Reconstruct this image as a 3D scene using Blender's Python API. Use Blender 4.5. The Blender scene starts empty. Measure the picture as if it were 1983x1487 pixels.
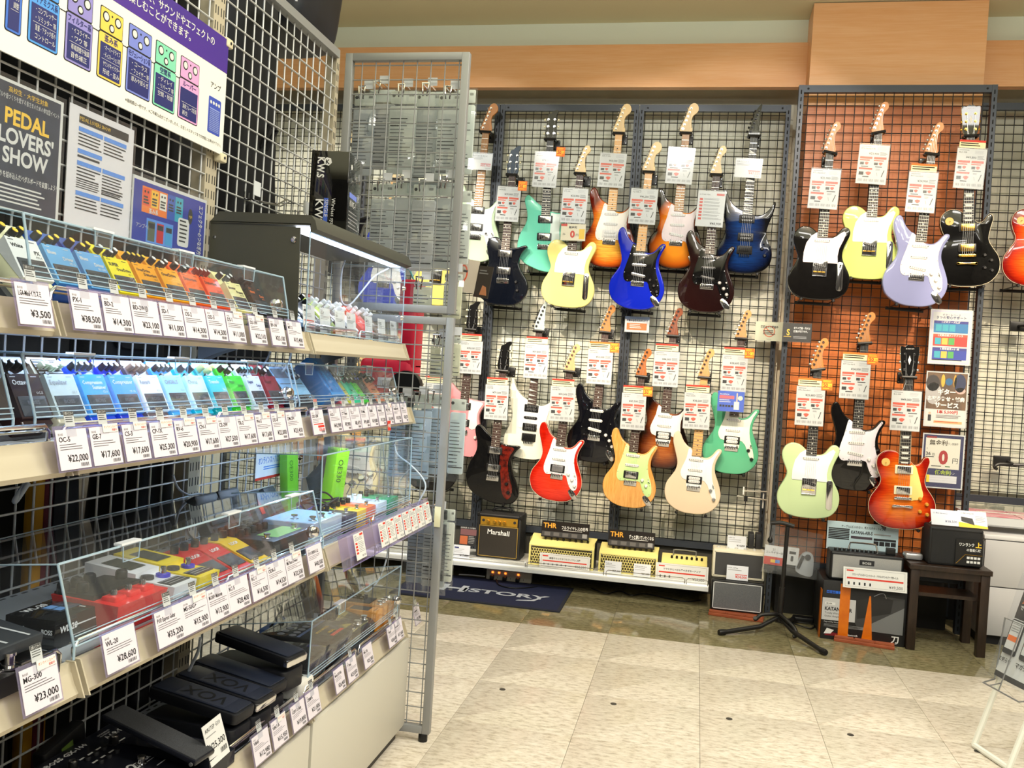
import bpy, math, random
from mathutils import Matrix, Vector
R = math.radians
random.seed(4)
SC = bpy.context.scene
COL = SC.collection
# ---------------------------------------------------------------- camera, world, lights, exposure
F_PX, YAW, PITCH, ROLL = 1765.17, .2002, -.0164, .0610
CW = Vector((-math.sin(YAW)*math.cos(PITCH), math.cos(YAW)*math.cos(PITCH), math.sin(PITCH)))
_r0 = Vector((math.cos(YAW), math.sin(YAW), 0)); _u0 = _r0.cross(CW)
CR = math.cos(ROLL)*_r0 + math.sin(ROLL)*_u0
CU = -math.sin(ROLL)*_r0 + math.cos(ROLL)*_u0
CO = Vector((0, 0, 1.30))
cam = bpy.data.cameras.new('camera'); co = bpy.data.objects.new('camera', cam); COL.objects.link(co)
cam.sensor_width = 36; cam.lens = F_PX*36/1983; cam.clip_start = .05
co.matrix_world = Matrix(((CR.x, CU.x, -CW.x, CO.x), (CR.y, CU.y, -CW.y, CO.y), (CR.z, CU.z, -CW.z, CO.z), (0, 0, 0, 1)))
SC.camera = co
def at(x, y, ax, v):
    """point of the plane X, Y or Z = v that the photograph shows at pixel x, y"""
    d = CW + (x-991.5)/F_PX*CR - (y-743.5)/F_PX*CU
    i = 'XYZ'.index(ax)
    return CO + d*((v-CO[i])/d[i])
SC.view_settings.view_transform = 'Standard'; SC.view_settings.look = 'None'
SC.view_settings.exposure = 0.15; SC.view_settings.gamma = 1; SC.view_settings.use_curve_mapping = False
w = bpy.data.worlds.new('shop_surroundings'); SC.world = w; w.use_nodes = True
w.node_tree.nodes['Background'].inputs[0].default_value = (.80, .86, 1, 1)
w.node_tree.nodes['Background'].inputs[1].default_value = .12
def area(name, loc, sx, sy, power, col=(1, 1, 1), rot=(0, 0, 0)):
    l = bpy.data.lights.new(name, 'AREA'); l.shape = 'RECTANGLE'; l.size = sx; l.size_y = sy; l.energy = power; l.color = col
    o = bpy.data.objects.new(name, l); COL.objects.link(o); o.location = loc; o.rotation_euler = rot; return o
def spot(name, loc, target, power, deg, col, blend=.25, r=.03):
    l = bpy.data.lights.new(name, 'SPOT'); l.energy = power; l.spot_size = R(deg); l.spot_blend = blend; l.color = col; l.shadow_soft_size = r
    o = bpy.data.objects.new(name, l); COL.objects.link(o); o.location = loc
    o.rotation_euler = (Vector(target)-Vector(loc)).to_track_quat('-Z', 'Y').to_euler(); return o
WARM = (1, .80, .58); AMB = (1, .74, .48); COOL = (.82, .90, 1)
for x in (.7, 2.4):
    for y in (-1.2, .8, 2.8):
        area('ceiling_panel_light', (x, y, 3.44), 1.2, .5, 32, (1, .97, .93))
area('ceiling_panel_light', (-2.6, 2.2, 3.44), 1.2, .5, 34, (.9, .95, 1))
# track spots aimed at the guitar wall: neutral ones high, warm ones for the lower row
for i, (x, tx, tz, p, dg, c) in enumerate(((-1.4, -1.5, 2.2, 20, 36, (1, .96, .9)), (-.3, -.5, 2.2, 20, 36, (1, .96, .9)), (.45, .1, 2.2, 17, 40, (1, .96, .9)), (-1.5, -1.25, 1.12, 85, 28, WARM), (-.75, -.55, 1.08, 85, 28, WARM), (.0, .1, 1.08, 85, 28, WARM),
        (.65, .75, 2.15, 19, 27, AMB), (1.2, 1.25, 2.05, 18, 27, AMB), (.95, .95, 1.25, 50, 27, AMB), (2.0, 1.9, 1.2, 90, 34, WARM), (-2.3, -2.3, 1.4, 90, 50, (1, .9, .75)))):
    spot('track_spot_light', (x, 2.7, 3.40), (tx, 5.6, tz), p*3.3, dg, c)
area('added_ceiling_fill', (.2, 1.25, 2.95), 6.2, 5.2, 215, (.98, 1, .94), (R(180), 0, 0))  # added upward fill for ceiling and frieze, not a shop fixture
area('canopy_tube_light', (-1.034, 2.60, 1.618), .03, .72, .7, (.72, .88, 1))
area('shelf_tube_light', (-1.05, 2.56, 1.078), .03, .60, 1.8, (.70, .84, 1))
area('shelf_tube_light', (-1.06, 1.73, 1.318), .03, .86, 1.6, (.66, .81, 1))
# ---------------------------------------------------------------- materials
def lin(c):
    if isinstance(c, str): c = [int(c[i:i+2], 16) for i in (0, 2, 4)]
    return tuple(((v/255)/12.92 if v/255 <= .04045 else ((v/255+.055)/1.055)**2.4) for v in c)+(1,)
_m = {}
def M(c, rough=.5, metal=0, coat=0, emit=0, name=None, noise=None, alpha=None):
    """plain procedural material; noise = (second colour, scale xyz, strength)"""
    key = (c, rough, metal, coat, emit, noise, alpha, name)
    if key in _m: return _m[key]
    m = bpy.data.materials.new(name or 'paint'); m.use_nodes = True; nt = m.node_tree; b = nt.nodes['Principled BSDF']
    b.inputs['Base Color'].default_value = lin(c); b.inputs['Roughness'].default_value = rough; b.inputs['Metallic'].default_value = metal
    if coat: b.inputs['Coat Weight'].default_value = coat; b.inputs['Coat Roughness'].default_value = .03; b.inputs['Specular IOR Level'].default_value = .12
    if emit: b.inputs['Emission Color'].default_value = lin(c); b.inputs['Emission Strength'].default_value = emit
    if noise:
        c2, sc, st = noise
        tc = nt.nodes.new('ShaderNodeTexCoord'); mp = nt.nodes.new('ShaderNodeMapping'); mp.inputs['Scale'].default_value = sc
        nz = nt.nodes.new('ShaderNodeTexNoise'); nz.inputs['Scale'].default_value = 1; nz.inputs['Detail'].default_value = 5
        rp = nt.nodes.new('ShaderNodeValToRGB'); rp.color_ramp.elements[0].position = .5-st/2; rp.color_ramp.elements[1].position = .5+st/2
        rp.color_ramp.elements[0].color = lin(c); rp.color_ramp.elements[1].color = lin(c2)
        nt.links.new(tc.outputs['Object'], mp.inputs[0]); nt.links.new(mp.outputs[0], nz.inputs[0]); nt.links.new(nz.outputs[0], rp.inputs[0]); nt.links.new(rp.outputs[0], b.inputs['Base Color'])
    if alpha is not None:   # clear sheet: mostly see-through, glossy on top
        out = nt.nodes['Material Output']; tr = nt.nodes.new('ShaderNodeBsdfTransparent'); tr.inputs[0].default_value = lin(c)
        gl = nt.nodes.new('ShaderNodeBsdfGlossy'); gl.inputs['Roughness'].default_value = rough; gl.inputs[0].default_value = (1, 1, 1, 1)
        di = nt.nodes.new('ShaderNodeBsdfDiffuse'); di.inputs[0].default_value = lin(c)
        lw = nt.nodes.new('ShaderNodeLayerWeight'); lw.inputs[0].default_value = .5
        pw = nt.nodes.new('ShaderNodeMath'); pw.operation = 'POWER'; pw.inputs[1].default_value = 4; nt.links.new(lw.outputs['Facing'], pw.inputs[0])
        fr = nt.nodes.new('ShaderNodeMath'); fr.operation = 'MULTIPLY_ADD'; fr.inputs[1].default_value = .8; fr.inputs[2].default_value = .045; nt.links.new(pw.outputs[0], fr.inputs[0])
        m1 = nt.nodes.new('ShaderNodeMixShader'); m1.inputs[0].default_value = alpha
        m2 = nt.nodes.new('ShaderNodeMixShader')
        nt.links.new(tr.outputs[0], m1.inputs[1]); nt.links.new(di.outputs[0], m1.inputs[2])
        nt.links.new(fr.outputs[0], m2.inputs[0]); nt.links.new(m1.outputs[0], m2.inputs[1]); nt.links.new(gl.outputs[0], m2.inputs[2])
        nt.links.new(m2.outputs[0], out.inputs[0])
    _m[key] = m; return m
def burst(edge, mid, core, name='sunburst_lacquer', flame=True):
    """lacquer that fades from the rim to the middle of a guitar body (object space)"""
    key = ('burst', edge, mid, core)
    if key in _m: return _m[key]
    m = bpy.data.materials.new(name); m.use_nodes = True; nt = m.node_tree; b = nt.nodes['Principled BSDF']; N = nt.nodes.new; L = nt.links.new
    b.inputs['Roughness'].default_value = .2; b.inputs['Coat Weight'].default_value = 1; b.inputs['Coat Roughness'].default_value = .03; b.inputs['Specular IOR Level'].default_value = .12
    tc = N('ShaderNodeTexCoord'); ds = []
    for cx, cy, rx, ry in ((0, .125, .158, .125), (-.01, .29, .118, .15)):
        mp = N('ShaderNodeMapping'); mp.vector_type = 'POINT'; mp.inputs['Location'].default_value = (-cx/rx, -cy/ry, 0); mp.inputs['Scale'].default_value = (1/rx, 1/ry, 0)
        ln = N('ShaderNodeVectorMath'); ln.operation = 'LENGTH'; L(tc.outputs['Object'], mp.inputs[0]); L(mp.outputs[0], ln.inputs[0]); ds.append(ln)
    mn = N('ShaderNodeMath'); mn.operation = 'SMOOTH_MIN'; mn.inputs[2].default_value = .25
    L(ds[0].outputs['Value'], mn.inputs[0]); L(ds[1].outputs['Value'], mn.inputs[1])
    rp = N('ShaderNodeValToRGB'); e = rp.color_ramp.elements; e[0].position = .35; e[0].color = lin(core); e[1].position = 1.02; e[1].color = lin(edge)
    x = e.new(.78); x.color = lin(mid); L(mn.outputs[0], rp.inputs[0])
    last = rp.outputs[0]
    if flame:
        mp = N('ShaderNodeMapping'); mp.inputs['Scale'].default_value = (12, 130, 1); nz = N('ShaderNodeTexNoise'); nz.inputs['Scale'].default_value = 1
        L(tc.outputs['Object'], mp.inputs[0]); L(mp.outputs[0], nz.inputs[0])
        hs = N('ShaderNodeMixRGB'); hs.blend_type = 'MULTIPLY'; r2 = N('ShaderNodeMapRange'); r2.inputs['From Min'].default_value = .35; r2.inputs['From Max'].default_value = .65; r2.inputs['To Min'].default_value = 0; r2.inputs['To Max'].default_value = .45
        L(nz.outputs[0], r2.inputs[0]); L(r2.outputs[0], hs.inputs[0]); L(last, hs.inputs[1]); hs.inputs[2].default_value = lin((190, 90, 60)); last = hs.outputs[0]
    L(last, b.inputs['Base Color']); _m[key] = m; return m
def wood(c1, c2, sc=(3, 1, 40), rough=.45, name='wood_grain', coat=0):
    key = ('wood', c1, c2, sc, rough, coat)
    if key in _m: return _m[key]
    m = bpy.data.materials.new(name); m.use_nodes = True; nt = m.node_tree; b = nt.nodes['Principled BSDF']; N = nt.nodes.new; L = nt.links.new
    b.inputs['Roughness'].default_value = rough; b.inputs['Coat Weight'].default_value = coat
    tc = N('ShaderNodeTexCoord'); mp = N('ShaderNodeMapping'); mp.inputs['Scale'].default_value = sc
    nz = N('ShaderNodeTexNoise'); nz.inputs['Scale'].default_value = 1; nz.inputs['Detail'].default_value = 6; nz.inputs['Distortion'].default_value = .6
    n2 = N('ShaderNodeTexNoise'); n2.inputs['Scale'].default_value = 5; n2.inputs['Detail'].default_value = 3
    ad = N('ShaderNodeMath'); ad.operation = 'ADD'; hf = N('ShaderNodeMath'); hf.operation = 'MULTIPLY'; hf.inputs[1].default_value = .5
    rp = N('ShaderNodeValToRGB'); rp.color_ramp.elements[0].position = .36; rp.color_ramp.elements[1].position = .64
    rp.color_ramp.elements[0].color = lin(c1); rp.color_ramp.elements[1].color = lin(c2)
    L(tc.outputs['Object'], mp.inputs[0]); L(mp.outputs[0], nz.inputs[0]); L(mp.outputs[0], n2.inputs[0])
    L(nz.outputs[0], ad.inputs[0]); L(n2.outputs[0], ad.inputs[1]); L(ad.outputs[0], hf.inputs[0]); L(hf.outputs[0], rp.inputs[0]); L(rp.outputs[0], b.inputs['Base Color'])
    _m[key] = m; return m
CHROME = M((225, 225, 228), .12, 1, name='chrome'); GOLD = M((235, 190, 90), .2, 1, name='gold_plate'); STEEL = M((165, 168, 172), .35, .8, name='steel')
BLK = M((16, 16, 18), .4, name='black_plastic'); BLKG = M((8, 8, 9), .15, coat=1, name='black_gloss'); DARK = M((38, 39, 43), .55, name='dark_grey_plastic')
WHT = M((226, 226, 225), .6, name='white_paper'); INK = M((28, 28, 32), .7, name='ink'); GREY = M((150, 150, 152), .6, name='grey_print'); RED = M((214, 52, 34), .6, name='red_print')
ORANGE = M((245, 120, 40), .6, name='orange_print'); YEL = M((250, 205, 60), .6, name='yellow_print'); LBL = M((222, 226, 236), .6, name='cool_white_paper')
ACR = M((243, 249, 255), .03, alpha=.035, name='clear_acrylic'); ACRE = M((200, 225, 240), .1, alpha=.62, name='acrylic_cut_edge'); FILM = M((240, 243, 246), .15, alpha=.05, name='clear_film')
RAILP = M((206, 196, 238), .1, alpha=.20, name='violet_clear_strip')
POST = M((58, 64, 74), .4, .3, name='slate_powder_coat'); WIREB = M((20, 22, 26), .4, .3, name='black_wire'); RACK = M((150, 152, 154), .4, .15, name='light_grey_powder_coat'); WIREW = M((205, 207, 208), .35, .2, name='pale_wire')
CREAM = M((192, 182, 160), .5, name='cream_enamel'); SHELF = M((168, 175, 184), .4, name='shelf_enamel')
# ---------------------------------------------------------------- mesh helpers
FONT = None
_tc = {}
def text_geo(s, bold=0, res=1):
    k = (s, bold, res)
    if k in _tc: return _tc[k]
    cu = bpy.data.curves.new('t', 'FONT'); cu.body = s; cu.size = 1; cu.resolution_u = res; cu.offset = bold; cu.align_x = 'LEFT'
    o = bpy.data.objects.new('t', cu); COL.objects.link(o)
    me = bpy.data.meshes.new_from_object(o.evaluated_get(bpy.context.evaluated_depsgraph_get()))
    v = [tuple(p.co) for p in me.vertices]; f = [tuple(p.vertices) for p in me.polygons]
    bpy.data.meshes.remove(me); bpy.data.objects.remove(o); bpy.data.curves.remove(cu)
    x0 = min([p[0] for p in v] or [0]); x1 = max([p[0] for p in v] or [1]); y0 = min([p[1] for p in v] or [0]); y1 = max([p[1] for p in v] or [1])
    _tc[k] = (v, f, x0, x1, y0, y1); return _tc[k]
def rrect(w, h, r, n=4, cx=0, cy=0):
    o = []
    for sx, sy, a0 in ((1, -1, -90), (1, 1, 0), (-1, 1, 90), (-1, -1, 180)):
        for i in range(n+1):
            a = R(a0+90*i/n); o.append((cx+sx*(w/2-r)+r*math.cos(a), cy+sy*(h/2-r)+r*math.sin(a)))
    return o
def smooth(pts, n=5, closed=True):
    out = []; k = len(pts)
    for i in range(k if closed else k-1):
        p = [pts[(i+j) % k] if closed else pts[min(max(i+j, 0), k-1)] for j in (-1, 0, 1, 2)]
        for s in range(n):
            t = s/n
            out.append(tuple(.5*(2*p[1][a]+(p[2][a]-p[0][a])*t+(2*p[0][a]-5*p[1][a]+4*p[2][a]-p[3][a])*t*t+(3*p[1][a]-p[0][a]-3*p[2][a]+p[3][a])*t**3) for a in range(len(pts[0]))))
    if not closed: out.append(tuple(pts[-1]))
    return out
class MB:
    def __init__(s): s.v = []; s.f = []; s.mi = []; s.mats = []; s.T = Matrix.Identity(4)
    def slot(s, m):
        if m not in s.mats: s.mats.append(m)
        return s.mats.index(m)
    def add(s, vs, fs, m):
        k = len(s.v); T = s.T; s.v += [tuple(T @ Vector(p)) for p in vs]; i = s.slot(m)
        s.f += [tuple(k+a for a in f) for f in fs]; s.mi += [i]*len(fs); return s
    def box(s, x0, y0, z0, x1, y1, z1, m):
        return s.add([(x0, y0, z0), (x1, y0, z0), (x1, y1, z0), (x0, y1, z0), (x0, y0, z1), (x1, y0, z1), (x1, y1, z1), (x0, y1, z1)],
                     [(0, 3, 2, 1), (4, 5, 6, 7), (0, 1, 5, 4), (1, 2, 6, 5), (2, 3, 7, 6), (3, 0, 4, 7)], m)
    def prism(s, o, z0, z1, m, r=0, n=2, top=None, flip=False):
        """outline counter-clockwise, extruded along z with an optional rounded rim of radius r"""
        k = len(o); nr = []
        for i in range(k):
            a, b, c = o[i-1], o[i], o[(i+1) % k]
            e1 = Vector((b[0]-a[0], b[1]-a[1])); e2 = Vector((c[0]-b[0], c[1]-b[1]))
            q = (e1.normalized() if e1.length else e1)+(e2.normalized() if e2.length else e2)
            q = Vector((q.y, -q.x)); nr.append(q.normalized() if q.length > 1e-9 else Vector((0, 0)))
        prof = [(0, z0), (0, z1)] if not r else [(r*(1-math.sin(R(90*i/n))), z0+r*(1-math.cos(R(90*i/n)))) for i in range(n+1)]+[(r*(1-math.cos(R(90*i/n))), z1-r*(1-math.sin(R(90*i/n)))) for i in range(n+1)]
        vs = [(p[0]-q.x*d, p[1]-q.y*d, z) for d, z in prof for p, q in zip(o, nr)]
        fs = [(j*k+i, j*k+(i+1) % k, (j+1)*k+(i+1) % k, (j+1)*k+i) for j in range(len(prof)-1) for i in range(k)]
        s.add(vs, fs, m); b = len(s.v)-len(vs); t = len(prof)-1
        s.f += [tuple(b+i for i in reversed(range(k)))]; s.mi += [s.slot(m)]
        s.f += [tuple(b+t*k+i for i in range(k))]; s.mi += [s.slot(top or m)]
        return s
    def rbox(s, x0, y0, z0, x1, y1, z1, m, r=.004, rc=None, top=None):
        return s.prism(rrect(x1-x0, y1-y0, rc or r, 3, (x0+x1)/2, (y0+y1)/2), z0, z1, m, r, 2, top)
    def side(s, prof, y0, y1, m, ax='Y'):
        """profile of (a, z) points pushed along Y (a = x) or along X (a = y)"""
        k = len(prof)
        vs = [(a, y, z) for y in (y0, y1) for a, z in prof] if ax == 'Y' else [(y, a, z) for y in (y0, y1) for a, z in prof]
        return s.add(vs, [tuple(range(k)), tuple(reversed(range(k, 2*k)))]+[(i, i+k, (i+1) % k+k, (i+1) % k) for i in range(k)], m)
    def tube(s, pts, r, m, n=6, r2=None, caps=True):
        P = [Vector(p) for p in pts]; k = len(P); vs = []
        t0 = (P[1]-P[0]).normalized(); u = t0.orthogonal().normalized()
        for i, p in enumerate(P):
            t = ((P[min(i+1, k-1)]-P[max(i-1, 0)])).normalized(); u = (u-t*u.dot(t)); u = u.normalized() if u.length > 1e-6 else t.orthogonal().normalized(); q = t.cross(u)
            rr = r if r2 is None else r+(r2-r)*i/(k-1)
            vs += [tuple(p+rr*(math.cos(2*math.pi*j/n)*u+math.sin(2*math.pi*j/n)*q)) for j in range(n)]
        fs = [(i*n+j, i*n+(j+1) % n, (i+1)*n+(j+1) % n, (i+1)*n+j) for i in range(k-1) for j in range(n)]
        if caps: fs += [tuple(reversed(range(n))), tuple((k-1)*n+j for j in range(n))]
        return s.add(vs, fs, m)
    def lathe(s, prof, c, axis, m, n=12):
        """(radius, height) profile turned about an axis through c"""
        a = Vector(axis).normalized(); u = a.orthogonal().normalized(); q = a.cross(u); c = Vector(c); vs = []
        for r, h in prof: vs += [tuple(c+a*h+r*(math.cos(2*math.pi*j/n)*u+math.sin(2*math.pi*j/n)*q)) for j in range(n)]
        k = len(prof); fs = [(i*n+j, i*n+(j+1) % n, (i+1)*n+(j+1) % n, (i+1)*n+j) for i in range(k-1) for j in range(n)]
        fs += [tuple(reversed(range(n))), tuple((k-1)*n+j for j in range(n))]
        return s.add(vs, fs, m)
    def knob(s, c, r, h, m, axis=(0, 0, 1), cap=None, n=10):
        s.lathe([(r, 0), (r, h*.8), (r*.85, h)], c, axis, m, n)
        if cap: c = Vector(c)+Vector(axis).normalized()*h; s.lathe([(r*.7, 0), (r*.7, h*.06)], c, axis, cap, n)
        return s
    def quad(s, a, b, c, d, m): return s.add([a, b, c, d], [(0, 1, 2, 3)], m)
    def rect(s, x0, y0, x1, y1, z, m, z1=None):
        """flat print"""
        return s.add([(x0, y0, z), (x1, y0, z), (x1, y1, z), (x0, y1, z)], [(0, 1, 2, 3)], m)
    def bars(s, x0, y0, x1, y1, n, z, m, fill=.5, rag=.25):
        """n ragged lines of print too small to read"""
        h = (y1-y0)/n; rd = random.Random(int(abs(x0*7919+y0*104729+n)*1e4))
        for i in range(n):
            y = y1-h*i; s.rect(x0, y-h*fill, x1-(x1-x0)*rag*rd.random(), y, z, m)
        return s
    def barcode(s, x0, y0, x1, y1, z, m=None, n=9):
        w = (x1-x0)/n
        for i in range(n): s.rect(x0+i*w, y0, x0+i*w+w*(.35+.3*((i*7) % 3)/2), y1, z, m or INK)
        return s
    def text(s, t, x, y, h, z, m, al='L', wmax=None, bold=.0, sx=1, res=1, rot=0):
        """letters of height h; x is the left edge, middle or right edge"""
        if h > .016: res = max(res, 3)
        elif h > .0060 and len(t) < 9: res = 2
        v, f, x0, x1, y0, y1 = text_geo(t, bold, res)
        if not v: return s
        ref = text_geo('H', bold, 1); k = h/(ref[5]-ref[4])
        kx = k*sx
        if wmax and (x1-x0)*kx > wmax: kx = wmax/(x1-x0)
        off = {'L': 0, 'C': -(x1-x0)*kx/2, 'R': -(x1-x0)*kx}[al]
        ca, sa = math.cos(rot), math.sin(rot)
        vs = []
        for p in v:
            a = off+(p[0]-x0)*kx; b = p[1]*k; vs.append((x+a*ca-b*sa, y+a*sa+b*ca, z))
        return s.add(vs, f, m)
    def build(s, name, parent=None, mat=None, sharp=40, link=True):
        me = bpy.data.meshes.new(name); me.from_pydata(s.v, [], s.f)
        for m in s.mats: me.materials.append(m)
        me.polygons.foreach_set('material_index', s.mi)
        if sharp: me.shade_smooth(); me.set_sharp_from_angle(angle=R(sharp))
        me.update()
        o = bpy.data.objects.new(name, me); COL.objects.link(o)
        if mat is not None: o.matrix_world = mat
        if parent: o.parent = parent
        return o
def tag(o, label=None, cat=None, group=None, kind=None):
    if label: o['label'] = label
    if cat: o['category'] = cat
    if group: o['group'] = group
    if kind: o['kind'] = kind
    return o
def thing(name, label, cat, mat=None, group=None):
    o = bpy.data.objects.new(name, None); COL.objects.link(o); o.empty_display_size = .02
    if mat is not None: o.matrix_world = mat if isinstance(mat, Matrix) else Matrix.Translation(mat)
    return tag(o, label, cat, group)
def copy(src, parent=None, name=None):
    c = src.copy(); COL.objects.link(c); c.parent = parent; return c
def frame(o, x, y, z=None):
    """matrix with origin o and local x, y axes"""
    x = Vector(x).normalized(); y = Vector(y); z = x.cross(y).normalized(); y = z.cross(x)
    return Matrix(((x.x, y.x, z.x, o[0]), (x.y, y.y, z.y, o[1]), (x.z, y.z, z.z, o[2]), (0, 0, 0, 1)))
def facing_front(o, lean=0, roll=0):   # back wall things look towards -Y; lean > 0 tips the top backwards
    return Matrix.Translation(o) @ Matrix.Rotation(R(90-lean), 4, 'X') @ Matrix.Rotation(R(roll), 4, 'Z')
def facing_aisle(o, lean=0, roll=0):   # left rack things look towards +X
    return frame(o, (0, 1, 0), (-math.sin(R(lean)), 0, math.cos(R(lean)))) @ Matrix.Rotation(R(roll), 4, 'Z')
# ================================================================ room
def structure(mb, name, parent=None, **k):
    o = mb.build(name, parent, **k)
    if not parent: o['kind'] = 'structure'
    return o
def speckle(c1, c2, c3, name, rough):
    m = bpy.data.materials.new(name); m.use_nodes = True; nt = m.node_tree; b = nt.nodes['Principled BSDF']; N = nt.nodes.new; L = nt.links.new
    b.inputs['Roughness'].default_value = rough
    tc = N('ShaderNodeTexCoord'); mp = N('ShaderNodeMapping'); mp.inputs['Scale'].default_value = (26, 60, 26)
    n1 = N('ShaderNodeTexNoise'); n1.inputs['Scale'].default_value = 1; n1.inputs['Detail'].default_value = 8; n1.inputs['Roughness'].default_value = .7
    rp = N('ShaderNodeValToRGB'); e = rp.color_ramp.elements; e[0].position = .36; e[0].color = lin(c1); e[1].position = .62; e[1].color = lin(c3); q = e.new(.48); q.color = lin(c2)
    L(N('ShaderNodeNewGeometry').outputs['Position'], mp.inputs[0]); L(mp.outputs[0], n1.inputs[0]); L(n1.outputs[0], rp.inputs[0]); L(rp.outputs[0], b.inputs['Base Color'])
    return m
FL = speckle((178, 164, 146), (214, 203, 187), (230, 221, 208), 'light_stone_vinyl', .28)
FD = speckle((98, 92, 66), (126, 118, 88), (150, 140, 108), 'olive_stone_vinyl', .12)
fl = MB(); fl.box(-4, -2.5, -.05, 4, 6.0, -.004, M((120, 112, 100), .8, name='floor_joint'))
floor = structure(fl, 'floor')
TX = .45
tile = MB(); tile.rbox(.0006, .0002, -.004, TX-.0006, TX-.0002, 0, FL, .0005); tl = tile.build('floor_tile', floor)
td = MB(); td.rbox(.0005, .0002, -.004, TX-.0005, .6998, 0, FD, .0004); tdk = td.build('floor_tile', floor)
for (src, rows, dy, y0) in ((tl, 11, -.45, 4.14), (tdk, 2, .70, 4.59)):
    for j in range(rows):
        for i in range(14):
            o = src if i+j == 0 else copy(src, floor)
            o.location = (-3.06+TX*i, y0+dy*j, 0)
for k, (x, y) in enumerate(((973, 1335), (1188, 1363), (1412, 1392), (1647, 1423), (1893, 1455))):
    p = at(x, y, 'Z', 0); s = MB(); s.lathe([(.0125, 0), (.0125, .0015), (.010, .002)], (0, 0, 0), (0, 0, 1), M((58, 55, 50), .5, name='dark_stud'), 14)
    tag(s.build('floor_stud', mat=Matrix.Translation((p.x, p.y, .0))), 'small round dark stud in the pale floor, %s from the end panel' % ('first', 'second', 'third', 'fourth', 'fifth')[k], 'floor stud', 'dark studs in a row across the pale floor')
# back wall
WALLC = M((226, 226, 208), .75, name='pale_wall_paint'); CEIL = M((214, 208, 172), .85, name='ceiling_paint')
mb = MB(); mb.box(-4, 5.86, 0, 4, 5.95, 3.47, WALLC); wall = structure(mb, 'wall_back')
mb = MB(); mb.box(-4, 5.80, .30, .47, 5.855, 3.0, M((214, 216, 200), .6, name='slat_backboard'))
for i in range(26):
    z = .42+i*.1
    mb.box(-4, 5.794, z, .47, 5.80, z+.092, M((222, 224, 210), .6, name='slat_backboard'))
structure(mb, 'trim_1')
mb = MB(); mb.box(1.47, 5.80, .75, 4, 5.855, 3.0, M((214, 216, 200), .6, name='slat_backboard'))
for i in range(22): mb.box(1.47, 5.794, .80+i*.1, 4, 5.80, .80+i*.1+.092, M((222, 224, 210), .6, name='slat_backboard'))
structure(mb, 'trim_2')
mb = MB(); mb.box(-4, 5.66, 3.32, 4, 5.86, 3.475, M((236, 242, 224), .8, name='frieze_paint')); structure(mb, 'trim_3')
WB = wood((236, 172, 114), (244, 190, 138), (1.2, 1, 26), .4)
mb = MB(); mb.box(-4, 5.60, 3.06, .512, 5.66, 3.32, WB); structure(mb, 'trim_4')
mb = MB(); mb.box(1.43, 5.60, 3.06, 4, 5.66, 3.32, WB); structure(mb, 'trim_5')
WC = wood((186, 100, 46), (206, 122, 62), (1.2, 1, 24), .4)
mb = MB()
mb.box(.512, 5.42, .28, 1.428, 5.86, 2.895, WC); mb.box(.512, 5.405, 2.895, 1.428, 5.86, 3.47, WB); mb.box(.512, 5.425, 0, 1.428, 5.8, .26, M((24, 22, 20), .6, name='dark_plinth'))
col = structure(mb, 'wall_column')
mb = MB(); mb.box(-4, -2.5, 3.475, 4, 5.95, 3.55, CEIL); structure(mb, 'ceiling')
mb = MB(); mb.box(-4, 5.70, .0, .47, 5.80, .30, M((58, 56, 50), .7, name='dark_base')); structure(mb, 'baseboard_back')
mb = MB(); mb.box(1.47, 5.70, .0, 4, 5.80, .30, M((40, 38, 36), .7, name='dark_base')); structure(mb, 'baseboard_right')

mb = MB(); mb.box(-4, -2.6, 0, 4, -2.5, 3.475, M((70, 66, 62), .8, noise=((30, 28, 30), (2, 2, 3), .3), name='shop_wall')); structure(mb, 'wall_front')
mb = MB(); mb.box(4, -2.6, 0, 4.1, 5.95, 3.475, M((120, 114, 106), .8, noise=((60, 56, 54), (2, 2, 3), .3), name='shop_wall')); structure(mb, 'wall_right')
mb = MB(); mb.box(-4.1, -2.6, 0, -4, 5.95, 3.475, M((150, 146, 140), .8, noise=((80, 76, 74), (2, 2, 3), .3), name='shop_wall')); structure(mb, 'wall_left')
# ================================================================ guitar wall frames
def slotted_post(mb, x, y, z0, z1, m, w=.028, d=.04, face=-1, slots=True):
    mb.box(x-w/2, y, z0, x+w/2, y+d, z1, m)
    if slots:
        n = int((z1-z0)/.04)
        for i in range(n):
            z = z0+.02+i*.04; mb.box(x-.003, y-.0008, z, x+.003, y+.001, z+.022, M((10, 10, 12), .8, name='slot_shadow'))
def wire_grid(mb, x0, x1, z0, z1, y, m, pitch=.05, r=.0024, xo=None, zo=None, plane='Y'):
    xo = x0+pitch*.5 if xo is None else xo; zo = z0+pitch*.5 if zo is None else zo
    def seg(a, b):
        if plane == 'X': a = (a[1], a[0], a[2]); b = (b[1], b[0], b[2])
        mb.tube([a, b], r, m, 6, caps=False)
    i = math.ceil((x0-xo)/pitch)
    while xo+i*pitch < x1: seg((xo+i*pitch, y, z0), (xo+i*pitch, y, z1)); i += 1
    i = math.ceil((z0-zo)/pitch)
    while zo+i*pitch < z1: seg((x0, y+r*1.6, zo+i*pitch), (x1, y+r*1.6, zo+i*pitch)); i += 1
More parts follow.
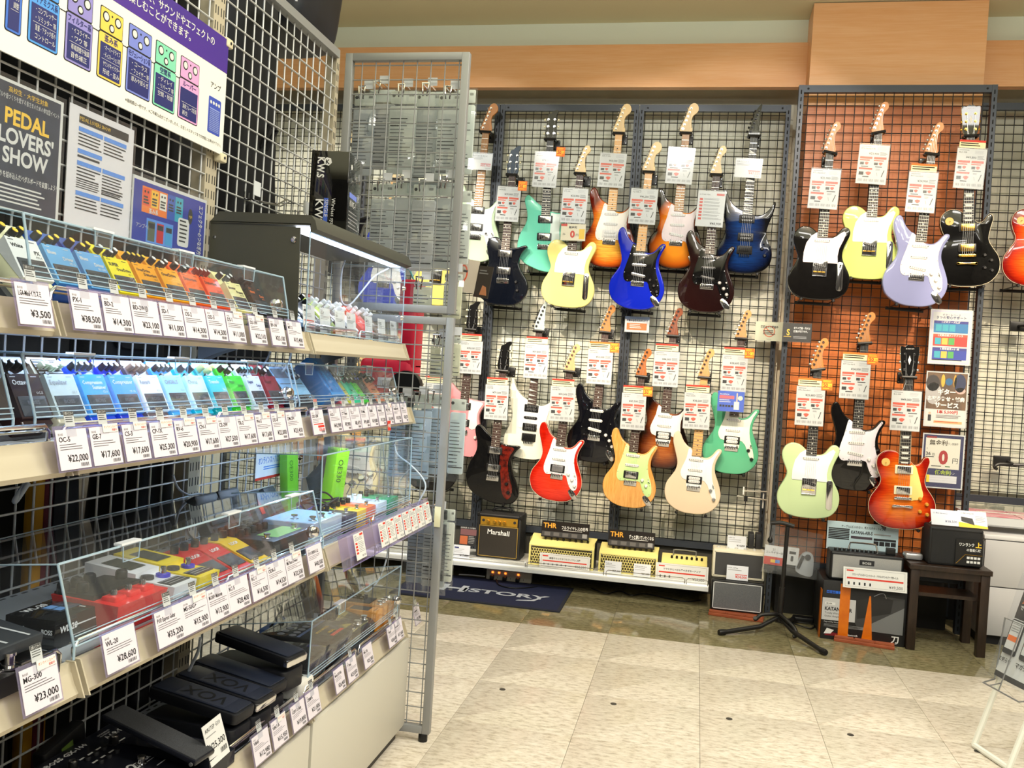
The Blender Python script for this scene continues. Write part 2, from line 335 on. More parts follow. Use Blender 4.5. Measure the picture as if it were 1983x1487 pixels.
def wall_panel(label, x0, x1, z0, z1, y, xo, zo):
    t = thing('wire_panel', label, 'display panel', (x0, y, z0), 'dark wire display panels of the guitar wall')
    I = Matrix.Translation((-x0, -y, -z0))
    for x in (x0+.014, x1-.014):
        p = MB(); p.T = I; slotted_post(p, x, y-.02, 0.02, z1, POST); p.build('post', t)
    p = MB(); p.T = I; p.box(x0+.028, y-.018, z1-.04, x1-.028, y+.012, z1, POST)
    for hx in (x0+.05, x1-.05): p.lathe([(.006, 0), (.006, .001)], (hx, y-.0185, z1-.02), (0, -1, 0), INK, 8)
    p.build('top_rail', t)
    p = MB(); p.T = I; p.box(x0+.028, y-.018, z0-.04, x1-.028, y+.012, z0, POST); p.build('bottom_rail', t)
    p = MB(); p.T = I; wire_grid(p, x0+.028, x1-.028, z0, z1-.04, y, WIREB, xo=xo, zo=zo); tag(p.build('wire_grid', t), kind='stuff')
    return t
XO, ZO = -.27011, 1.3+.3173-1.3
wall_panel('dark wire panel on the back wall hidden deepest behind the rack', -3.14, -2.24, .315, 2.975, 5.69, XO, .317)
wall_panel('dark wire panel mostly hidden behind the grey accessory mesh', -2.24, -1.337, .315, 2.975, 5.69, XO, .317)
wall_panel('dark wire panel carrying the teal, cream and cherry sunburst guitars', -1.333, -.458, .315, 2.975, 5.69, XO, .317)
wall_panel('dark wire panel carrying the bright blue and dark brown guitars beside the wooden column', -.454, .445, .315, 2.975, 5.69, XO, .317)
p_ = at(1569.5, 187.8, 'Y', 5.30)
wall_panel('taller dark wire panel standing in front of the orange wooden column', .449, 1.467, .33, 2.97, 5.30, .552, 2.862-.05*50)
wall_panel('dark wire panel with empty hooks beyond the wooden column', 1.475, 2.40, .74, 2.99, 5.69, XO, .317)
for nm, y0 in (('left', .449), ('right', 1.44)):   # side strips of the column frame seen obliquely
    pass
# ================================================================ guitars
def mm(pts): return [(x/1000, y/1000) for x, y in pts]
OUT = dict(
 strat=[(0,0),(50,2),(100,18),(142,58),(160,108),(156,155),(138,205),(116,258),(113,300),(122,335),(136,366),(143,384),(138,396),(122,397),(106,383),(90,360),(70,343),(50,338),(31,340),(0,342),(-29,384),(-52,396),(-76,418),(-92,444),(-103,468),(-118,480),(-134,472),(-143,448),(-141,408),(-122,348),(-108,295),(-114,252),(-136,212),(-158,175),(-167,128),(-160,88),(-142,52),(-100,20),(-50,3)],
 tele=[(0,0),(60,3),(115,18),(150,55),(163,105),(156,152),(136,192),(119,225),(113,256),(118,292),(130,325),(141,352),(146,376),(139,398),(121,408),(102,402),(86,382),(70,360),(52,350),(30,348),(0,350),(-29,372),(-46,388),(-72,402),(-106,404),(-134,386),(-150,356),(-149,318),(-132,275),(-119,238),(-132,195),(-155,150),(-163,105),(-150,55),(-115,18),(-60,3)],
 lp=[(0,0),(62,4),(120,26),(158,70),(168,118),(160,162),(136,202),(114,236),(108,266),(113,300),(121,335),(128,364),(122,386),(108,390),(95,376),(84,358),(66,346),(48,346),(30,364),(0,368),(-30,402),(-60,416),(-98,412),(-128,386),(-138,346),(-128,302),(-113,266),(-116,236),(-136,202),(-160,162),(-168,118),(-158,70),(-120,26),(-62,4)],
 hornet=[(0,0),(60,4),(112,22),(150,65),(162,110),(152,160),(124,205),(100,240),(90,272),(97,315),(118,352),(136,372),(122,382),(90,372),(60,362),(31,362),(0,364),(-30,404),(-62,422),(-96,418),(-118,395),(-122,360),(-110,310),(-101,268),(-110,235),(-140,195),(-164,148),(-165,95),(-142,48),(-100,16),(-55,3)],
 offset=[(10,3),(50,0),(90,2),(140,16),(168,58),(160,104),(142,148),(120,190),(108,228),(103,268),(114,305),(134,336),(152,356),(140,366),(105,364),(60,366),(31,372),(0,376),(-30,404),(-60,425),(-92,455),(-118,470),(-137,450),(-134,415),(-120,370),(-116,325),(-126,285),(-148,245),(-166,180),(-164,128),(-146,82),(-115,50),(-75,30),(-30,12)],
 rg=[(0,0),(60,4),(112,22),(148,58),(160,105),(154,150),(136,188),(122,222),(118,255),(126,295),(138,330),(150,372),(158,418),(150,432),(136,404),(112,372),(82,350),(55,342),(30,350),(0,352),(-30,372),(-58,386),(-90,412),(-114,446),(-132,492),(-146,494),(-150,450),(-146,392),(-134,330),(-121,280),(-120,245),(-132,200),(-154,150),(-161,105),(-150,55),(-112,20),(-60,4)])
OUT['pac'] = OUT['strat']
GUARD = dict(
 strat=[(-30,378),(-48,386),(-56,356),(-66,304),(-80,252),(-88,205),(-80,172),(-58,160),(-20,168),(20,168),(56,166),(68,140),(84,104),(106,82),(126,86),(134,112),(128,160),(112,200),(98,250),(97,300),(112,350),(130,382),(122,388),(108,372),(92,350),(70,334),(50,330),(31,331)],
 tele=[(-30,372),(-58,352),(-82,312),(-92,262),(-93,214),(-90,205),(0,205),(92,205),(92,212),(88,246),(94,290),(112,335),(124,372),(112,384),(92,370),(74,354),(54,344),(30,343)],
 lp=[(32,342),(33,280),(34,166),(58,158),(90,166),(102,186),(94,220),(62,332),(46,342)],
 offset=[(31,362),(34,300),(36,230),(46,190),(54,140),(60,95),(78,52),(104,34),(126,60),(126,110),(108,160),(92,215),(88,262),(98,304),(118,342),(100,354),(60,356)],
 teal=[(32,360),(34,290),(36,200),(64,176),(96,196),(92,240),(92,280),(104,315),(124,346),(100,355),(60,357)],
 rg=[(-31,360),(-50,350),(-62,280),(-72,200),(-40,196),(38,210),(70,150),(92,90),(128,86),(134,130),(112,190),(102,250),(112,310),(132,362),(110,360),(82,342),(55,336),(31,342)],
 pac=[(-30,376),(-48,382),(-56,330),(-74,280),(-84,240),(-70,205),(-42,196),(-42,160),(42,158),(44,205),(78,180),(104,120),(122,96),(134,108),(122,160),(106,205),(97,255),(97,300),(112,350),(130,382),(120,386),(106,368),(90,346),(70,332),(50,329),(31,331)])
HEAD = dict(
 big=[(-21,800),(-26,814),(-36,822),(-34,840),(-20,880),(-2,935),(4,962),(18,985),(38,990),(54,978),(60,956),(50,934),(32,918),(24,896),(26,868),(33,838),(32,822),(24,814),(21,800)],
 small=[(-21,800),(-26,812),(-33,820),(-30,838),(-16,885),(0,940),(6,964),(20,980),(36,978),(44,962),(42,946),(30,932),(20,915),(17,890),(22,856),(28,832),(27,818),(21,800)],
 lp=[(-21,800),(-25,815),(-35,832),(-40,880),(-46,960),(-40,972),(-24,968),(-10,980),(0,975),(10,980),(24,968),(40,972),(46,960),(40,880),(35,832),(25,815),(21,800)],
 open3=[(-21,800),(-25,815),(-34,835),(-32,870),(-24,940),(-20,962),(-4,968),(12,984),(34,990),(36,978),(26,960),(26,930),(32,870),(33,835),(25,815),(21,800)],
 point=[(-21,800),(-27,816),(-31,832),(-24,868),(-8,928),(2,962),(24,996),(32,1000),(28,966),(25,920),(27,866),(30,832),(27,816),(21,800)])
def scale_fret(n): return 805-648*(1-2**(-n/12))
_st = M((190, 192, 196), .35, .7, name='string_steel')
_geo = {}
def shared(key, fn):
    """one mesh made once and copied for every like part"""
    if key not in _geo: _geo[key] = fn().build(key[0]); o = _geo[key]; COL.objects.unlink(o)
    return _geo[key]
def part(key, fn, parent, loc=(0, 0, 0), rz=0, name=None, rot=None):
    o = shared(key, fn).copy(); COL.objects.link(o); o.parent = parent; o.location = loc; o.rotation_euler = rot or (0, 0, rz)
    if name: o.name = name
    return o
def mk_tuner(m, lp):
    def f():
        a = MB(); a.knob((0, 0, .001), .0055, .009, m, n=10, cap=m); a.lathe([(.0075, 0), (.0075, .0015)], (0, 0, 0), (0, 0, 1), m, 10)
        d = .016 if lp else .015
        a.tube([(0, 0, -.008), (-d, 0, -.008)], .0018, m); a.lathe([(.002, 0), (.0068, .002), (.0075, .007), (.005, .0115)], (-d, 0, -.008), (-1, 0, 0), m if not lp else lp, 8)
        return a
    return f
def mk_single(cov, dot=WHT):
    def f():
        a = MB(); a.prism(rrect(.086, .017, .0084, 4), -.001, .0045, cov, .0012)
        for i in range(6): a.lathe([(.0024, 0), (.0024, .0012)], (-.0262+.0105*i, 0, .0045), (0, 0, 1), STEEL, 8)
        for x in (-.038, .038): a.lathe([(.0026, 0), (.0026, .0014)], (x, 0, .0040), (0, 0, 1), CHROME, 8)
        return a
    return f
def mk_hum(cov, ring, poles=STEEL, split=False):
    def f():
        a = MB()
        a.prism(rrect(.090, .046, .004, 3), -.001, .0035, ring, .001)
        if split:
            a.prism(rrect(.068, .0175, .0085, 4, 0, .0095), .002, .008, cov, .001); a.prism(rrect(.068, .0175, .0085, 4, 0, -.0095), .002, .008, cov, .001)
        else: a.prism(rrect(.069, .038, .005, 3), .002, .009, cov, .0015)
        for y in ((.0095, -.0095) if split else (.0095,)):
            for i in range(6): a.lathe([(.0022, 0), (.0022, .001)], (-.0262+.0105*i, y, .008 if split else .009), (0, 0, 1), poles, 8)
        return a
    return f
def mk_bridge(kind, m):
    def f():
        a = MB()
        if kind == 'trem':
            a.prism(rrect(.078, .030, .003, 2, 0, -.006), 0, .004, m, .001)
            for i in range(6): a.rbox(-.0305+.0105*i-.0045, -.012, .004, -.0305+.0105*i+.0045+.0, .010, .010, m, .0012)
            for x in (-.032, .032): a.knob((x, .012, 0), .0045, .006, m)
        elif kind == 'tele':
            a.prism(rrect(.076, .088, .003, 2, 0, .014), 0, .0025, m, .001)
            a.box(-.038, -.03, .002, -.0365, .056, .008, m); a.box(.0365, -.03, .002, .038, .056, .008, m); a.box(-.038, -.03, .002, .038, -.0285, .009, m)
            for i in range(3): a.tube([(-.033+.022*i, -.006, .008), (-.033+.022*i+.018, -.006, .008)], .004, GOLD if m is CHROME else m, 8)
            for i in range(6): a.lathe([(.002, 0), (.002, .001)], (-.0262+.0105*i, .004, .003), (0, 0, 1), INK, 6)
        elif kind == 'tom':
            a.prism(rrect(.088, .014, .006, 3), .006, .014, m, .001)
            for i in range(6): a.box(-.0262+.0105*i-.004, -.0055, .014, -.0262+.0105*i+.004, .0055, .0165, STEEL if m is CHROME else m)
            for x in (-.037, .037): a.knob((x, 0, 0), .006, .006, m)
            a.prism(smooth(mm([(-52, -44), (-44, -50), (0, -46), (44, -50), (52, -44), (44, -36), (0, -39), (-44, -36)]), 2), .006, .015, m, .001)
            for x in (-.045, .045): a.knob((x, -.043, 0), .0075, .015, m)
        elif kind == 'floyd':
            a.prism(rrect(.082, .046, .004, 2, 0, -.012), 0, .010, m, .002)
            for i in range(6): a.rbox(-.0305+.0105*i-.0042, -.02, .010, -.0305+.0105*i+.0042, .012, .016, m, .001); a.tube([(-.0262+.0105*i, -.035, .012), (-.0262+.0105*i, -.052, .014)], .003, m)
            a.prism(rrect(.09, .05, .004, 2, 0, -.012), -.001, .001, INK)
        return a
    return f
def mk_jack():
    a = MB(); a.prism(smooth(mm([(-14, -30), (0, -38), (14, -30), (18, 0), (14, 30), (0, 38), (-14, 30), (-18, 0)]), 2), 0, .003, CHROME, .0015); a.lathe([(.010, 0), (.008, .0006)], (0, 0, .003), (0, 0, 1), INK, 12); a.knob((0, 0, .003), .005, .003, CHROME); return a
def mk_plate():
    a = MB(); a.prism(rrect(.033, .160, .016, 6), 0, .003, CHROME, .001); a.box(-.002, .035, .003, .002, .062, .0035, INK); a.tube([(0, .05, .003), (0, .056, .018)], .0022, CHROME); a.knob((0, .058, .016), .005, .010, BLK); return a
def mk_knob(m, r=.0095, h=.014):
    def f():
        a = MB(); a.lathe([(r*1.15, 0), (r*1.1, .003), (r*.85, h*.8), (r*.7, h)], (0, 0, 0), (0, 0, 1), m, 14); return a
    return f
def guitar(label, kind, px_head, px_bot, Y, body, guard=None, fb='rose', headm=None, head='big', tun=CHROME, tk=None, pick='sss', pc=WHT, br='trem', bm=CHROME, knobs=3, km=WHT, bind=None, inlay='dot', jack=True, plate=False, title=None, tm=None, over=None, peg=None):
    hp, bp = at(*px_head, 'Y', Y), at(*px_bot, 'Y', Y)
    L = (hp-bp).length; k = L/.985; tilt = math.atan2(-(hp.x-bp.x), hp.z-bp.z)
    t = thing('electric_guitar', label, 'guitar', Matrix.Translation(bp) @ Matrix.Rotation(R(90), 4, 'X') @ Matrix.Rotation(tilt, 4, 'Z') @ Matrix.Scale(k, 4), 'electric guitars hung on the wall')
    o = smooth(mm(OUT[kind]), 3); a = MB(); a.prism(o, 0, .044, body, .004 if kind == 'rg' else .0065, 3)
    if bind: a.prism([(x*1.004, y*1.003-.0005) for x, y in o], .037, .0405, bind)
    a.build('body', t, sharp=50)
    FB = {'rose': M((62, 34, 26), .5, name='rosewood'), 'ebony': M((26, 22, 22), .45, name='ebony'), 'maple': M((232, 178, 108), .3, name='maple'), 'roast': M((176, 122, 54), .35, name='roasted_maple')}[fb]
    NK = {'roast': M((176, 122, 54), .35, name='roasted_maple')}.get(fb, M((228, 176, 108), .35, name='maple'))
    nb = .345 if kind not in ('lp',) else .350
    a = MB(); w0, w1 = .0275, .0215
    a.add([(-w0*.9, nb, .03), (w0*.9, nb, .03), (w1*.9, .80, .030), (-w1*.9, .80, .030), (-w0, nb, .047), (w0, nb, .047), (w1, .80, .047), (-w1, .80, .047)], [(0, 3, 2, 1), (4, 5, 6, 7), (0, 1, 5, 4), (1, 2, 6, 5), (2, 3, 7, 6), (3, 0, 4, 7)], NK); a.build('neck', t)
    a = MB(); w0 = .0282
    a.add([(-w0, nb, .047), (w0, nb, .047), (w1, .805, .047), (-w1, .805, .047), (-w0+.001, nb, .0535), (w0-.001, nb, .0535), (w1-.001, .805, .0535), (-w1+.001, .805, .0535)], [(0, 3, 2, 1), (4, 5, 6, 7), (0, 1, 5, 4), (1, 2, 6, 5), (2, 3, 7, 6), (3, 0, 4, 7)], FB)
    if bind or inlay == 'block':
        for s in (-1, 1): a.add([(s*w0, nb, .050), (s*(w0+.0012), nb, .050), (s*(w1+.0012), .8, .050), (s*w1, .8, .050), (s*w0, nb, .0541), (s*(w0+.0012), nb, .0541), (s*(w1+.0012), .8, .0541), (s*w1, .8, .0541)], [(4, 5, 6, 7), (7, 6, 5, 4), (0, 4, 7, 3), (1, 2, 6, 5)], bind or WHT)
    FR = M((205, 200, 185), .3, .8, name='nickel_fret'); IN = M((232, 232, 225), .4, name='pearl_inlay') if fb not in ('maple', 'roast') else INK
    if fb == 'roast': IN = WHT
    for n in range(1, 22):
        y = scale_fret(n)/1000; ww = w1+(w0-w1)*(.805-y)/(.805-nb)-.0012
        if y > nb: a.box(-ww, y-.0012, .0535, ww, y+.0012, .0546, FR)
        if n in (3, 5, 7, 9, 12, 15, 17, 19, 21):
            yc = (scale_fret(n)+scale_fret(n-1))/2000; h = (scale_fret(n-1)-scale_fret(n))/2000*.7
            if inlay == 'block': a.prism([(-ww*.62, yc-h*.9), (ww*.62, yc-h*.9), (ww*.7, yc+h*.9), (-ww*.7, yc+h*.9)], .0535, .0538, IN)
            elif inlay == 'tooth': a.add([(-ww*.9, yc-h, .0539), (ww*.9, yc-h, .0539), (-ww*.9, yc+h, .0539)], [(0, 1, 2)], IN)
            else:
                for dx in ((-.011, .011) if n == 12 else (0,)): a.lathe([(.0034, 0), (.0034, .0003)], (dx, yc, .0535), (0, 0, 1), IN, 8)
    a.box(-w1, .803, .05, w1, .807, .0556, WHT); a.build('fretboard', t)
    a = MB(); ho = smooth(mm(HEAD[head]), 2); a.prism(ho, .034, .048, headm or NK, .0015, top=headm or NK)
    if title:
        a.text(title, *( (.034, .845) if head != 'lp' else (0, .957)), .008 if head != 'lp' else .006, .0483, tm or INK, al='L' if head != 'lp' else 'C', wmax=.09 if head != 'lp' else .05, rot=R(98) if head != 'lp' else 0)
    if head == 'lp':
        if bind:
            a.prism([(x*1.05, y) for x, y in ho], .036, .046, bind)
            a.add([(0, .875, .0484), (.008, .9, .0484), (0, .925, .0484), (-.008, .9, .0484)], [(0, 1, 2, 3)], WHT)
    hs = a.build('headstock', t)
    three = head in ('lp', 'open3')
    for i in range(6):
        if three:
            s = -1 if i < 3 else 1; yy = .848+.042*(i % 3); part(('tuner', id(tun), id(tk), 'l' if s < 0 else 'r'), mk_tuner(tun, tk or tun), hs, (s*.023*(1 if head == 'lp' else .85), yy, .048), rot=(0, 0, 0 if s < 0 else math.pi))
        else:
            yy = .838+.0245*i; part(('tuner', id(tun), id(tk), 'six'), mk_tuner(tun, tk), hs, (-.021+.0078*i, yy, .048))
    # strings
    by = {'trem': .157, 'tele': .160, 'tom': .165, 'floyd': .150}[br]
    a = MB()
    for i in range(6):
        x0 = -.0262+.0105*i; x1 = -.0175+.007*i; a.tube([(x0, by, .0585), (x1, .806, .0562)], .0005, _st, 3, caps=False)
        if three: a.tube([(x1, .806, .0562), ((-.019 if i < 3 else .019)*1.0, .848+.042*(2-i if i < 3 else i-3), .052)], .0005, _st, 3, caps=False)
        else: a.tube([(x1, .806, .0562), (-.021+.0078*i, .838+.0245*i, .052)], .0005, _st, 3, caps=False)
    a.build('strings', t)
    gz = .044
    if guard:
        gk = kind if over is None else over
        a = MB(); g = smooth(mm(GUARD[gk]), 2)
        if gk == 'tele': g = mm(GUARD[gk])
        a.prism(g, .044, .0468, guard, .0006); gz = .0468
        if gk == 'strat': [a.lathe([(.0028, 0), (.0028, .0006)], (x/1000, y/1000, gz), (0, 0, 1), STEEL, 6) for x, y in ((-82, 215), (-58, 325), (-46, 372), (122, 378), (94, 250), (120, 150), (122, 96), (84, 112), (-62, 170))]
        a.build('pickguard', t)
    pz = .0468
    def P(k, y, x=0, rz=0):
        nm = 'pickup'
        if k == 's': part((nm, 's', id(pc)), mk_single(pc), t, (x, y, pz), rz)
        if k == 'h': part((nm, 'hc'), mk_hum(CHROME, BLK), t, (x, y, pz), rz)
        if k == 'g': part((nm, 'hg'), mk_hum(GOLD, BLK, GOLD), t, (x, y, pz), rz)
        if k == 'n': part((nm, 'hn'), mk_hum(CHROME, M((236, 226, 190), .5, name='cream_plastic')), t, (x, y, pz), rz)
        if k == 'z': part((nm, 'hz'), mk_hum(WHT, BLK, STEEL, True), t, (x, y, pz), rz)
        if k == 'b': part((nm, 'hb'), mk_hum(BLK, BLK, STEEL, True), t, (x, y, pz), rz)
        if k == 'w': part((nm, 'hw'), mk_hum(WHT, WHT, STEEL, True), t, (x, y, pz), rz)
        if k == 'f': part((nm, 'hf'), mk_hum(M((150, 150, 155), .3, .6, name='silver_cover'), BLK, STEEL), t, (x, y, pz), rz)
    if pick == 'tele': P('f' if False else 's', .327)
    else:
        ys = {3: (.322, .262, .203), 2: (.318, .208) if kind in ('lp',) else (.322, .215)}[len(pick)]
        for i, (c, y) in enumerate(zip(pick, ys)): P(c, y, 0, R(-9) if (c == 's' and i == 2) else 0)
    if pick == 'tele':
        a = MB(); a.prism(rrect(.070, .017, .0084, 4), 0, .004, BLK, .001); [a.lathe([(.0025, 0), (.0025, .001)], (-.0262+.0105*i, 0, .004), (0, 0, 1), STEEL, 8) for i in range(6)]
        q = a.build('pickup', t); q.location = (0, .190, .047); q.rotation_euler = (0, 0, R(-14))
    part(('bridge', br, id(bm)), mk_bridge(br, bm), t, (0, by, gz if br in ('trem',) and False else .0445))
    if plate: part(('control_plate',), mk_plate, t, (.108, .135, .0445), R(2))
    pos = {'strat': ((.072, .178), (.098, .146), (.118, .112)), 'pac': ((.100, .150), (.122, .100)), 'lp': ((.088, .168), (.122, .140), (.090, .100), (.126, .086)), 'offset': ((.092, .128), (.106, .078)), 'hornet': ((.085, .150), (.098, .098)), 'rg': ((.100, .150), (.118, .110)), 'tele': ()}[kind]
    for x, y in pos[:knobs]: part(('control_knob', id(km)), mk_knob(km), t, (x, y, gz if kind == 'strat' else .0445))
    if kind in ('strat', 'pac') and jack: part(('jack_plate',), mk_jack, t, (.112, .055, .0435), R(38)) if kind == 'strat' else None
    if kind in ('strat', 'pac', 'rg'):
        a = MB(); a.box(-.0012, -.014, 0, .0012, .014, .0006, INK); a.tube([(0, 0, 0), (.001, .004, .012)], .002, STEEL); a.rbox(-.003, .001, .010, .004, .009, .020, km, .001); q = a.build('switch', t); q.location = (.112, .175, gz); q.rotation_euler = (0, 0, R(25))
    if kind == 'lp':
        a = MB(); a.lathe([(.022, 0), (.021, .0015)], (0, 0, 0), (0, 0, 1), M((225, 190, 110), .4, name='switch_ring'), 18); a.tube([(0, 0, 0), (0, -.003, .016)], .002, GOLD); q = a.build('switch', t); q.location = (-.092, .352, .044)
    # hanger and rests
    hz = hp+(bp-hp)*((.985-.812)/.985); s = label
    mp = t.matrix_world; yk = (5.69 if Y > 5.3 else 5.30)
    return t, mp, k, tilt, bp
HANG = []
def hanger(G, short, lean=0):
    t, mp, k, tilt, bp = G
    wall = 5.69 if bp.y > 5.3 else 5.30
    d = (wall-bp.y)/k  # back board depth behind the guitar (local -z)
    h = thing('guitar_hanger', 'black yoke hanger holding '+short, 'hanger', mp.copy(), 'black yoke hangers on the wire panels')
    a = MB(); a.prism(rrect(.058, .062, .006, 3, .012, .806), -d, -d+.014, BLK, .002)
    for x, y in ((-.010, .785), (.034, .785), (-.010, .828), (.034, .828)): a.lathe([(.0035, 0), (.0035, .001)], (x, y, -d+.014), (0, 0, 1), STEEL, 8)
    a.build('back_plate', h)
    a = MB(); a.tube([(0, .806, -d+.01), (0, .806, .018)], .007, BLK, 8); a.build('arm', h)
    c = MB(); sw = R(lean)
    def rt(x, y): return (x*math.cos(sw)-y*math.sin(sw), .806+x*math.sin(sw)+y*math.cos(sw))
    c.tube([(*rt(-.034, 0), .062), (*rt(-.034, 0), .034), (*rt(-.026, 0), .022), (*rt(.026, 0), .022), (*rt(.034, 0), .034), (*rt(.034, 0), .062)], .0065, BLK, 8)
    c.build('yoke', h)
    c = MB(); x0, y0 = rt(-.037, .004); x1, y1 = rt(.037, .004); c.tube([(x0, y0, .064), (x1, y1, .064)], .0075, BLK, 8); c.build('lock_bar', h)
    r = thing('body_rest', 'black rubber pegs under '+short, 'wall rest', mp.copy(), 'black rubber pegs below the guitars')
    for x in (-.085, .085):
        c = MB(); yb = .006; c.tube([(x, yb-.006, -d), (x, yb-.006, .044)], .004, BLK, 6); c.lathe([(.004, 0), (.009, .003), (.010, .010), (.006, .017)], (x, yb-.006, .044), (0, 0, 1), BLK, 10); c.build('peg', r)
    c = MB(); c.rbox(-.10, -.012, -d-.002, .10, .006, -d+.008, BLK, .002); c.build('bar', r)
def gcard(short, x0, y0, x1, y1, Y, model, price, hdr=None, fifty=False, style='kit', zero=False):
    """clear-sleeved price card; x0,y0 - x1,y1 are its left top and right top corners' pixel box on the plane Y"""
    a0 = at(x0, y0, 'Y', Y); a1 = at(x1, y0+(x1-x0)*.06, 'Y', Y); a2 = at(x0-(y1-y0)*.06, y1, 'Y', Y)
    W = (a1-a0).length; H = (a2-a0).length
    T = frame(a2, (a1-a0), (a0-a2))
    t = thing('price_card', 'white price card reading %s on %s' % (price, short), 'price card', T, 'price cards hung on the guitar necks')
    s = MB(); s.prism(rrect(W, H, .002, 2, W/2, H/2), -.0012, 0, WHT); z = .0004; u = W/.15; v = H/.21
    def rc(x, y, X, Y_, m): s.rect(x*u, y*v, X*u, Y_*v, z, m)
    if style == 'kit':
        s.text(model, .010*u, .186*v, .0075*v, z, INK, wmax=.07*u); s.bars(.010*u, .196*v, .06*u, .202*v, 1, z, GREY)
        s.text(price, .100*u, .158*v, .011*v, z, INK, al='R', wmax=.055*u, bold=.01)
        s.bars(.105*u, .152*v, .142*u, .172*v, 3, z, GREY); s.bars(.09*u, .180*v, .140*u, .200*v, 3, z, M((205, 205, 208), .7))
        rd = M((232, 92, 66), .6, name='salmon_print')
        for X in (.008, .078):
            rc(X, .134, X+.062, .146, rd); rc(X, .124, X+.05, .130, rd)
            s.rect((X+.003)*u, .102*v, (X+.022)*u, .116*v, z, DARK); s.text('+', (X+.027)*u, .106*v, .005, z, INK)
            s.prism([((X+.036)*u+.009*u*math.cos(q)*(1+.3*math.sin(3*q)), .110*v+.008*v*math.sin(q)) for q in [i*.63 for i in range(10)]][::1], 0, z, rd)
            s.bars((X+.01)*u, .090*v, (X+.055)*u, .095*v, 1, z, INK, .8)
        rc(.008, .076, .075, .086, rd); s.rect(.010*u, .046*v, .034*u, .064*v, z, INK); s.text('+', .040*u, .052*v, .005, z, INK)
        s.prism([(.058*u+.013*u*math.cos(q)*(1+.3*math.sin(3*q)), .056*v+.010*v*math.sin(q)) for q in [i*.63 for i in range(10)]], 0, z, rd); s.bars(.03*u, .034*v, .07*u, .040*v, 1, z, INK, .8)
        s.add([(.122*u, .040*v, z), (.126*u, .040*v, z), (.137*u, .076*v, z), (.133*u, .076*v, z)], [(0, 1, 2, 3)], INK)
        s.add([(.098*u, .062*v, z), (.100*u, .062*v, z), (.104*u, .044*v, z), (.102*u, .044*v, z)], [(0, 1, 2, 3)], GREY); s.bars(.092*u, .072*v, .116*u, .082*v, 2, z, GREY)
        for i in range(5): s.barcode((.008+.028*i)*u, .012*v, (.030+.028*i)*u, .026*v, z, GREY, 6)
    elif style == 'wide':
        s.text(model, .006*u, H-.020, .010, z, INK, wmax=W*.8); s.bars(.006, H-.040, W*.6, H-.026, 3, z, GREY)
        s.rect(W*.5, H*.34, W*.95, H*.40, z, RED); s.text(price, W*.95, .020, .014, z, RED, al='R', wmax=W*.5, bold=.01); s.barcode(W*.72, .006, W*.94, .014, z, GREY)
    elif style == 'list':
        s.text(model, .008, H-.026, .007, z, INK, wmax=W*.55); s.rect(W*.68, H-.026, W*.96, H-.014, z, RED)
        for i in range(7):
            y = H-.044-.019*i; s.rect(.012, y-.012, .030, y, z, RED); s.bars(.036, y-.012, W*.92, y, 2, z, GREY, .4)
        s.text(price, W*.94, .012, .014, z, INK, al='R', wmax=W*.5, bold=.01)
    cd = s.build('card', t)
    s = MB(); s.rect(-.003, -.003, W+.003, H+.007, .002, FILM); s.build('sleeve', cd)
    if hdr:
        s = MB(); s.rect(.006, H+.003, W*.93, H+.045, -.002, M((252, 236, 190), .6)); s.box(.006, H+.003, -.004, W*.93, H+.045, -.0022, M((252, 236, 190), .6, name='cream_slip')); s.rect(.006, H+.034, W*.93, H+.045, -.0018, RED if hdr == 1 else ORANGE)
        s.bars(.012, H+.008, W*.86, H+.030, 2, -.0017, INK, .45); s.build('header_slip', t)
    if fifty:
        s = MB(); q = .055; x = W-.02; y = H-.014 if hdr else H-.02; s.box(x, y, .003, x+q, y+q*1.05, .004, ORANGE); s.rect(x+.004, y+.018, x+q-.004, y+.036, .0043, YEL); s.text('50', x+.008, y+.018, .018, .0046, RED, bold=.03); s.text('%', x+.040, y+.020, .010, .0046, RED); s.bars(x+.006, y+.040, x+q-.006, y+.052, 2, .0043, YEL); s.bars(x+.006, y+.004, x+q-.006, y+.012, 1, .0043, YEL)
        s.build('discount_sticker', cd)
    s = MB(); s.tube([(W*.35, H, -.001), (W*.5, H+.055, -.02), (W*.65, H, -.001)], .0006, STEEL, 4, caps=False); s.build('loop', cd)
    return t
LQ = lambda c, r=.2, n='lacquer': M(c, r, coat=1, name=n)
TAN = M((206, 138, 76), .35, name='tan_maple'); PALE = M((232, 200, 142), .35, name='pale_maple'); BLH = LQ((10, 10, 11), .45, 'black_lacquer')
PEARL = M((222, 228, 238), .25, noise=((250, 252, 255), (60, 60, 60), .3), name='pearl_sheet'); MINTG = M((198, 232, 158), .4, name='mint_guard')
TORT = M((52, 14, 12), .2, noise=((110, 30, 20), (50, 50, 50), .3), coat=1, name='tortoise_sheet')
B1, B2, F1 = 5.60, 5.60, 5.535   # back and front ranks
CB, CF = 5.205, 5.14
def add(label, short, kind, h, b, Y, *a, card=None, lean=0, **k):
    G = guitar(label, kind, h, b, Y, *a, **k); hanger(G, short, lean)
    if card: gcard(short, *card[:4], Y-.075, *card[4:6], **card[6])
    return G
add('mint guitar with roasted maple neck and pearl guard in the upper row', 'the mint guitar with roasted neck', 'strat', (950, 206), (918, 508), B1, LQ((206, 232, 200)), PEARL, 'roast', M((196, 128, 58), .35, name='roasted_maple'), pick='hh', km=CHROME, knobs=2, card=(910, 296, 953, 327, 'GN-FORCE RS-4', '¥80,960', dict(style='wide')))
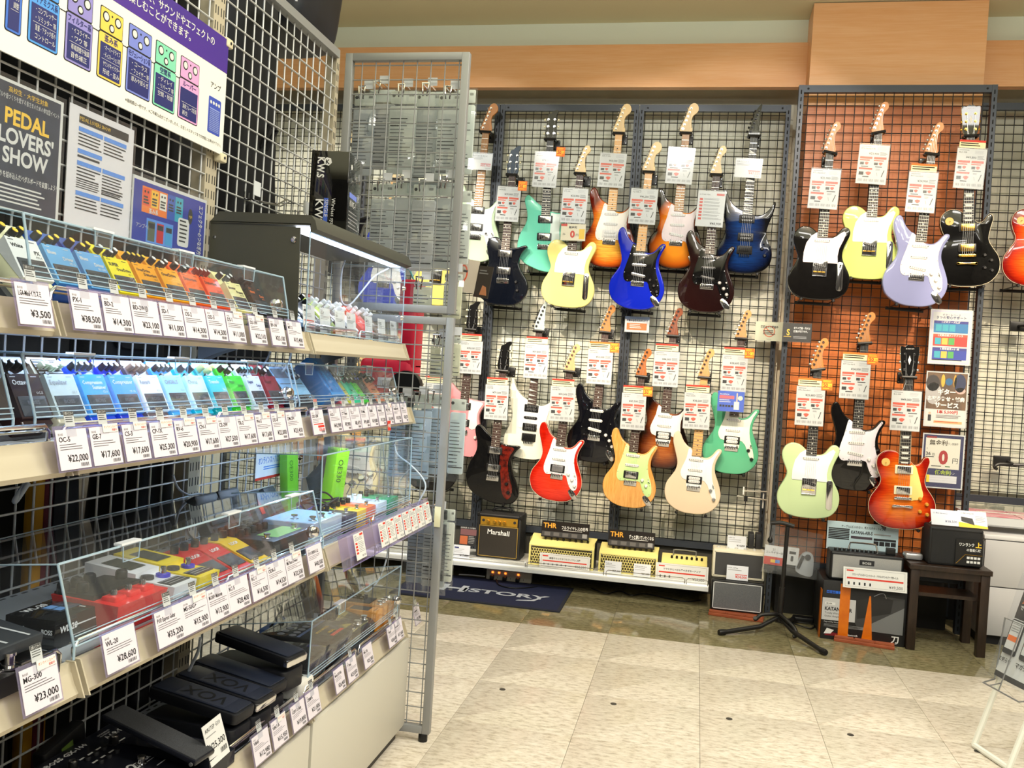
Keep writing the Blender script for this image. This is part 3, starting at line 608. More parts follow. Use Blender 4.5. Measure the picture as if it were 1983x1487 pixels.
add('glossy black single-cutaway guitar with two chrome humbuckers and a pointed horn', 'the black guitar with two chrome humbuckers', 'hornet', (1000, 288), (972, 592), F1, LQ((10, 14, 24)), None, 'rose', LQ((40, 60, 90), .1), 'open3', tk=M((230, 226, 190), .4), pick='hh', knobs=2, km=BLK, card=(962, 360, 1007, 427, 'HORNET', '¥79,000', dict(fifty=True)))
add('turquoise offset guitar with two humbuckers and a white guard', 'the turquoise offset guitar', 'offset', (1072, 219), (1052, 528), B1, LQ((118, 218, 192)), M((230, 244, 240), .3), 'ebony', BLH, 'open3', tk=M((235, 230, 195), .4), pick='hh', over='teal', knobs=0, card=(1034, 294, 1080, 361, 'SKATER', '¥78,000', dict(fifty=True)))
G4 = add('cream single-cutaway guitar with white guard, a 0-yen slip on its neck', 'the cream guitar below the 0-yen slip', 'tele', (1132, 284), (1097, 596), F1, LQ((234, 224, 140)), M((248, 250, 235), .3), 'rose', PALE, 'small', pick='tele', br='tele', plate=True, card=(1088, 363, 1137, 430, 'LTL-II-R', '¥33,000', dict()))
add('cherry sunburst flame-top guitar with white guard and maple neck', 'the cherry sunburst maple-neck guitar', 'strat', (1205, 207), (1176, 519), B1, burst('6e1a08', 'e2701a', 'ffc850'), M((248, 244, 238), .3), 'maple', PALE, 'big', pick='ssw', title='Squier', card=(1160, 295, 1211, 361, 'AFF ST MN', '¥60,500', dict()))
add('bright blue guitar with black guard and maple neck', 'the bright blue guitar', 'strat', (1263, 280), (1230, 600), F1, LQ((14, 34, 176)), M((16, 16, 18), .2, coat=.5), 'maple', PALE, 'big', pick='sss', pc=M((170, 170, 175), .2, .6), km=BLK, title='Squier', card=(1220, 364, 1272, 432, 'SQ DEB ST', '¥46,200', dict()))
add('three-colour sunburst guitar with white guard beside the bright blue one', 'the orange and black sunburst guitar', 'strat', (1334, 206), (1304, 522), B1, burst('160b08', 'c05a10', 'ff9c28', flame=False), M((238, 226, 232), .3), 'roast', PALE, 'big', pick='sss', title='Squier', card=(1292, 286, 1343, 354, 'AFF ST LRL', '¥58,200', dict()))
add('very dark brown guitar with black guard and rosewood neck', 'the dark brown guitar with black guard', 'strat', (1392, 285), (1364, 606), F1, LQ((30, 10, 10)), M((10, 10, 11), .2, coat=.5), 'rose', PALE, 'small', pick='sss', pc=BLK, km=M((205, 200, 200), .4), card=(1350, 368, 1403, 437, 'GUITAR DEAL', '¥48,900', dict(style='list')))
add('dark blue pointed-horn guitar with shark-tooth inlays and black hardware', 'the dark blue pointed-horn guitar', 'rg', (1464, 211), (1437, 531), B1, burst('05070f', '0a2152', '123f86'), None, 'ebony', BLH, 'point', tun=BLK, pick='bb', br='floyd', bm=BLK, km=BLK, knobs=2, inlay='tooth', title='Ibanez', tm=WHT, card=(1424, 307, 1475, 342, 'GRG220FA', '¥47,025', dict(style='wide')))
add('black single-cutaway guitar with white guard and control plate', 'the white-guarded black guitar on the column', 'tele', (1610, 239), (1580, 582), CF, LQ((12, 11, 11)), M((240, 222, 226), .3), 'ebony', TAN, 'small', pick='tele', br='tele', plate=True, lean=-10, card=(1568, 326, 1625, 402, 'BTL-Standard', '¥25,900', dict()))
add('pale yellow-green single-cutaway guitar on the column behind the lavender one', 'the pale yellow-green guitar', 'tele', (1702, 201), (1676, 542), CB, LQ((208, 226, 132)), M((250, 250, 240), .3), 'ebony', TAN, 'small', pick='tele', br='tele', plate=True, lean=12, card=(1661, 279, 1719, 354, 'BTL-Standard W', '¥23,900', dict()))
add('lavender guitar with white guard on the column', 'the lavender guitar', 'strat', (1807, 240), (1764, 594), CF, LQ((142, 148, 194)), M((250, 240, 240), .3), 'ebony', TAN, 'small', pick='sss', lean=-3, card=(1757, 332, 1813, 409, 'BST-Standard', '¥24,900', dict(hdr=2)))
add('black carved-top guitar with cream binding and gold hardware', 'the black guitar with gold hardware', 'lp', (1876, 206), (1866, 556), CB, LQ((10, 10, 10)), M((12, 12, 12), .2, coat=.5), 'ebony', BLH, 'lp', tun=GOLD, pick='gg', br='tom', bm=GOLD, knobs=4, km=BLK, bind=M((235, 222, 190), .4, name='cream_binding'), inlay='block', title="BUNSUN'S", tm=WHT, card=(1850, 286, 1907, 363, 'BLC-400', '¥49,800', dict(hdr=1)))
add('red sunburst carved-top guitar beyond the wooden column', 'the red sunburst guitar at the picture edge', 'lp', (2025, 205), (1998, 556), B1-.12, burst('8e0f06', 'd23a10', 'f07a20'), None, 'rose', BLH, 'lp', pick='nn', br='tom', knobs=4, km=M((222, 170, 70), .4), bind=M((235, 222, 190), .4, name='cream_binding'))
add('pink offset guitar with white guard, half hidden by the accessory mesh', 'the pink offset guitar', 'offset', (921, 586), (893, 882), B1, LQ((240, 158, 168)), M((240, 244, 240), .3), 'rose', BLH, 'open3', tk=M((235, 230, 195), .4), pick='hh', over='teal', knobs=1, km=WHT, card=(890, 659, 935, 722, 'HORNET P', '¥78,500', dict(hdr=1)))
add('black offset guitar with dark tortoiseshell guard, above the gold-panelled amp', 'the black offset guitar with tortoiseshell guard', 'offset', (982, 663), (952, 972), F1, LQ((10, 10, 12)), TORT, 'rose', BLH, 'open3', tk=M((230, 226, 190), .4), pick='hh', over='offset', knobs=2, km=BLK, bind=None, card=(941, 744, 986, 811, 'SKATER', '¥79,500', dict(hdr=1)))
add('white pointed-horn guitar with black pickups and reversed silver headstock', 'the white pointed-horn guitar', 'rg', (1052, 588), (1022, 888), B1, LQ((236, 240, 228)), PEARL, 'rose', M((190, 205, 205), .3), 'point', tun=BLK, pick='bsb', pc=BLK, br='floyd', bm=BLK, km=BLK, knobs=0, inlay='tooth', title='Ibanez', over='rg', card=(1017, 665, 1063, 731, 'RG355L', '¥59,800', dict(hdr=1)))
add('red flame-top guitar with white pearl guard', 'the red guitar with pearl guard', 'strat', (1112, 665), (1074, 968), F1, burst('b81a08', 'd8301a', 'e43c22'), PEARL, 'rose', PALE, 'small', pick='ssf', bind=M((240, 226, 200), .4), card=(1067, 747, 1115, 814, 'LSE-IIB/TM', '¥39,500', dict(hdr=1)))
add('black guitar with black guard and white pickups, lower row', 'the all-black guitar with white pickups', 'strat', (1180, 590), (1146, 894), B1, LQ((12, 13, 20)), M((12, 13, 18), .2, coat=.5), 'rose', TAN, 'small', pick='sss', card=(1139, 675, 1187, 742, 'LST-II-R/RD', '¥53,000', dict(hdr=2, fifty=True)))
add('natural ash guitar with mint guard', 'the natural wood guitar with mint guard', 'strat', (1249, 674), (1216, 981), F1, wood((206, 142, 66), (232, 176, 100), (60, 5, 3), .25, 'natural_ash_lacquer', 1), MINTG, 'rose', M((188, 110, 52), .35), 'small', pick='ssh', knobs=2, card=(1205, 760, 1252, 830, 'LSE-IIM', '¥43,500', dict(hdr=1, fifty=True)))
add('tobacco sunburst guitar with white guard and a black and white humbucker', 'the tobacco sunburst guitar', 'pac', (1309, 596), (1279, 906), B1, burst('160a08', '5e2a0e', 'b0662a'), M((240, 244, 244), .3), 'rose', M((134, 66, 32), .35), 'small', pick='ssz', knobs=0, title='YAMAHA', card=(1267, 679, 1316, 747, 'PAC612VIIFM', '¥44,000', dict(hdr=1)))
add('pale cream guitar with white guard, humbucker and maple neck', 'the pale cream maple-neck guitar', 'pac', (1369, 674), (1338, 993), F1, LQ((224, 204, 178)), M((238, 244, 244), .3), 'maple', M((226, 166, 106), .35), 'small', pick='ssz', knobs=2, km=STEEL, title='YAMAHA', card=(1326, 759, 1377, 829, 'PAC112VM', '¥38,500', dict(hdr=1)))
add('sea green guitar with white guard, last of the lower row before the column', 'the green guitar', 'pac', (1440, 600), (1411, 916), B1, LQ((92, 182, 142)), M((244, 246, 232), .3), 'rose', M((226, 166, 106), .35), 'small', pick='ssz', knobs=2, km=BLK, title='YAMAHA', card=(1399, 686, 1448, 757, 'PAC112V', '¥38,600', dict(hdr=1, fifty=True)))
add('mint green single-cutaway guitar with white guard low on the column', 'the mint green guitar on the column', 'tele', (1586, 654), (1560, 1001), CF, LQ((196, 218, 168)), M((230, 234, 244), .3), 'ebony', TAN, 'small', pick='tele', br='tele', plate=True, lean=12, card=(1543, 747, 1598, 822, 'BTL-Standard', '¥25,800', dict(hdr=2, fifty=True)))
add('black guitar with white guard between the mint and cherry guitars on the column', 'the black guitar between the mint and cherry ones', 'strat', (1676, 604), (1648, 948), CB, LQ((10, 10, 11)), M((236, 230, 242), .3), 'ebony', TAN, 'small', pick='sss', lean=8, card=(1629, 697, 1686, 770, 'BST-Standard', '¥24,500', dict(hdr=2, fifty=True)))
add('cherry sunburst carved-top guitar with cream guard low on the column', 'the cherry sunburst guitar with cream guard', 'lp', (1759, 667), (1741, 1022), CF, burst('8c1006', 'cc3c0c', 'e27a1a'), M((246, 214, 130), .3), 'ebony', BLH, 'lp', pick='nn', br='tom', knobs=4, km=M((214, 160, 60), .35, .2, name='gold_knob'), bind=M((240, 226, 190), .4, name='cream_binding'), inlay='block', title="BUNSUN'S", tm=WHT, card=(1727, 755, 1785, 832, 'BLS-500', '¥49,000', dict()))
add('pale yellow guitar seen through the accessory mesh and its bags', 'the pale yellow guitar behind the mesh', 'tele', (873, 285), (843, 592), F1, LQ((244, 226, 120)), None, 'rose', PALE, 'small', pick='tele', br='tele', plate=True)
add('black guitar seen through the lower accessory mesh', 'the black guitar behind the lower mesh', 'hornet', (860, 640), (836, 950), F1, LQ((10, 10, 12)), None, 'rose', BLH, 'open3', tk=M((230, 226, 190), .4), pick='hh', knobs=2, km=BLK, card=(822, 741, 866, 806, 'HORNET', '¥68,200', dict(hdr=1)))
add('blue guitar glimpsed behind the lit display case', 'the blue guitar behind the lit case', 'strat', (775, 296), (742, 600), F1, LQ((40, 60, 170)), M((236, 230, 225), .3), 'maple', PALE, 'big', pick='sss')
add('orange sunburst guitar glimpsed through the rack wires', 'the orange guitar glimpsed through the rack wires', 'strat', (640, 585), (612, 890), B1, burst('5a1c08', 'c8641a', 'f0a63c'), WHT, 'maple', PALE, 'big', pick='sss', card=(600, 664, 640, 722, 'BST-2', '¥31,500', dict(hdr=1)))
add('cream guitar glimpsed through the wires below the lit case', 'the cream guitar glimpsed below the lit case', 'strat', (712, 660), (684, 966), F1, LQ((238, 226, 180)), WHT, 'maple', PALE, 'big', pick='sss', card=(668, 742, 712, 806, 'BST-3', '¥32,500', dict(hdr=1)))
add('dark guitar glimpsed through the wires just before the lit case', 'the dark guitar glimpsed just before the lit case', 'hornet', (700, 230), (668, 536), B1, LQ((14, 14, 18)), None, 'rose', PALE, 'open3', pick='hh', knobs=2, km=BLK)
# ================================================================ left accessory rack
MX = -1.2965
def rack_post(mb, y, z0, z1, x=-1.31, w=.028):
    mb.box(x-.02, y-w/2, z0, x+.02, y+w/2, z1, CREAM)
    for i in range(int((z1-z0)/.04)):
        z = z0+.02+i*.04
        for dy in (-.006, .006): mb.box(x+.019, y+dy-.0018, z, x+.0206, y+dy+.0018, z+.022, M((60, 58, 54), .8, name='slot_shadow'))
def rack_bay(label, y0, y1, yo, zo):
    t = thing('rack_bay', label, 'display rack', (MX, y0, 0), 'bays of the pale wire rack'); I = Matrix.Translation((-MX, -y0, 0))
    for y in (y0+.014, y1-.014):
        p = MB(); p.T = I; rack_post(p, y, 0, 2.36); p.build('post', t)
    p = MB(); p.T = I; p.box(MX-.012, y0+.028, 2.335, MX+.018, y1-.028, 2.362, RACK); p.build('top_rail', t)
    p = MB(); p.T = I; p.box(MX-.03, y0+.028, .05, MX+.0, y1-.028, .34, CREAM); p.build('base_panel', t)
    p = MB(); p.T = I; wire_grid(p, y0+.028, y1-.028, .34, 2.335, MX, WIREW, r=.0025, xo=yo, zo=zo, plane='X'); tag(p.build('wire_grid', t), kind='stuff')
rack_bay('pale wire rack bay holding the near ends of the shelves', .30, 1.25, 1.5608-1.5, 1.0088-.95)
rack_bay('pale wire rack bay behind the banner and the blue and orange pedals', 1.25, 2.20, 1.5608-1.0, 1.0088-.95)
rack_bay('pale wire rack bay with the lit hooded case, meeting the grey end panel', 2.20, 3.00, 2.2997-1.0, 2.0365-2.0)
# end panels
def end_panel(label, z0, z1):
    t = thing('end_panel', label, 'display panel', (-1.27, 3.017, z0), 'grey framed wire end panels'); x0, x1, y = -1.272, -.826, 3.017; I = Matrix.Translation((1.27, -y, -z0)); f = .026
    for nm, b in (('frame_post', (x0, y-.012, z0, x0+f, y+.014, z1)), ('frame_post', (x1-f, y-.012, z0, x1, y+.014, z1)), ('frame_rail', (x0+f, y-.012, z0, x1-f, y+.014, z0+f)), ('frame_rail', (x0+f, y-.012, z1-f, x1-f, y+.014, z1))):
        p = MB(); p.T = I; p.rbox(*b, RACK, .0015); p.build(nm, t)
    p = MB(); p.T = I; wire_grid(p, x0+f, x1-f, z0+f, z1-f, y, RACK, r=.0022, xo=-.8625-.4, zo=(2.2757 if z0 > 1 else .3637)-2); tag(p.build('wire_grid', t), kind='stuff')
end_panel('upper grey framed wire end panel hung with clear accessory bags', 1.475, 2.365)
end_panel('lower grey framed wire end panel reaching down to the pale floor', .028, 1.462)
for x in (-1.25, -.85):
    p = MB(); p.knob((0, 0, 0), .016, .028, BLK); tag(p.build('panel_foot', mat=Matrix.Translation((x, 3.018, 0))), 'black round foot under the %s corner of the grey end panel' % ('inner' if x < -1 else 'outer'), 'foot')
# shelves
def shelf(where, y0, y1, z, xf, drop=.040, brk=True, xb=-1.285):
    t = thing('shelf', 'pale steel shelf '+where, 'shelf', (xf, y0, z), 'steel shelves of the wire rack'); I = Matrix.Translation((-xf, -y0, -z))
    p = MB(); p.T = I; p.box(xb, y0+.002, z-.014, xf-.012, y1-.002, z, SHELF)
    n = int((y1-y0)/.03)
    for i in range(n): p.box(xb+.008, y0+.01+i*.03, z, xb+.013, y0+.025+i*.03, z+.0006, M((70, 74, 80), .8, name='slot_shadow')); 
    p.build('tray', t)
    p = MB(); p.T = I
    p.side([(xf-.014, z+.006), (xf-.006, z+.006), (xf-.004, z-.008), (xf-.002, z-.010), (xf+.004, z-.026), (xf+.012, z-drop), (xf+.008, z-drop-.008), (xf-.014, z-drop-.008)], y0+.003, y1-.003, CREAM)
    p.side([(xf-.014, z+.008), (xf+.002, z+.008), (xf+.022, z-drop-.006), (xf-.014, z-drop-.010)], y0, y0+.003, CREAM); p.side([(xf-.014, z+.008), (xf+.002, z+.008), (xf+.022, z-drop-.006), (xf-.014, z-drop-.010)], y1-.003, y1, CREAM)
    p.build('price_rail', t)
    if brk:
        for y in (y0+.012, y1-.018):
            p = MB(); p.T = I; p.side([(xb, z-.014), (xf-.03, z-.014), (xf-.04, z-.026), (xb+.11, z-.040), (xb+.05, z-.062), (xb, z-.085)], y, y+.003, M((130, 138, 150), .45, .2, name='bracket_enamel')); p.build('bracket', t)
    p = MB(); p.T = I; L = y1-y0; k = 2 if L < .7 else 2
    for i in range(k):
        a, b = y0+.01+i*L/k, y0+L/k-.012+i*L/k
        for h in (.016, .034): p.tube([(xf-.018, a, z+h-.012), (xf-.018, b, z+h-.012)], .0022, CHROME, 6)
        p.tube([(xf-.018, a, z-.01), (xf-.018, a, z+.02), (xf-.018, a+.010, z+.030), (xf-.018, b-.010, z+.030), (xf-.018, b, z+.02), (xf-.018, b, z-.01)], .0036, CHROME, 8)
    p.build('wire_fence', t)
SH = dict(A=(1.355, -.99), B=(1.140, -.955), C=(.800, -.915), D=(.405, -.935))
BAYS = ((.30, 1.245), (1.255, 2.195), (2.205, 2.99))
nm = {'A': 'top', 'B': 'second', 'C': 'third', 'D': 'lowest'}; bn = ('in the near bay', 'in the middle bay', 'in the far bay by the end panel')
for k, (z, xf) in SH.items():
    for i, (a, b) in enumerate(BAYS):
        shelf('of the %s level, %s' % (nm[k], bn[i]), a, b, z, xf, brk=k != 'D')
# cabinets below
for i, (a, b) in enumerate(((.30, 1.245), (1.255, 2.193), (2.207, 3.015))):
    t = thing('base_cabinet', 'cream steel base cabinet '+('at the near end', 'below the wah pedals', 'with the tall blank front at the end of the rack')[i], 'cabinet', (-.92, a, 0), 'cream base cabinets')
    I = Matrix.Translation((.92, -a, 0)); CAB = M((206, 202, 190), .45, name='cabinet_enamel')
    p = MB(); p.T = I; p.box(-1.28, a, .045, -.932, b, .346, CAB); p.build('carcass', t)
    p = MB(); p.T = I; p.rbox(-.932, a+.002, .05, -.918, b-.002, .352, CAB, .001); p.build('front_panel', t)
    p = MB(); p.T = I; p.box(-1.26, a+.01, 0, -.945, b-.01, .045, M((60, 56, 50), .6, name='plinth')); p.build('plinth', t)
# acrylic cases
def case(where, y0, y1, zb, zt, xb_, xt, ztb, lid=True, clips=(), lock=None, xback=-1.272):
    t = thing('acrylic_case', 'clear acrylic case '+where.replace('over the ', 'over '), 'display case', (xb_, y0, zb), 'clear acrylic cases on the shelves'); I = Matrix.Translation((-xb_, -y0, -zb))
    e = .0018
    def sheet(a, b, c, d, nmx):
        p = MB(); p.T = I; p.quad(a, b, c, d, ACR); return p.build(nmx, t, sharp=0)
    sheet((xb_, y0, zb), (xb_, y1, zb), (xt, y1, zt), (xt, y0, zt), 'front_sheet')
    if lid: sheet((xt, y0, zt), (xt, y1, zt), (xback, y1, ztb), (xback, y0, ztb), 'lid')
    for y in (y0, y1): sheet((xb_, y, zb), (xt, y, zt), (xback, y, ztb), (xback, y, zb-.02), 'side_sheet')
    p = MB(); p.T = I
    p.tube([(xt, y0, zt), (xt, y1, zt)], .0022, ACRE, 6); p.tube([(xb_, y0, zb), (xb_, y1, zb)], .0014, ACRE, 6)
    for y in (y0, y1):
        p.tube([(xb_, y, zb-.02), (xb_, y, zb), (xt, y, zt)], .0022, ACRE, 6); p.tube([(xt, y, zt), (xback, y, ztb), (xback, y, zb-.03)], .0016, ACRE, 6)
    p.tube([(xback, y0, ztb), (xback, y1, ztb)], .0015, ACRE, 6)
    for h in (.008, .016): p.tube([(xb_, y0, zb+h), (xb_, y1, zb+h)], .0010, ACRE, 5)
    p.build('edge', t)
    for y in clips:
        p = MB(); p.T = I; p.box(xt-.012, y-.028, zt+.001, xt+.004, y+.028, zt+.005, M((230, 235, 242), .3, name='clip_plastic')); p.quad((xt+.0025, y-.024, zt-.028), (xt+.0025, y+.024, zt-.028), (xt+.0035, y+.028, zt+.002), (xt+.0035, y-.028, zt+.002), FILM)
        p.tube([(xt+.004, y-.024, zt), (xt+.004, y-.022, zt-.027), (xt+.004, y+.022, zt-.027), (xt+.004, y+.024, zt)], .0011, ACRE, 5); p.build('label_clip', t)
    if lock:
        p = MB(); p.T = I; c = (lock[0], lock[1], lock[2]); p.lathe([(.013, -.004), (.016, 0), (.016, .006), (.012, .012), (.014, .016), (.009, .020)], c, (1, -.3, 0), CHROME, 16); p.build('lock', t)
case('over the blue, yellow and orange pedals on the top shelf', 1.212, 2.10, 1.397, 1.492, -1.0, -1.02, 1.53, clips=(1.40, 1.66, 1.92), lock=(-1.02, 2.06, 1.42))
case('over the equalizer and compressor pedals, second shelf', 1.236, 2.17, 1.180, 1.278, -1.0, -1.03, 1.275, clips=(1.38, 1.68, 1.98), lock=(-1.01, 2.13, 1.205))
case('over the green and mint pedals, second shelf far end', 2.195, 2.985, 1.180, 1.278, -1.0, -1.03, 1.275, clips=(2.30, 2.52, 2.76), lock=(-1.01, 2.94, 1.20))
case('over the red, white and yellow effects on the third shelf', 1.238, 2.19, .832, .956, -.912, -.948, .92, clips=(1.42, 1.78, 2.08), lock=(-.93, 2.15, .86))
case('standing tall under the shelf lamp over the lime pedal box', 2.22, 2.975, .832, 1.046, -.935, -.94, 1.03, clips=())
case('over the boxed effects on the lowest shelf', 2.25, 2.985, .447, .603, -.958, -.955, .555, clips=(2.45,), lock=(-.95, 2.93, .50))
case('over the dark pedals at the near end of the second shelf', .62, 1.19, 1.180, 1.270, -1.0, -1.03, 1.27)
# hooded lit case
t = thing('lit_hood', 'dark olive metal hood and end plate with lit tube over the far top shelf', 'display case', (-1.28, 2.205, 1.36)); I = Matrix.Translation((1.28, -2.205, -1.36))
OLV = M((74, 74, 66), .55, .1, name='olive_grey_enamel')
p = MB(); p.T = I; p.side([(-1.285, 1.362), (-1.024, 1.362), (-1.03, 1.632), (-1.285, 1.640)], 2.203, 2.207, OLV)
p.lathe([(.008, 0), (.008, .003), (.005, .004)], (-1.045, 2.203, 1.60), (0, -1, 0), CHROME, 12); p.lathe([(.004, 0), (.004, .002)], (-1.27, 2.203, 1.60), (0, -1, 0), CHROME, 8); p.build('end_plate', t)
p = MB(); p.T = I; p.side([(-1.285, 1.640), (-1.26, 1.668), (-1.0, 1.664), (-.988, 1.650), (-.982, 1.628), (-1.0, 1.622), (-1.002, 1.640)], 2.200, 2.99, OLV); p.box(-1.285, 2.2, 1.638, -1.0, 2.99, 1.642, OLV); p.build('hood', t)
p = MB(); p.T = I; p.rbox(-1.055, 2.22, 1.622, -1.012, 2.975, 1.638, M((235, 240, 255), .4, emit=6, name='lit_tube'), .006); p.build('light_tube', t)
for pts in (((-1.0, 2.205, 1.366), (-1.0, 2.985, 1.366), (-1.002, 2.985, 1.622), (-1.002, 2.205, 1.622)), ((-1.0, 2.985, 1.366), (-1.27, 2.985, 1.366), (-1.27, 2.985, 1.63), (-1.002, 2.985, 1.622))):
    p = MB(); p.T = I; p.quad(*pts, ACR); p.tube([pts[0], pts[1], pts[2], pts[3], pts[0]], .0018, ACRE, 5); p.build('acrylic_sheet', t, sharp=0)
for y, z in ((2.955, 1.55), (2.955, 1.45)):
    p = MB(); p.T = I; p.lathe([(.008, 0), (.010, .004), (.006, .012)], (-.999, y, z), (1, 0, 0), CHROME, 10); p.build('lock', t)
def lamp_bar(label, y0, y1, x, z):
    t = thing('shelf_lamp', label, 'lamp', (x, y0, z), 'tube lamps under the shelves'); p = MB(); p.T = Matrix.Translation((-x, -y0, -z)); p.box(x-.03, y0, z+.012, x+.03, y1, z+.020, M((215, 222, 232), .4, name='lamp_housing')); p.build('housing', t)
    p = MB(); p.T = Matrix.Translation((-x, -y0, -z)); p.rbox(x-.012, y0+.01, z, x+.012, y1-.01, z+.012, M((225, 236, 255), .4, emit=7, name='lit_tube'), .004); p.build('light_tube', t)
lamp_bar('lit white tube lamp under the second shelf, above the lime box', 2.25, 2.86, -1.05, 1.082)
lamp_bar('lit white tube lamp under the top shelf, above the equalizer pedal', 1.28, 2.17, -1.06, 1.322)
# white cords
def cord(label, pts, r=.003, m=None, nme='cord'):
    p = MB(); p.tube(smooth(pts, 6, False), r, m or M((205, 215, 228), .4, name='white_cord'), 8); return tag(p.build(nme, sharp=60), label, 'cord')
def AT(*l): return [tuple(at(x, y, a, v)) for x, y, a, v in l]
cord('white cord looping inside the lit hooded case', AT((668, 505, 'X', -1.20), (661, 530, 'X', -1.18), (660, 575, 'X', -1.16), (667, 590, 'X', -1.14), (680, 588, 'X', -1.12), (700, 565, 'X', -1.10), (725, 535, 'X', -1.08), (752, 520, 'X', -1.06)))
cord('pale cord hanging behind the tag row of the top shelf', AT((528, 668, 'X', -1.15), (520, 690, 'X', -1.15), (500, 725, 'X', -1.12), (494, 740, 'X', -1.1)))
cord('pale cord curving in front of the large blue pedal', AT((566, 668, 'X', -1.08), (560, 700, 'X', -1.08), (545, 722, 'X', -1.08), (520, 750, 'X', -1.09)))
cord('white flat cord hanging over the yellow bag behind the wires', AT((64, 915, 'X', -1.28), (50, 935, 'X', -1.28), (29, 967, 'X', -1.275), (33, 968, 'X', -1.275), (55, 935, 'X', -1.27)), .005)
cord('white cord curving down in front of the tall clear case end', AT((764, 860, 'Y', 3.0), (770, 880, 'Y', 3.0), (795, 900, 'Y', 3.0), (818, 925, 'Y', 3.0), (824, 945, 'Y', 3.0), (812, 970, 'Y', 3.0), (806, 990, 'Y', 3.0)), .0028)
cord('thin white cord hanging straight inside the tall clear case', AT((743, 850, 'X', -1.1), (743, 880, 'X', -1.1), (751, 930, 'X', -1.1), (752, 965, 'X', -1.1)))
cord('white cord looping behind the third shelf effects', AT((335, 920, 'X', -1.26), (345, 945, 'X', -1.26), (365, 958, 'X', -1.25), (390, 957, 'X', -1.24), (420, 975, 'X', -1.2), (432, 1010, 'X', -1.2), (425, 1040, 'X', -1.2), (390, 1052, 'X', -1.2), (365, 1035, 'X', -1.22), (360, 1010, 'X', -1.24)))
cord('white cord hanging behind the lowest clear case', AT((680, 1080, 'X', -1.15), (682, 1105, 'X', -1.15), (698, 1135, 'X', -1.13), (712, 1145, 'X', -1.12), (735, 1120, 'X', -1.1), (750, 1075, 'X', -1.08), (748, 1050, 'X', -1.08)))
cord('white cord hanging from the third shelf near the wah pedals', AT((388, 1236, 'X', -1.1), (384, 1260, 'X', -1.12), (370, 1290, 'X', -1.15), (358, 1316, 'X', -1.17)), .004)
# banner and posters
def panel_on_mesh(name, label, cat, y0, y1, z0, z1, x, m, th=.004):
    W, H = y1-y0, z1-z0; T = facing_aisle((x, y0, z0)); t = thing(name, label, cat, T); s = MB(); s.box(0, 0, -th, W, H, 0, m); return t, s, W, H
NAVY = M((38, 44, 112), .5, name='navy_print'); BLUEC = M((92, 150, 235), .5, name='blue_print'); PURP = M((86, 44, 160), .45, noise=((58, 40, 140), (1, 8, 1), .8), name='violet_print')
t, s, W, H = panel_on_mesh('hanging_banner', 'long white banner with violet header and a chain of coloured pedal drawings', 'banner', .55, 2.214, 1.818, 2.120, -1.268, M((246, 244, 238), .45, name='banner_board'))
Z = .0005
s.box(0, H-.088, 0, W, H, .0006, PURP); s.text('効果的な接続例', W-.60, H-.068, .045, .0012, WHT, al='R', bold=.02, sx=.85)
s.text('接続順を変えることで、サウンドやエフェクトの', W-.57, H-.038, .017, .0012, WHT, bold=.015, wmax=.50); s.text('効果の変化を楽しむことができます。', W-.57, H-.066, .017, .0012, WHT, bold=.015, wmax=.40)
cols = [((70, 120, 220), 'ギター', ('出力', '調整')), ((84, 160, 240), 'ダイナミクス系', ('・コンプレッサー', '・リミッター 等', '音量・アタック感の', 'コントロール')), ((150, 142, 214), 'フィルター系', ('・イコライザー', '・ワウ 等', '帯域調整や強調', '音色補正')), ((248, 212, 92), '歪み系', ('・オーバードライブ', '・ディストーション等', 'サウンドキャラクター', '形成・歪み')), ((126, 140, 224), 'モジュレーション系', ('・コーラス', '・フェイザー 等', '厚みや揺らぎ')), ((134, 220, 186), '空間系', ('・ディレイ', '・リバーブ 等', '空間・残響')), ((232, 168, 220), 'ルーパー', ('', '', '演奏フレーズ反復', '再生'))]
PXS = ((-30, 40), (43, 110), (114, 176), (178, 235), (236, 290), (291, 340), (340, 386))
PAN = [.55, .737, .916, 1.088, 1.262, 1.430, 1.590, 1.755]
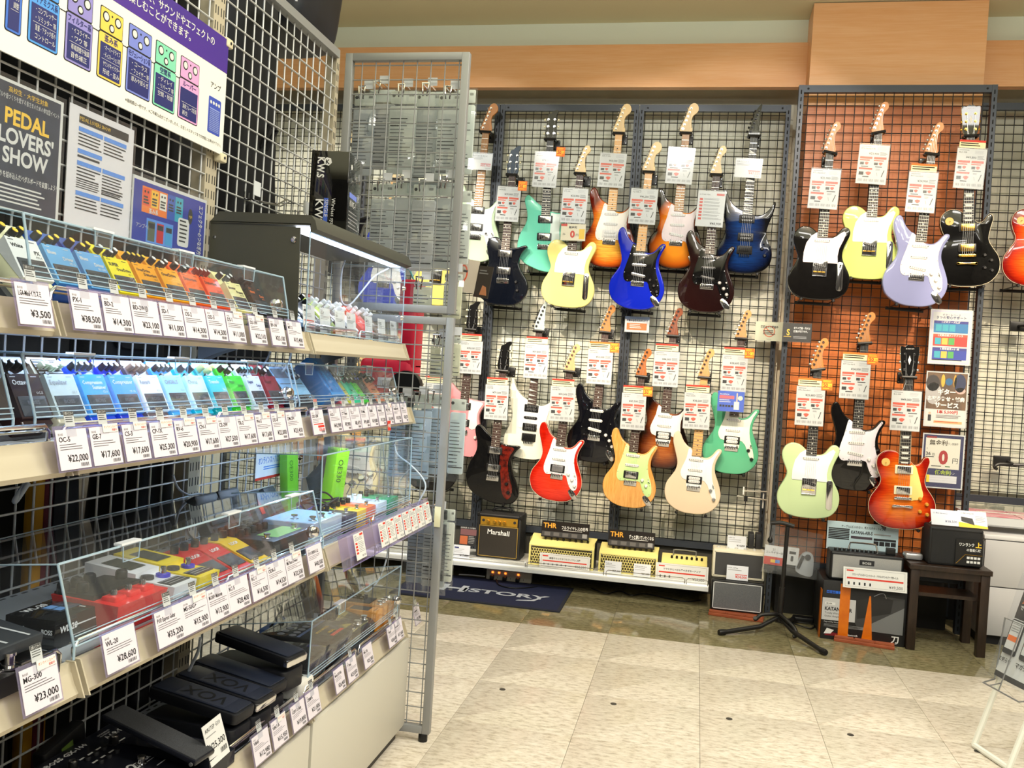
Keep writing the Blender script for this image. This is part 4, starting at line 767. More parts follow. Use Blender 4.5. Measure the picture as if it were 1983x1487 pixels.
for i, (c, ttl, rows) in enumerate(cols):
    x0 = [at(px, 200, 'X', -1.268).y for px in (0, 45, 118, 183, 240, 294, 344)][i]-.55; x1 = [at(px, 200, 'X', -1.268).y for px in (33, 106, 172, 232, 289, 338, 384)][i]-.55
    y0 = .040; y1 = .190; m = M(c, .5, name='pedal_drawing'); ym = y0+.098
    s.prism(rrect(x1-x0, ym-y0, .006, 3, (x0+x1)/2, (y0+ym)/2), 0, Z, INK); s.prism(rrect(x1-x0-.004, ym-y0-.004, .005, 3, (x0+x1)/2, (y0+ym)/2), 0, Z*2, m)
    s.prism(rrect(x1-x0-.006, y1-ym, .004, 3, (x0+x1)/2, (y1+ym)/2), 0, Z, INK); s.prism(rrect(x1-x0-.010, y1-ym-.004, .003, 3, (x0+x1)/2, (y1+ym)/2), 0, Z*2, m)
    for fx, fy, r in ((.26, .64, .011), (.74, .64, .011), (.5, .28, .009)):
        cx, cy = x0+(x1-x0)*fx, ym+(y1-ym)*fy; s.lathe([(r, 0), (r, .0013)], (cx, cy, 0), (0, 0, 1), INK, 16); s.lathe([(r-.003, 0), (r-.003, .0017)], (cx, cy, 0), (0, 0, 1), WHT, 16)
    s.lathe([(.0025, 0), (.0025, .0013)], ((x0+x1)/2, ym+.040, 0), (0, 0, 1), INK, 8)
    s.text(ttl, (x0+x1)/2, ym-.017, .011, Z*3, NAVY, al='C', wmax=x1-x0-.012, bold=.02)
    s.rect(x0+.007, y0+.006, x1-.007, ym-.022, Z*3, NAVY)
    for j, r_ in enumerate(rows):
        if r_: s.text(r_, x0+.018, ym-.036-j*.0155-(.003 if j > 1 else 0), .0085, Z*4, WHT, wmax=x1-x0-.028)
    s.rect(x0+.012, ym-.0565, x1-.01, ym-.0558, Z*4, WHT)
    if i < 6: s.rect(x1, ym-.006, x1+.02, ym-.004, Z, INK)
ax = W-.085
s.prism(rrect(.060, .092, .004, 3, ax+.034, .088), 0, Z, M((62, 84, 190), .5, name='amp_drawing')); s.rect(ax+.010, .048, ax+.058, .106, Z*2, M((150, 165, 222), .5))
for i in range(12): s.rect(ax+.010, .050+.0046*i, ax+.058, .0508+.0046*i+.001, Z*3, M((62, 84, 190), .5, name='amp_drawing'))
for i in range(4): s.lathe([(.0045, 0), (.0045, .0013)], (ax+.014+.013*i, .120, 0), (0, 0, 1), WHT, 10)
s.text('アンプ', ax+.034, .158, .012, Z, INK, al='C', bold=.01); s.text('※接続順は一例です。※ご不明な点がございましたら、お近くのスタッフまでお気軽にお声がけ下さい。', W-.42, .018, .0065, Z, INK, wmax=.41)
s.build('board', t)
for z in (.0, H):
    p = MB(); p.T = Matrix.Translation((W+.002, z-.006, -.008)); p.rbox(-.014, -.012, -.01, .018, .012, .012, M((232, 222, 190), .4, name='clip_plastic'), .004); p.lathe([(.004, 0), (.004, .001)], (.004, 0, .012), (0, 0, 1), INK, 10); p.build('clip', t)
def sleeve(t, W, H): p = MB(); p.rect(-.006, -.006, W+.006, H+.008, .0018, FILM); p.build('sleeve', t)
t, s, W, H = panel_on_mesh('event_poster', 'dark navy poster reading PEDAL LOVERS SHOW in yellow and white', 'poster', 1.425, 1.622, 1.540, 1.780, -1.284, WHT, .001)
s.rect(.006, .004, W-.008, H-.006, .0004, M((34, 42, 62), .4, noise=((52, 60, 84), (30, 30, 30), .5), name='poster_navy'))
s.text('PEDAL', .100, H-.080, .030, .0008, YEL, al='C', bold=.03, wmax=.12); s.text("LOVERS'", .100, H-.116, .030, .0008, WHT, al='C', bold=.03, wmax=.15); s.text('SHOW', .100, H-.152, .030, .0008, WHT, al='C', bold=.03, wmax=.12)
s.text('高校生・大学生対象', .10, H-.022, .008, .0008, YEL, al='C'); s.text('ペダルや音づくりを愛する皆さまのための参加型イベント', .10, H-.036, .0075, .0008, WHT, al='C', wmax=.17)
s.text('こだわりを詰め込んだペダルボードを披露しよう！', .10, H-.180, .009, .0008, WHT, al='C', wmax=.175, bold=.01); s.bars(.025, .010, W-.03, .048, 5, .0008, WHT, .4); s.build('sheet', t); sleeve(t, W, H)
t, s, W, H = panel_on_mesh('event_notice', 'white printed notice with blue headings in a clear sleeve beside the navy poster', 'poster', 1.640, 1.856, 1.543, 1.787, -1.284, M((232, 230, 236), .5), .001)
s.rect(.030, H-.032, W-.020, H-.014, .0004, INK); s.text('PEDAL LOVERS SHOW', .032, H-.027, .008, .0007, YEL, wmax=.10)
for X, ys in ((.030, (.040, .085, .110, .172)), (.112, (.040, .110, .172))):
    for j, y in enumerate(ys):
        s.rect(X, H-y-.009, X+.078, H-y, .0006, BLUEC); n = 4 if j != 1 else (1 if X < .1 else 7)
        s.bars(X, H-y-(.020+n*.0055), X+.076, H-y-.013, n, .0006, INK, .35)
        if y == .110: s.bars(X, H-y-.058, X+.076, H-y-.040, 4, .0006, INK, .35)
s.build('sheet', t); sleeve(t, W, H)
t, s, W, H = panel_on_mesh('effects_poster', 'bright blue poster of orange, yellow and red pedal drawings beside the lit hood', 'poster', 1.858, 2.176, 1.535, 1.690, -1.283, WHT, .001)
s.rect(.006, .004, W-.006, H-.008, .0004, M((34, 60, 190), .4, noise=((24, 40, 130), (6, 6, 6), .8), name='poster_blue'))
for i, c in enumerate(((235, 80, 40), (250, 196, 50), (236, 236, 230), (40, 90, 190), (40, 170, 200))):
    x = .040+.034*i; s.rect(x-.002, H-.078, x+.032, H-.018, .0006, M((245, 130, 40), .5) if i < 3 else M(c, .5)); s.rect(x, H-.062, x+.028, H-.022, .0009, M(c, .5)); s.bars(x+.003, H-.060, x+.025, H-.040, 3, .0012, INK, .6)
    s.lathe([(.003, 0), (.003, .0015)], (x+.008, H-.030, 0), (0, 0, 1), INK, 8); s.lathe([(.003, 0), (.003, .0015)], (x+.020, H-.030, 0), (0, 0, 1), INK, 8)
s.text('歪み系', .085, H-.076, .009, .0012, WHT, al='C', bold=.02); s.text('アンプへ！', .020, .040, .008, .0012, WHT); s.rect(.060, .010, .17, .066, .0006, BLUEC)
for i, c in enumerate(((90, 100, 80), (200, 30, 40), (60, 160, 220))): s.rect(.066+.036*i, .014, .094+.036*i, .060, .0009, M(c, .5)); s.rect(.068+.036*i, .044, .092+.036*i, .056, .0012, INK)
s.prism(rrect(.05, .07, .008, 3, .215, .055), 0, .0008, WHT); s.bars(.197, .025, .233, .085, 6, .001, INK, .4); s.text('エフェクターのつなぎ方', .282, H-.02, .016, .0012, WHT, bold=.02, wmax=.125, rot=R(-90))
s.prism([(.243+.010*math.cos(a), .100+.02*math.sin(a)) for a in [i*.524 for i in range(12)]], 0, .001, INK); s.text('YJM', .236, .096, .006, .0014, YEL, wmax=.014)
s.build('sheet', t); sleeve(t, W, H)
t, s, W, H = panel_on_mesh('store_notice', 'small white card with blue Japanese lettering and red foot, behind the third shelf', 'notice', 2.535, 2.765, .915, 1.010, -1.285, M((238, 244, 252), .5), .001)
s.rect(0, 0, W, .008, .0004, RED); s.text('オンラインストアにて掲載中！', W/2, H*.52, .018, .0006, BLUEC, al='C', wmax=W*.86, bold=.02); s.bars(.05, H*.28, W-.05, H*.42, 2, .0006, BLUEC, .5); s.build('sheet', t)
# bags behind the rack
BAG = M((9, 9, 11), .85, noise=((17, 18, 24), (14, 14, 14), .5), name='black_nylon')
def gig(label, y0, y1, z0, z1, x=-1.40, th=.16, m=BAG):
    t = thing('gig_bag', label, 'gig bag', (x, y0, z0), 'black gig bags hanging behind the wire rack'); w_ = y1-y0; h = z1-z0
    o = smooth([(w_*.10, .0), (w_*.9, 0), (w_, h*.08), (w_*.97, h*.35), (w_*.86, h*.55), (w_*.78, h*.8), (w_*.68, h), (w_*.32, h), (w_*.22, h*.8), (w_*.12, h*.55), (w_*.03, h*.35), (0, h*.08)], 3)
    p = MB(); p.T = frame((0, 0, 0), (0, 1, 0), (0, 0, 1)); p.prism(o, -th, 0, m, .03, 3); p.build('body', t)
    p = MB(); p.T = frame((0, 0, 0), (0, 1, 0), (0, 0, 1)); p.prism(rrect(w_*.6, h*.34, .03, 3, w_/2, h*.24), 0, .022, M((14, 15, 20), .8, name='black_nylon'), .008); p.build('pocket', t)
    p = MB(); p.T = frame((0, 0, 0), (0, 1, 0), (0, 0, 1)); p.tube([(w_*.45, h*.55, .003), (w_*.42, h*.6, .03), (w_*.58, h*.6, .03), (w_*.55, h*.55, .003)], .008, BAG, 6); p.build('handle', t)
k = 0
for (z0, z1, ys, ds) in ((1.30, 2.50, (.30, .62, .94), 'upper'), (1.20, 2.50, (1.26, 1.56, 1.86, 2.16, 2.46), 'upper'), (.05, 1.18, (.42, .74, 1.06, 1.38, 1.69, 2.00), 'lower')):
    for y in ys:
        k += 1; gig('black gig bag of the %s row behind the wires, %s from the near end' % (ds, ('first', 'second', 'third', 'fourth', 'fifth', 'sixth', 'seventh', 'eighth')[k-1 if ds == 'upper' else k-9]), y, y+.30, z0+.02*(k % 3), z1-.05*(k % 2), -1.36-.05*(k % 2))
gig('second deep black gig bag behind the upper row', 1.30, 1.90, 1.22, 2.45, -1.68); gig('third deep black gig bag behind the upper row', 1.9, 2.6, 1.22, 2.45, -1.68)
gig('deep black gig bag behind the lower row, near end', .9, 1.5, .05, 1.2, -1.68); gig('deep black gig bag behind the lower row, far end', 1.5, 2.2, .05, 1.16, -1.68)
for nme, lb, px, w_, z0, z1, c, x in (('yellow_board', 'mustard yellow cloth bag standing behind the lower wires', 70, .055, .30, 1.17, (190, 140, 20), -1.345), ('red_board', 'dark red cloth bag squeezed beside the mustard yellow one', 87, .03, .30, 1.17, (96, 14, 34), -1.342)):
    y = at(px, 1000, 'X', x).y; p = MB(); p.T = frame((0, 0, 0), (0, 1, 0), (0, 0, 1)); p.prism(smooth([(0, 0), (w_*.5, -.004), (w_*1.2, 0), (w_*1.15, .4), (w_, .6), (w_*.95, z1-z0), (w_*.5, z1-z0+.01), (0, z1-z0), (-.004, .5)], 3), -.03, 0, M(c, .8, name='bag_cloth'), .008); tag(p.build('cloth_bag', mat=Matrix.Translation((x, y, z0))), lb, 'bag')
p = MB(); p.rbox(-.1, -.07, 0, .0, .05, .62, M((96, 112, 128), .8, noise=((130, 146, 160), (9, 9, 9), .6), name='grey_cloth'), .02); tag(p.build('cloth_bag', mat=Matrix.Translation((-1.35, 1.335, .60))), 'grey blue cloth bag behind the lower wires', 'bag')
# big black bag on top
t = thing('gig_bag', 'large black padded bag with white piping lying on top of the rack', 'gig bag', (-1.60, 2.72, 2.37)); p = MB(); p.T = Matrix.Identity(4)
p.prism(smooth([(0, 0), (.20, 0), (.255, .04), (.275, .16), (.285, .30), (.27, .48), (.0, .55), (-.2, .5), (-.22, .05)], 4), 0, .36, M((16, 20, 28), .5, noise=((30, 36, 48), (10, 10, 10), .5), name='padded_nylon'), .05, 4); 
o = p.build('body', t); o.rotation_euler = (R(90), 0, 0); o.location = (0, .38, -.0)
p = MB(); p.tube(smooth([(.27, .0, .06), (.285, .0, .2), (.292, .0, .32), (.275, .0, .5)], 3, False), .004, M((200, 205, 215), .5, name='piping'), 6); p.build('piping', t)
# black wireless box on hood
t = thing('product_box', 'tall black box with white lettering and a blue band on the hood', 'box', Matrix.Translation((-1.135, 2.545, 1.669)) @ Matrix.Rotation(R(8), 4, 'Z')); p = MB()
p.rbox(-.03, 0, 0, .085, .17, .245, BLKG, .002)
T0 = Matrix.Translation((-.03, -.0006, 0)) @ Matrix.Rotation(R(90), 4, 'X'); p.T = T0   # face towards the camera
p.text('K.W.S', .020, .225, .022, .0, WHT, rot=R(-90), bold=.03, sx=.8); p.lathe([(.013, 0), (.013, .0004)], (.050, .213, 0), (0, 0, 1), WHT, 6); p.text('K', .044, .206, .013, .0008, INK, bold=.03)
p.text('KWS', .020, .10, .024, .0, WHT, rot=R(-90), bold=.01); p.rect(.045, .02, .058, .105, 0, M((60, 96, 200), .4)); p.text('SINGLE', .047, .10, .011, .0004, WHT, rot=R(-90)); p.text('Wireless system', .068, .105, .011, 0, WHT, rot=R(-90), wmax=.10)
p.T = frame((.0856, 0, 0), (0, 1, 0), (0, 0, 1)); p.lathe([(.008, 0), (.008, .0004)], (.03, .205, 0), (0, 0, 1), WHT, 12); p.rect(.02, .115, .11, .13, 0, M((120, 140, 230), .4)); p.text('KWS-1', .03, .09, .018, 0, WHT); p.bars(.02, .02, .14, .075, 5, 0, GREY, .3)
p.build('carton', t)
# ================================================================ shelf price cards
LAV = M((226, 219, 230), .6, name='lavender_white_paper')
ORD = ('first', 'second', 'third', 'fourth', 'fifth', 'sixth', 'seventh', 'eighth', 'ninth', 'tenth', 'eleventh', 'twelfth', 'thirteenth', 'fourteenth', 'fifteenth', 'sixteenth', 'seventeenth', 'eighteenth', 'nineteenth', 'twentieth', 'last')
_cn = {}
def shelf_card(where, bl, br, X, model, price, z0=None, h=.062, red=False, strip=True, ticket=True, sticker=False, cat='¥', sub='', lean=14, paper=None, brand=''):
    a = at(*bl, 'X', X); b = at(*br, 'X', X); W = max(.03, b.y-a.y); z = a.z if z0 is None else z0
    T = facing_aisle((X, a.y, z), lean)
    t = thing('shelf_price_card', 'price card %s %s, %s from the near end, %s' % (model, price, ORD[_cn.setdefault(where, 0)], where), 'price card', T, 'price cards along the shelf rails')
    _cn[where] += 1
    s = MB(); s.box(0, 0, -.0008, W, h, 0, paper or LAV); k = W/.07; zz = .0004
    s.text(brand or 'BOSS', .005*k, h-.009, .0034, zz, GREY, bold=.02); s.text(model, .005*k, h-.019, .0078, zz, INK, wmax=W*.66, bold=.012); s.bars(.005*k, h-.034, W*.93, h-.023, 3, zz, DARK, .20, .5)
    if red:
        s.rect(W*.42, h*.27, W*.94, h*.36, zz, RED); s.text(price, W*.94, h*.12, .0075, zz, RED, al='R', wmax=W*.5, bold=.01)
        s.rect(W*.1, h*.4, W*.9, h*.44, zz, RED)
    else: s.text(price, W*.93, h*.19, .0105, zz, INK, al='R', wmax=W*.66, bold=.012)
    s.barcode(W*.66, h*.05, W*.93, h*.14, zz, M((92, 92, 98), .7), 8)
    cd = s.build('card', t)
    if sticker:
        s = MB(); s.box(W*.45, h-.010, .0006, W*.98, h+.004, .0012, WHT); s.text('オンラインストア', W*.49, h-.003, .0034, .0015, ORANGE, wmax=W*.46); s.text('掲載中', W*.93, h-.008, .003, .0015, RED, al='R'); s.build('sticker', cd)
    if ticket:
        x = W*.5; s = MB(); s.box(x-.011, h+.004, .0, x+.011, h+.028, .0005, WHT); s.rect(x-.011, h+.021, x+.011, h+.028, .0008, INK if not red else RED); s.text('お買いどくカード', x, h+.0225, .0035, .0011, WHT, al='C', wmax=.019); s.bars(x-.009, h+.009, x+.009, h+.019, 3, .0008, INK, .35)
        tk_ = s.build('ticket', t); s = MB(); s.rect(x-.0115, h-.012, x+.0115, h+.0285, .0010, FILM); s.build('ticket_sleeve', tk_)
    if strip:
        s = MB(); s.rect(-.004, -.003, W+.004, h+.006, -.0015, RAILP); s.build('holder', t)
TA = 'top shelf'
for bl, br, m_, p_, st in (((40, 626), (106, 629), 'LGA-Mini/イカスミ', '¥3,500', 0), ((146, 637), (201, 642), 'PX-1', '¥38,500', 0), ((207, 643), (260, 646), 'BD-2', '¥14,300', 0), ((262, 647), (314, 650), 'BD-2W(J)', '¥23,100', 0), ((318, 650), (361, 654), 'SD-1', '¥11,000', 0), ((363, 654), (405, 657), 'OS-2', '¥14,300', 0), ((407, 657), (443, 658), 'OD-3', '¥14,300', 0), ((445, 660), (478, 663), 'DS-1', '¥11,000', 1), ((489, 662), (519, 664), 'DS-1W', '¥22,110', 1), ((529, 666), (556, 670), 'BP-1W', '¥23,100', 0), ((562, 670), (590, 672), 'MT-2', '¥15,400', 0)):
    shelf_card(TA, bl, br, -.955, m_, p_, sticker=bool(st), z0=1.322)
for a_, b_, y_, m_, p_, rd in ((588, 611, 643, 'M85', '¥22,800', 1), (620.5, 640.5, 649, 'CS-7', '¥27,300', 0), (650, 669, 654, 'B-1', '¥25,400', 0), (672.6, 690, 656, 'A-18', '¥8,730', 0), (708, 722, 660, 'RAT 2', '¥16,280', 0), (733, 747, 663, 'FUZZ', '¥15,180', 0), (757, 769, 666, 'DRIVE', '¥16,500', 0)):
    shelf_card('inside the lit case', (a_, y_), (b_, y_), -1.02, m_, p_, z0=1.366, h=.072, red=bool(rd), strip=False, ticket=bool(rd), lean=6, paper=WHT, brand='PEDAL')
TB = 'second shelf'
rowB = [((119, 912), (178, 903.5), 'OC-5', '¥22,000', 0), ((184, 903.5), (239, 896), 'GE-7', '¥17,600', 1), ((247, 894), (294, 887.6), 'CS-3', '¥17,600', 1), ((300, 887), (344, 879), 'CP-1X', '¥25,300', 1), ((347, 880), (388, 872), 'RV-6', '¥20,900', 1), ((391, 872), (428, 869), 'CH-1', '¥17,600', 1), ((429, 868), (465, 864), 'CE-2W', '¥27,500', 0), ((466, 864), (500, 857), 'TR-2', '¥17,600', 1), ((502, 858), (531, 852.6), 'PH-3', '¥17,600', 1), ((533, 852), (559, 848), 'DD-8', '¥22,000', 1), ((561, 848), (590, 844.5), 'DM-2W', '¥23,430', 0), ((609, 841), (632, 836), 'DD-200', '¥28,600', 2),
    ((643.6, 836), (664.5, 832), 'ACS-1', '¥42,900', 0), ((666, 833), (682, 828), 'CT Tuner', '¥9,900', 0), ((683, 829), (701.6, 826.6), 'TC-1', '¥8,470', 0), ((703, 825), (718, 822), 'TS Mini', '¥9,680', 0), ((719, 824), (734, 822), 'TS808', '¥19,800', 0), ((736, 822), (749, 820), 'Analog', '¥13,200', 0), ((751.5, 820.5), (764, 818), 'Big Fuzz', '¥16,940', 1), ((766, 819), (779, 816), 'Smallsound', '¥18,700', 0), ((781, 818), (792, 814), 'Echo', '¥20,570', 0)]
for bl, br, m_, p_, st in rowB: shelf_card(TB, bl, br, -.925, m_, p_, z0=1.106, red=st == 2, sticker=st == 1)
rowC = [((50, 1389), (121, 1356), 'MG-300', '¥23,000', 1), ((209, 1310), (270, 1282), 'WL-20', '¥28,600', 0), ((309, 1262.6), (360, 1241.5), 'POD Express Guitar', '¥35,200', 0), ((360, 1238), (408, 1218), 'MS-50G+', '¥15,900', 1), ((409, 1217), (447, 1196), 'MS-200D+ Multistomp', '¥13,900', 0), ((447.6, 1192), (487, 1170), 'RC-5', '¥28,400', 0), ((491.6, 1171.5), (523, 1157.5), 'RC-1', '¥16,500', 1), ((524, 1155), (558, 1140), 'ODB-3', '¥14,520', 0), ((559, 1140), (590, 1125), 'ME Bass Driver', '¥32,500', 1), ((600.7, 1120), (628.5, 1105), 'DUO DRIVE G G2', '¥40,500', 0)]
for i, (bl, br, m_, p_, st) in enumerate(rowC): shelf_card('third shelf', bl, br, -.882, m_, p_, z0=.778, sticker=bool(st), ticket=i not in (1, 9), brand='ZOOM' if 'MS' in m_ else 'BOSS')
# red-marked cards in the tilted violet strip at the far end
t = thing('price_strip', 'tilted violet clear strip holding red-marked cards at the far end of the third shelf', 'price holder', facing_aisle((-.862, 2.215, .752), 14)); p = MB(); p.rect(0, 0, .80, .090, -.001, RAILP); p.tube([(0, 0, 0), (.80, 0, 0)], .0015, RAILP, 5); p.tube([(0, .09, 0), (.80, .09, 0)], .0015, RAILP, 5); p.build('holder', t)
for i, (x0, x1) in enumerate(((690, 708.6), (738, 752), (753, 767), (768, 782), (783.5, 796), (797, 809), (810, 822), (823, 835))):
    y0 = at(x0, 1080-(x0-690)*.52, 'X', -.86).y; y1 = at(x1, 1080-(x1-690)*.52, 'X', -.86).y; W = (y1-y0); h = .070
    t = thing('shelf_price_card', 'red-marked white card in the violet strip, %s' % ('alone at its near end' if i == 0 else '%s of its far row' % ('', 'first', 'second', 'third', 'fourth', 'fifth', 'sixth', 'seventh')[i]), 'price card', facing_aisle((-.857, y0, .764), 14), 'red marked cards in the violet strip'); s = MB(); s.box(0, 0, 0, W, h, .0008, WHT); s.rect(W*.6, h*.88, W*.92, h*.96, .001, RED)
    s.text('LEKATO', W*.08, h*.88, .003, .001, INK, wmax=W*.4); s.bars(W*.08, h*.70, W*.9, h*.84, 3, .001, GREY, .4); [s.rect(W*.08, h*(.22+.12*j), W*.28, h*(.30+.12*j), .001, RED) for j in range(4)]; s.bars(W*.36, h*.22, W*.9, h*.66, 7, .001, GREY, .3)
    s.text('¥%d,%d00' % (9+i, (i*3) % 9+1), W*.92, h*.06, .006, .001, INK, al='R', wmax=W*.6); s.build('card', t)
rowD = [((496, 1485.6), (526.5, 1462.6), 'V845', '¥12,980', 0), ((532.5, 1455), (560, 1431), 'V847-A', '¥15,950', 1), ((570, 1421.4), (595.5, 1402), 'GCB95 Cry Baby', '¥19,800', 0), ((599, 1392), (623, 1372), 'CBM95', '¥21,800', 0), ((669, 1325.8), (687, 1309), 'Morley 20/20 Wah', '¥26,400', 0), ((676.5+18, 1327-20), (708, 1297), 'T Rex', '¥25,850', 0), ((708, 1300), (725, 1286), 'MG-30', '¥25,300', 0), ((755, 1259), (770, 1244.7), 'Triple', '¥28,600', 0), ((768.5, 1241), (783, 1226.6), 'Acoustic 2', '¥17,600', 0), ((806, 1207), (817, 1191.5), 'Looper', '¥21,780', 0)]
rowD[4] = ((648.7+4, 1345), (671, 1327), 'Morley 20/20 Wah', '¥26,400', 0); rowD[5] = ((676.5, 1327), (694.7, 1311), 'T Rex', '¥25,850', 0)
for i, (bl, br, m_, p_, st) in enumerate(rowD): shelf_card('lowest shelf', bl, br, -.905, m_, p_, z0=.383 if i < 4 else .388, sticker=bool(st), ticket=i not in (4, 6), brand='VOX' if m_[0] == 'V' else 'JIM')
T = frame(at(409, 1487, 'X', -.93), (0, .97, .05), (-.30, -.12, .95)); t = thing('shelf_price_card', 'larger white price card reading ¥25,300 propped against the black multi effects board', 'price card', T)
s = MB(); s.box(0, 0, 0, .075, .085, .001, WHT); s.text('AIRSTEP G10', .006, .068, .008, .0014, INK, wmax=.06); s.bars(.006, .050, .05, .060, 1, .0014, GREY, .2); s.text('¥25,300', .070, .030, .013, .0014, INK, al='R', wmax=.06, bold=.01); s.barcode(.045, .012, .070, .022, .0014, INK); s.build('card', t)
p = MB(); p.rect(0, 0, .030, .030, 0, RED); p.text('P10倍', .003, .01, .011, .0004, WHT, wmax=.025, bold=.03); tag(p.build('point_ticket', mat=facing_aisle(at(751, 834, 'X', -.92), 6)), 'tiny red ticket with white lettering hanging below the second shelf cards', 'ticket')
# ================================================================ pedals
def knobset(parent, key, pts, z, r, h, m, cap, rows=None):
    for x, y in pts: part((key, id(m), id(cap), r), lambda: MB().knob((0, 0, 0), r, h, m, cap=cap, n=10), parent, (x, y, z), name='knob')
def compact(label, col, Y, X0, Z0, tilt, name, tc=INK, nk=3, km=BLK, cap=YEL, group='compact pedals on the upper shelves', pad=None, lines=1, plate=None, w_=.071, sub='', chk=None):
    a = R(tilt); T = frame((X0, Y, Z0), (0, 1, 0), (-math.cos(a), 0, math.sin(a)))     # local x along the shelf, y up the slope, z out of the face
    t = thing('effects_pedal', label, 'effects pedal', T, group); c = M(col, .35, coat=.6, name='pedal_enamel')
    p = MB()
    p.rbox(0, 0, -.004, w_, .127, .030, c, .003)
    p.add([(0, .086, .029), (w_, .086, .029), (w_, .127, .034), (0, .127, .034), (0, .086, .040), (w_, .086, .040), (w_, .127, .043), (0, .127, .043)], [(0, 3, 2, 1), (4, 5, 6, 7), (0, 1, 5, 4), (1, 2, 6, 5), (2, 3, 7, 6), (3, 0, 4, 7)], c); p.build('casing', t)
    p = MB(); pl = plate or c
    p.add([(0, .010, .030), (w_, .010, .030), (w_, .084, .030), (0, .084, .030), (0, .010, .036), (w_, .010, .036), (w_, .084, .054), (0, .084, .054)], [(0, 3, 2, 1), (4, 5, 6, 7), (0, 1, 5, 4), (1, 2, 6, 5), (2, 3, 7, 6), (3, 0, 4, 7)], pl)
    s0 = math.atan2(.018, .074); p.T = Matrix.Translation((0, .010, .036)) @ Matrix.Rotation(s0, 4, 'X')
    nl = name.split('|')
    for j, l in enumerate(nl): p.text(l, w_*.92 if j else w_*.08, .0575-.0095*j, .0072 if len(nl) > 1 else .0085, .0005, tc, al='R' if j else 'L', wmax=w_*(.84 if not j else .6), bold=.02)
    p.text(sub, w_*.92, .0405, .0045, .0005, tc, al='R'); p.bars(w_*.06, .0695, w_*.25, .0715, 1, .0005, tc); p.bars(w_*.7, .0695, w_*.92, .0715, 1, .0005, tc)
    trd = p.build('treadle', t)
    p = MB(); p.T = Matrix.Translation((0, .010, .036)) @ Matrix.Rotation(s0, 4, 'X'); p.rbox(.005, .003, .0, w_-.005, .037, .0016, pad or M((52, 55, 62), .6, name='rubber_pad'), .0008)
    p.rect(.010, .021, w_-.010, .031, .0018, M((26, 28, 32), .6, name='rubber_logo')); p.text('BOSS', w_/2, .0228, .0066, .0021, M((80, 84, 92), .6, name='embossed_grey'), al='C', bold=.03, sx=1.35); p.build('rubber_pad', trd)
    p = MB(); p.knob((.010, .086, .048), .0045, .006, BLK, (0, .0, 1)); p.build('thumb_screw', t)
    p = MB()
    for x in (-.001, w_+.001): p.lathe([(.006, 0), (.006, .003)], (x, .100, .018), (1 if x > 0 else -1, 0, 0), CHROME, 10)
    p.build('jack', t)
    if nk == 'slide':
        p = MB(); p.box(.006, .090, .043, w_-.006, .122, .0445, M((20, 20, 22), .5)); [p.rect(.006, .094+.006*j, w_-.006, .0955+.006*j, .0448, WHT) for j in range(5)]; p.build('panel', t)
        for i in range(8): part(('slider',), lambda: MB().rbox(-.0028, -.005, 0, .0028, .005, .012, M((214, 222, 190), .5, name='slider_cap'), .001), t, (.011+.007*i, .104+.004*math.sin(i*1.3), .045), name='slider')
    else:
        pts = {2: ((.018, .106), (.052, .106)), 3: ((.014, .109), (.057, .109), (.0355, .101)), 4: tuple((.011+.0163*i, .107) for i in range(4)), 6: ((.012, .111), (.0355, .111), (.059, .111), (.012, .098), (.0355, .098), (.059, .098))}[nk]
        knobset(t, 'knob', pts, .040, .0075 if nk in (2, 3) else .006, .016, km, cap)
    return t
# inclined black riser under each row
def riser(where, y0, y1, X0, Z0, tilt, zt):
    a = R(tilt); L = .124; p = MB(); x1 = X0-L*math.cos(a)-.002; z1 = Z0+L*math.sin(a)
    p.side([(X0-.001, Z0-.008), (x1, z1-.008), (x1-.012, z1-.008), (x1-.012, zt), (X0-.001, zt)], y0, y1, M((58, 60, 66), .6, name='riser_board')); tag(p.build('display_riser'), 'dark inclined riser board '+where, 'display stand', 'inclined risers under the pedals')
riser('under the top shelf pedals', 1.24, 2.13, -1.062, 1.372, 45, 1.356)
riser('under the near pedals of the second shelf', .70, 2.17, -1.043, 1.152, 50, 1.141)
riser('under the far pedals of the second shelf', 2.21, 2.985, -1.043, 1.152, 50, 1.141)
XA, ZA = -1.067, 1.353+.012
CAPW = M((235, 235, 235), .4, name='white_cap'); CRM = (236, 228, 186)
rowA = [((236, 232, 190), 1.254, 'White|PX', 3, BLK, YEL, 'cream pedal with a glossy white face, first on the top shelf', 'PX-1', WHT),  # white plate colour stands for a reflection on the cream pedal
 ((30, 84, 176), 1.337, 'Blues|Driver', 3, BLK, YEL, 'blue pedal with pale lettering, nearer of the two blue ones', 'BD-2', M((96, 170, 226), .3)),
 ((26, 70, 160), 1.420, 'Blues|Driver', 3, BLK, YEL, 'darker blue pedal beside the yellow one', 'BD-2W', M((96, 164, 222), .3)),
 ((240, 222, 40), 1.500, 'SUPER|OverDrive', 3, BLK, CAPW, 'bright yellow pedal on the top shelf', 'SD-1', None),
 ((248, 166, 22), 1.585, 'OverDrive|Distortion', 4, BLK, YEL, 'amber pedal with four knobs beside the yellow one', 'OS-2', None),
 ((250, 172, 24), 1.669, 'OverDrive', 3, BLK, CAPW, 'amber pedal with three knobs on the top shelf', 'OD-3', None),
 ((250, 104, 24), 1.752, 'Distortion', 3, BLK, CAPW, 'orange pedal with black and white knobs', 'DS-1', None),
 ((248, 84, 28), 1.836, 'Distortion', 4, M((130, 30, 20), .4), CAPW, 'orange-red pedal with dark red knobs', 'DS-1W', None),
 ((244, 236, 170), 1.940, 'Booster|Preamp', 3, BLK, CAPW, 'pale cream pedal between the orange and black ones', 'BP-1W', None),
 ((34, 34, 36), 2.045, 'Metal|Zone', 3, BLK, BLK, 'black pedal with orange lettering at the far end of the top case', 'MT-2', None)]
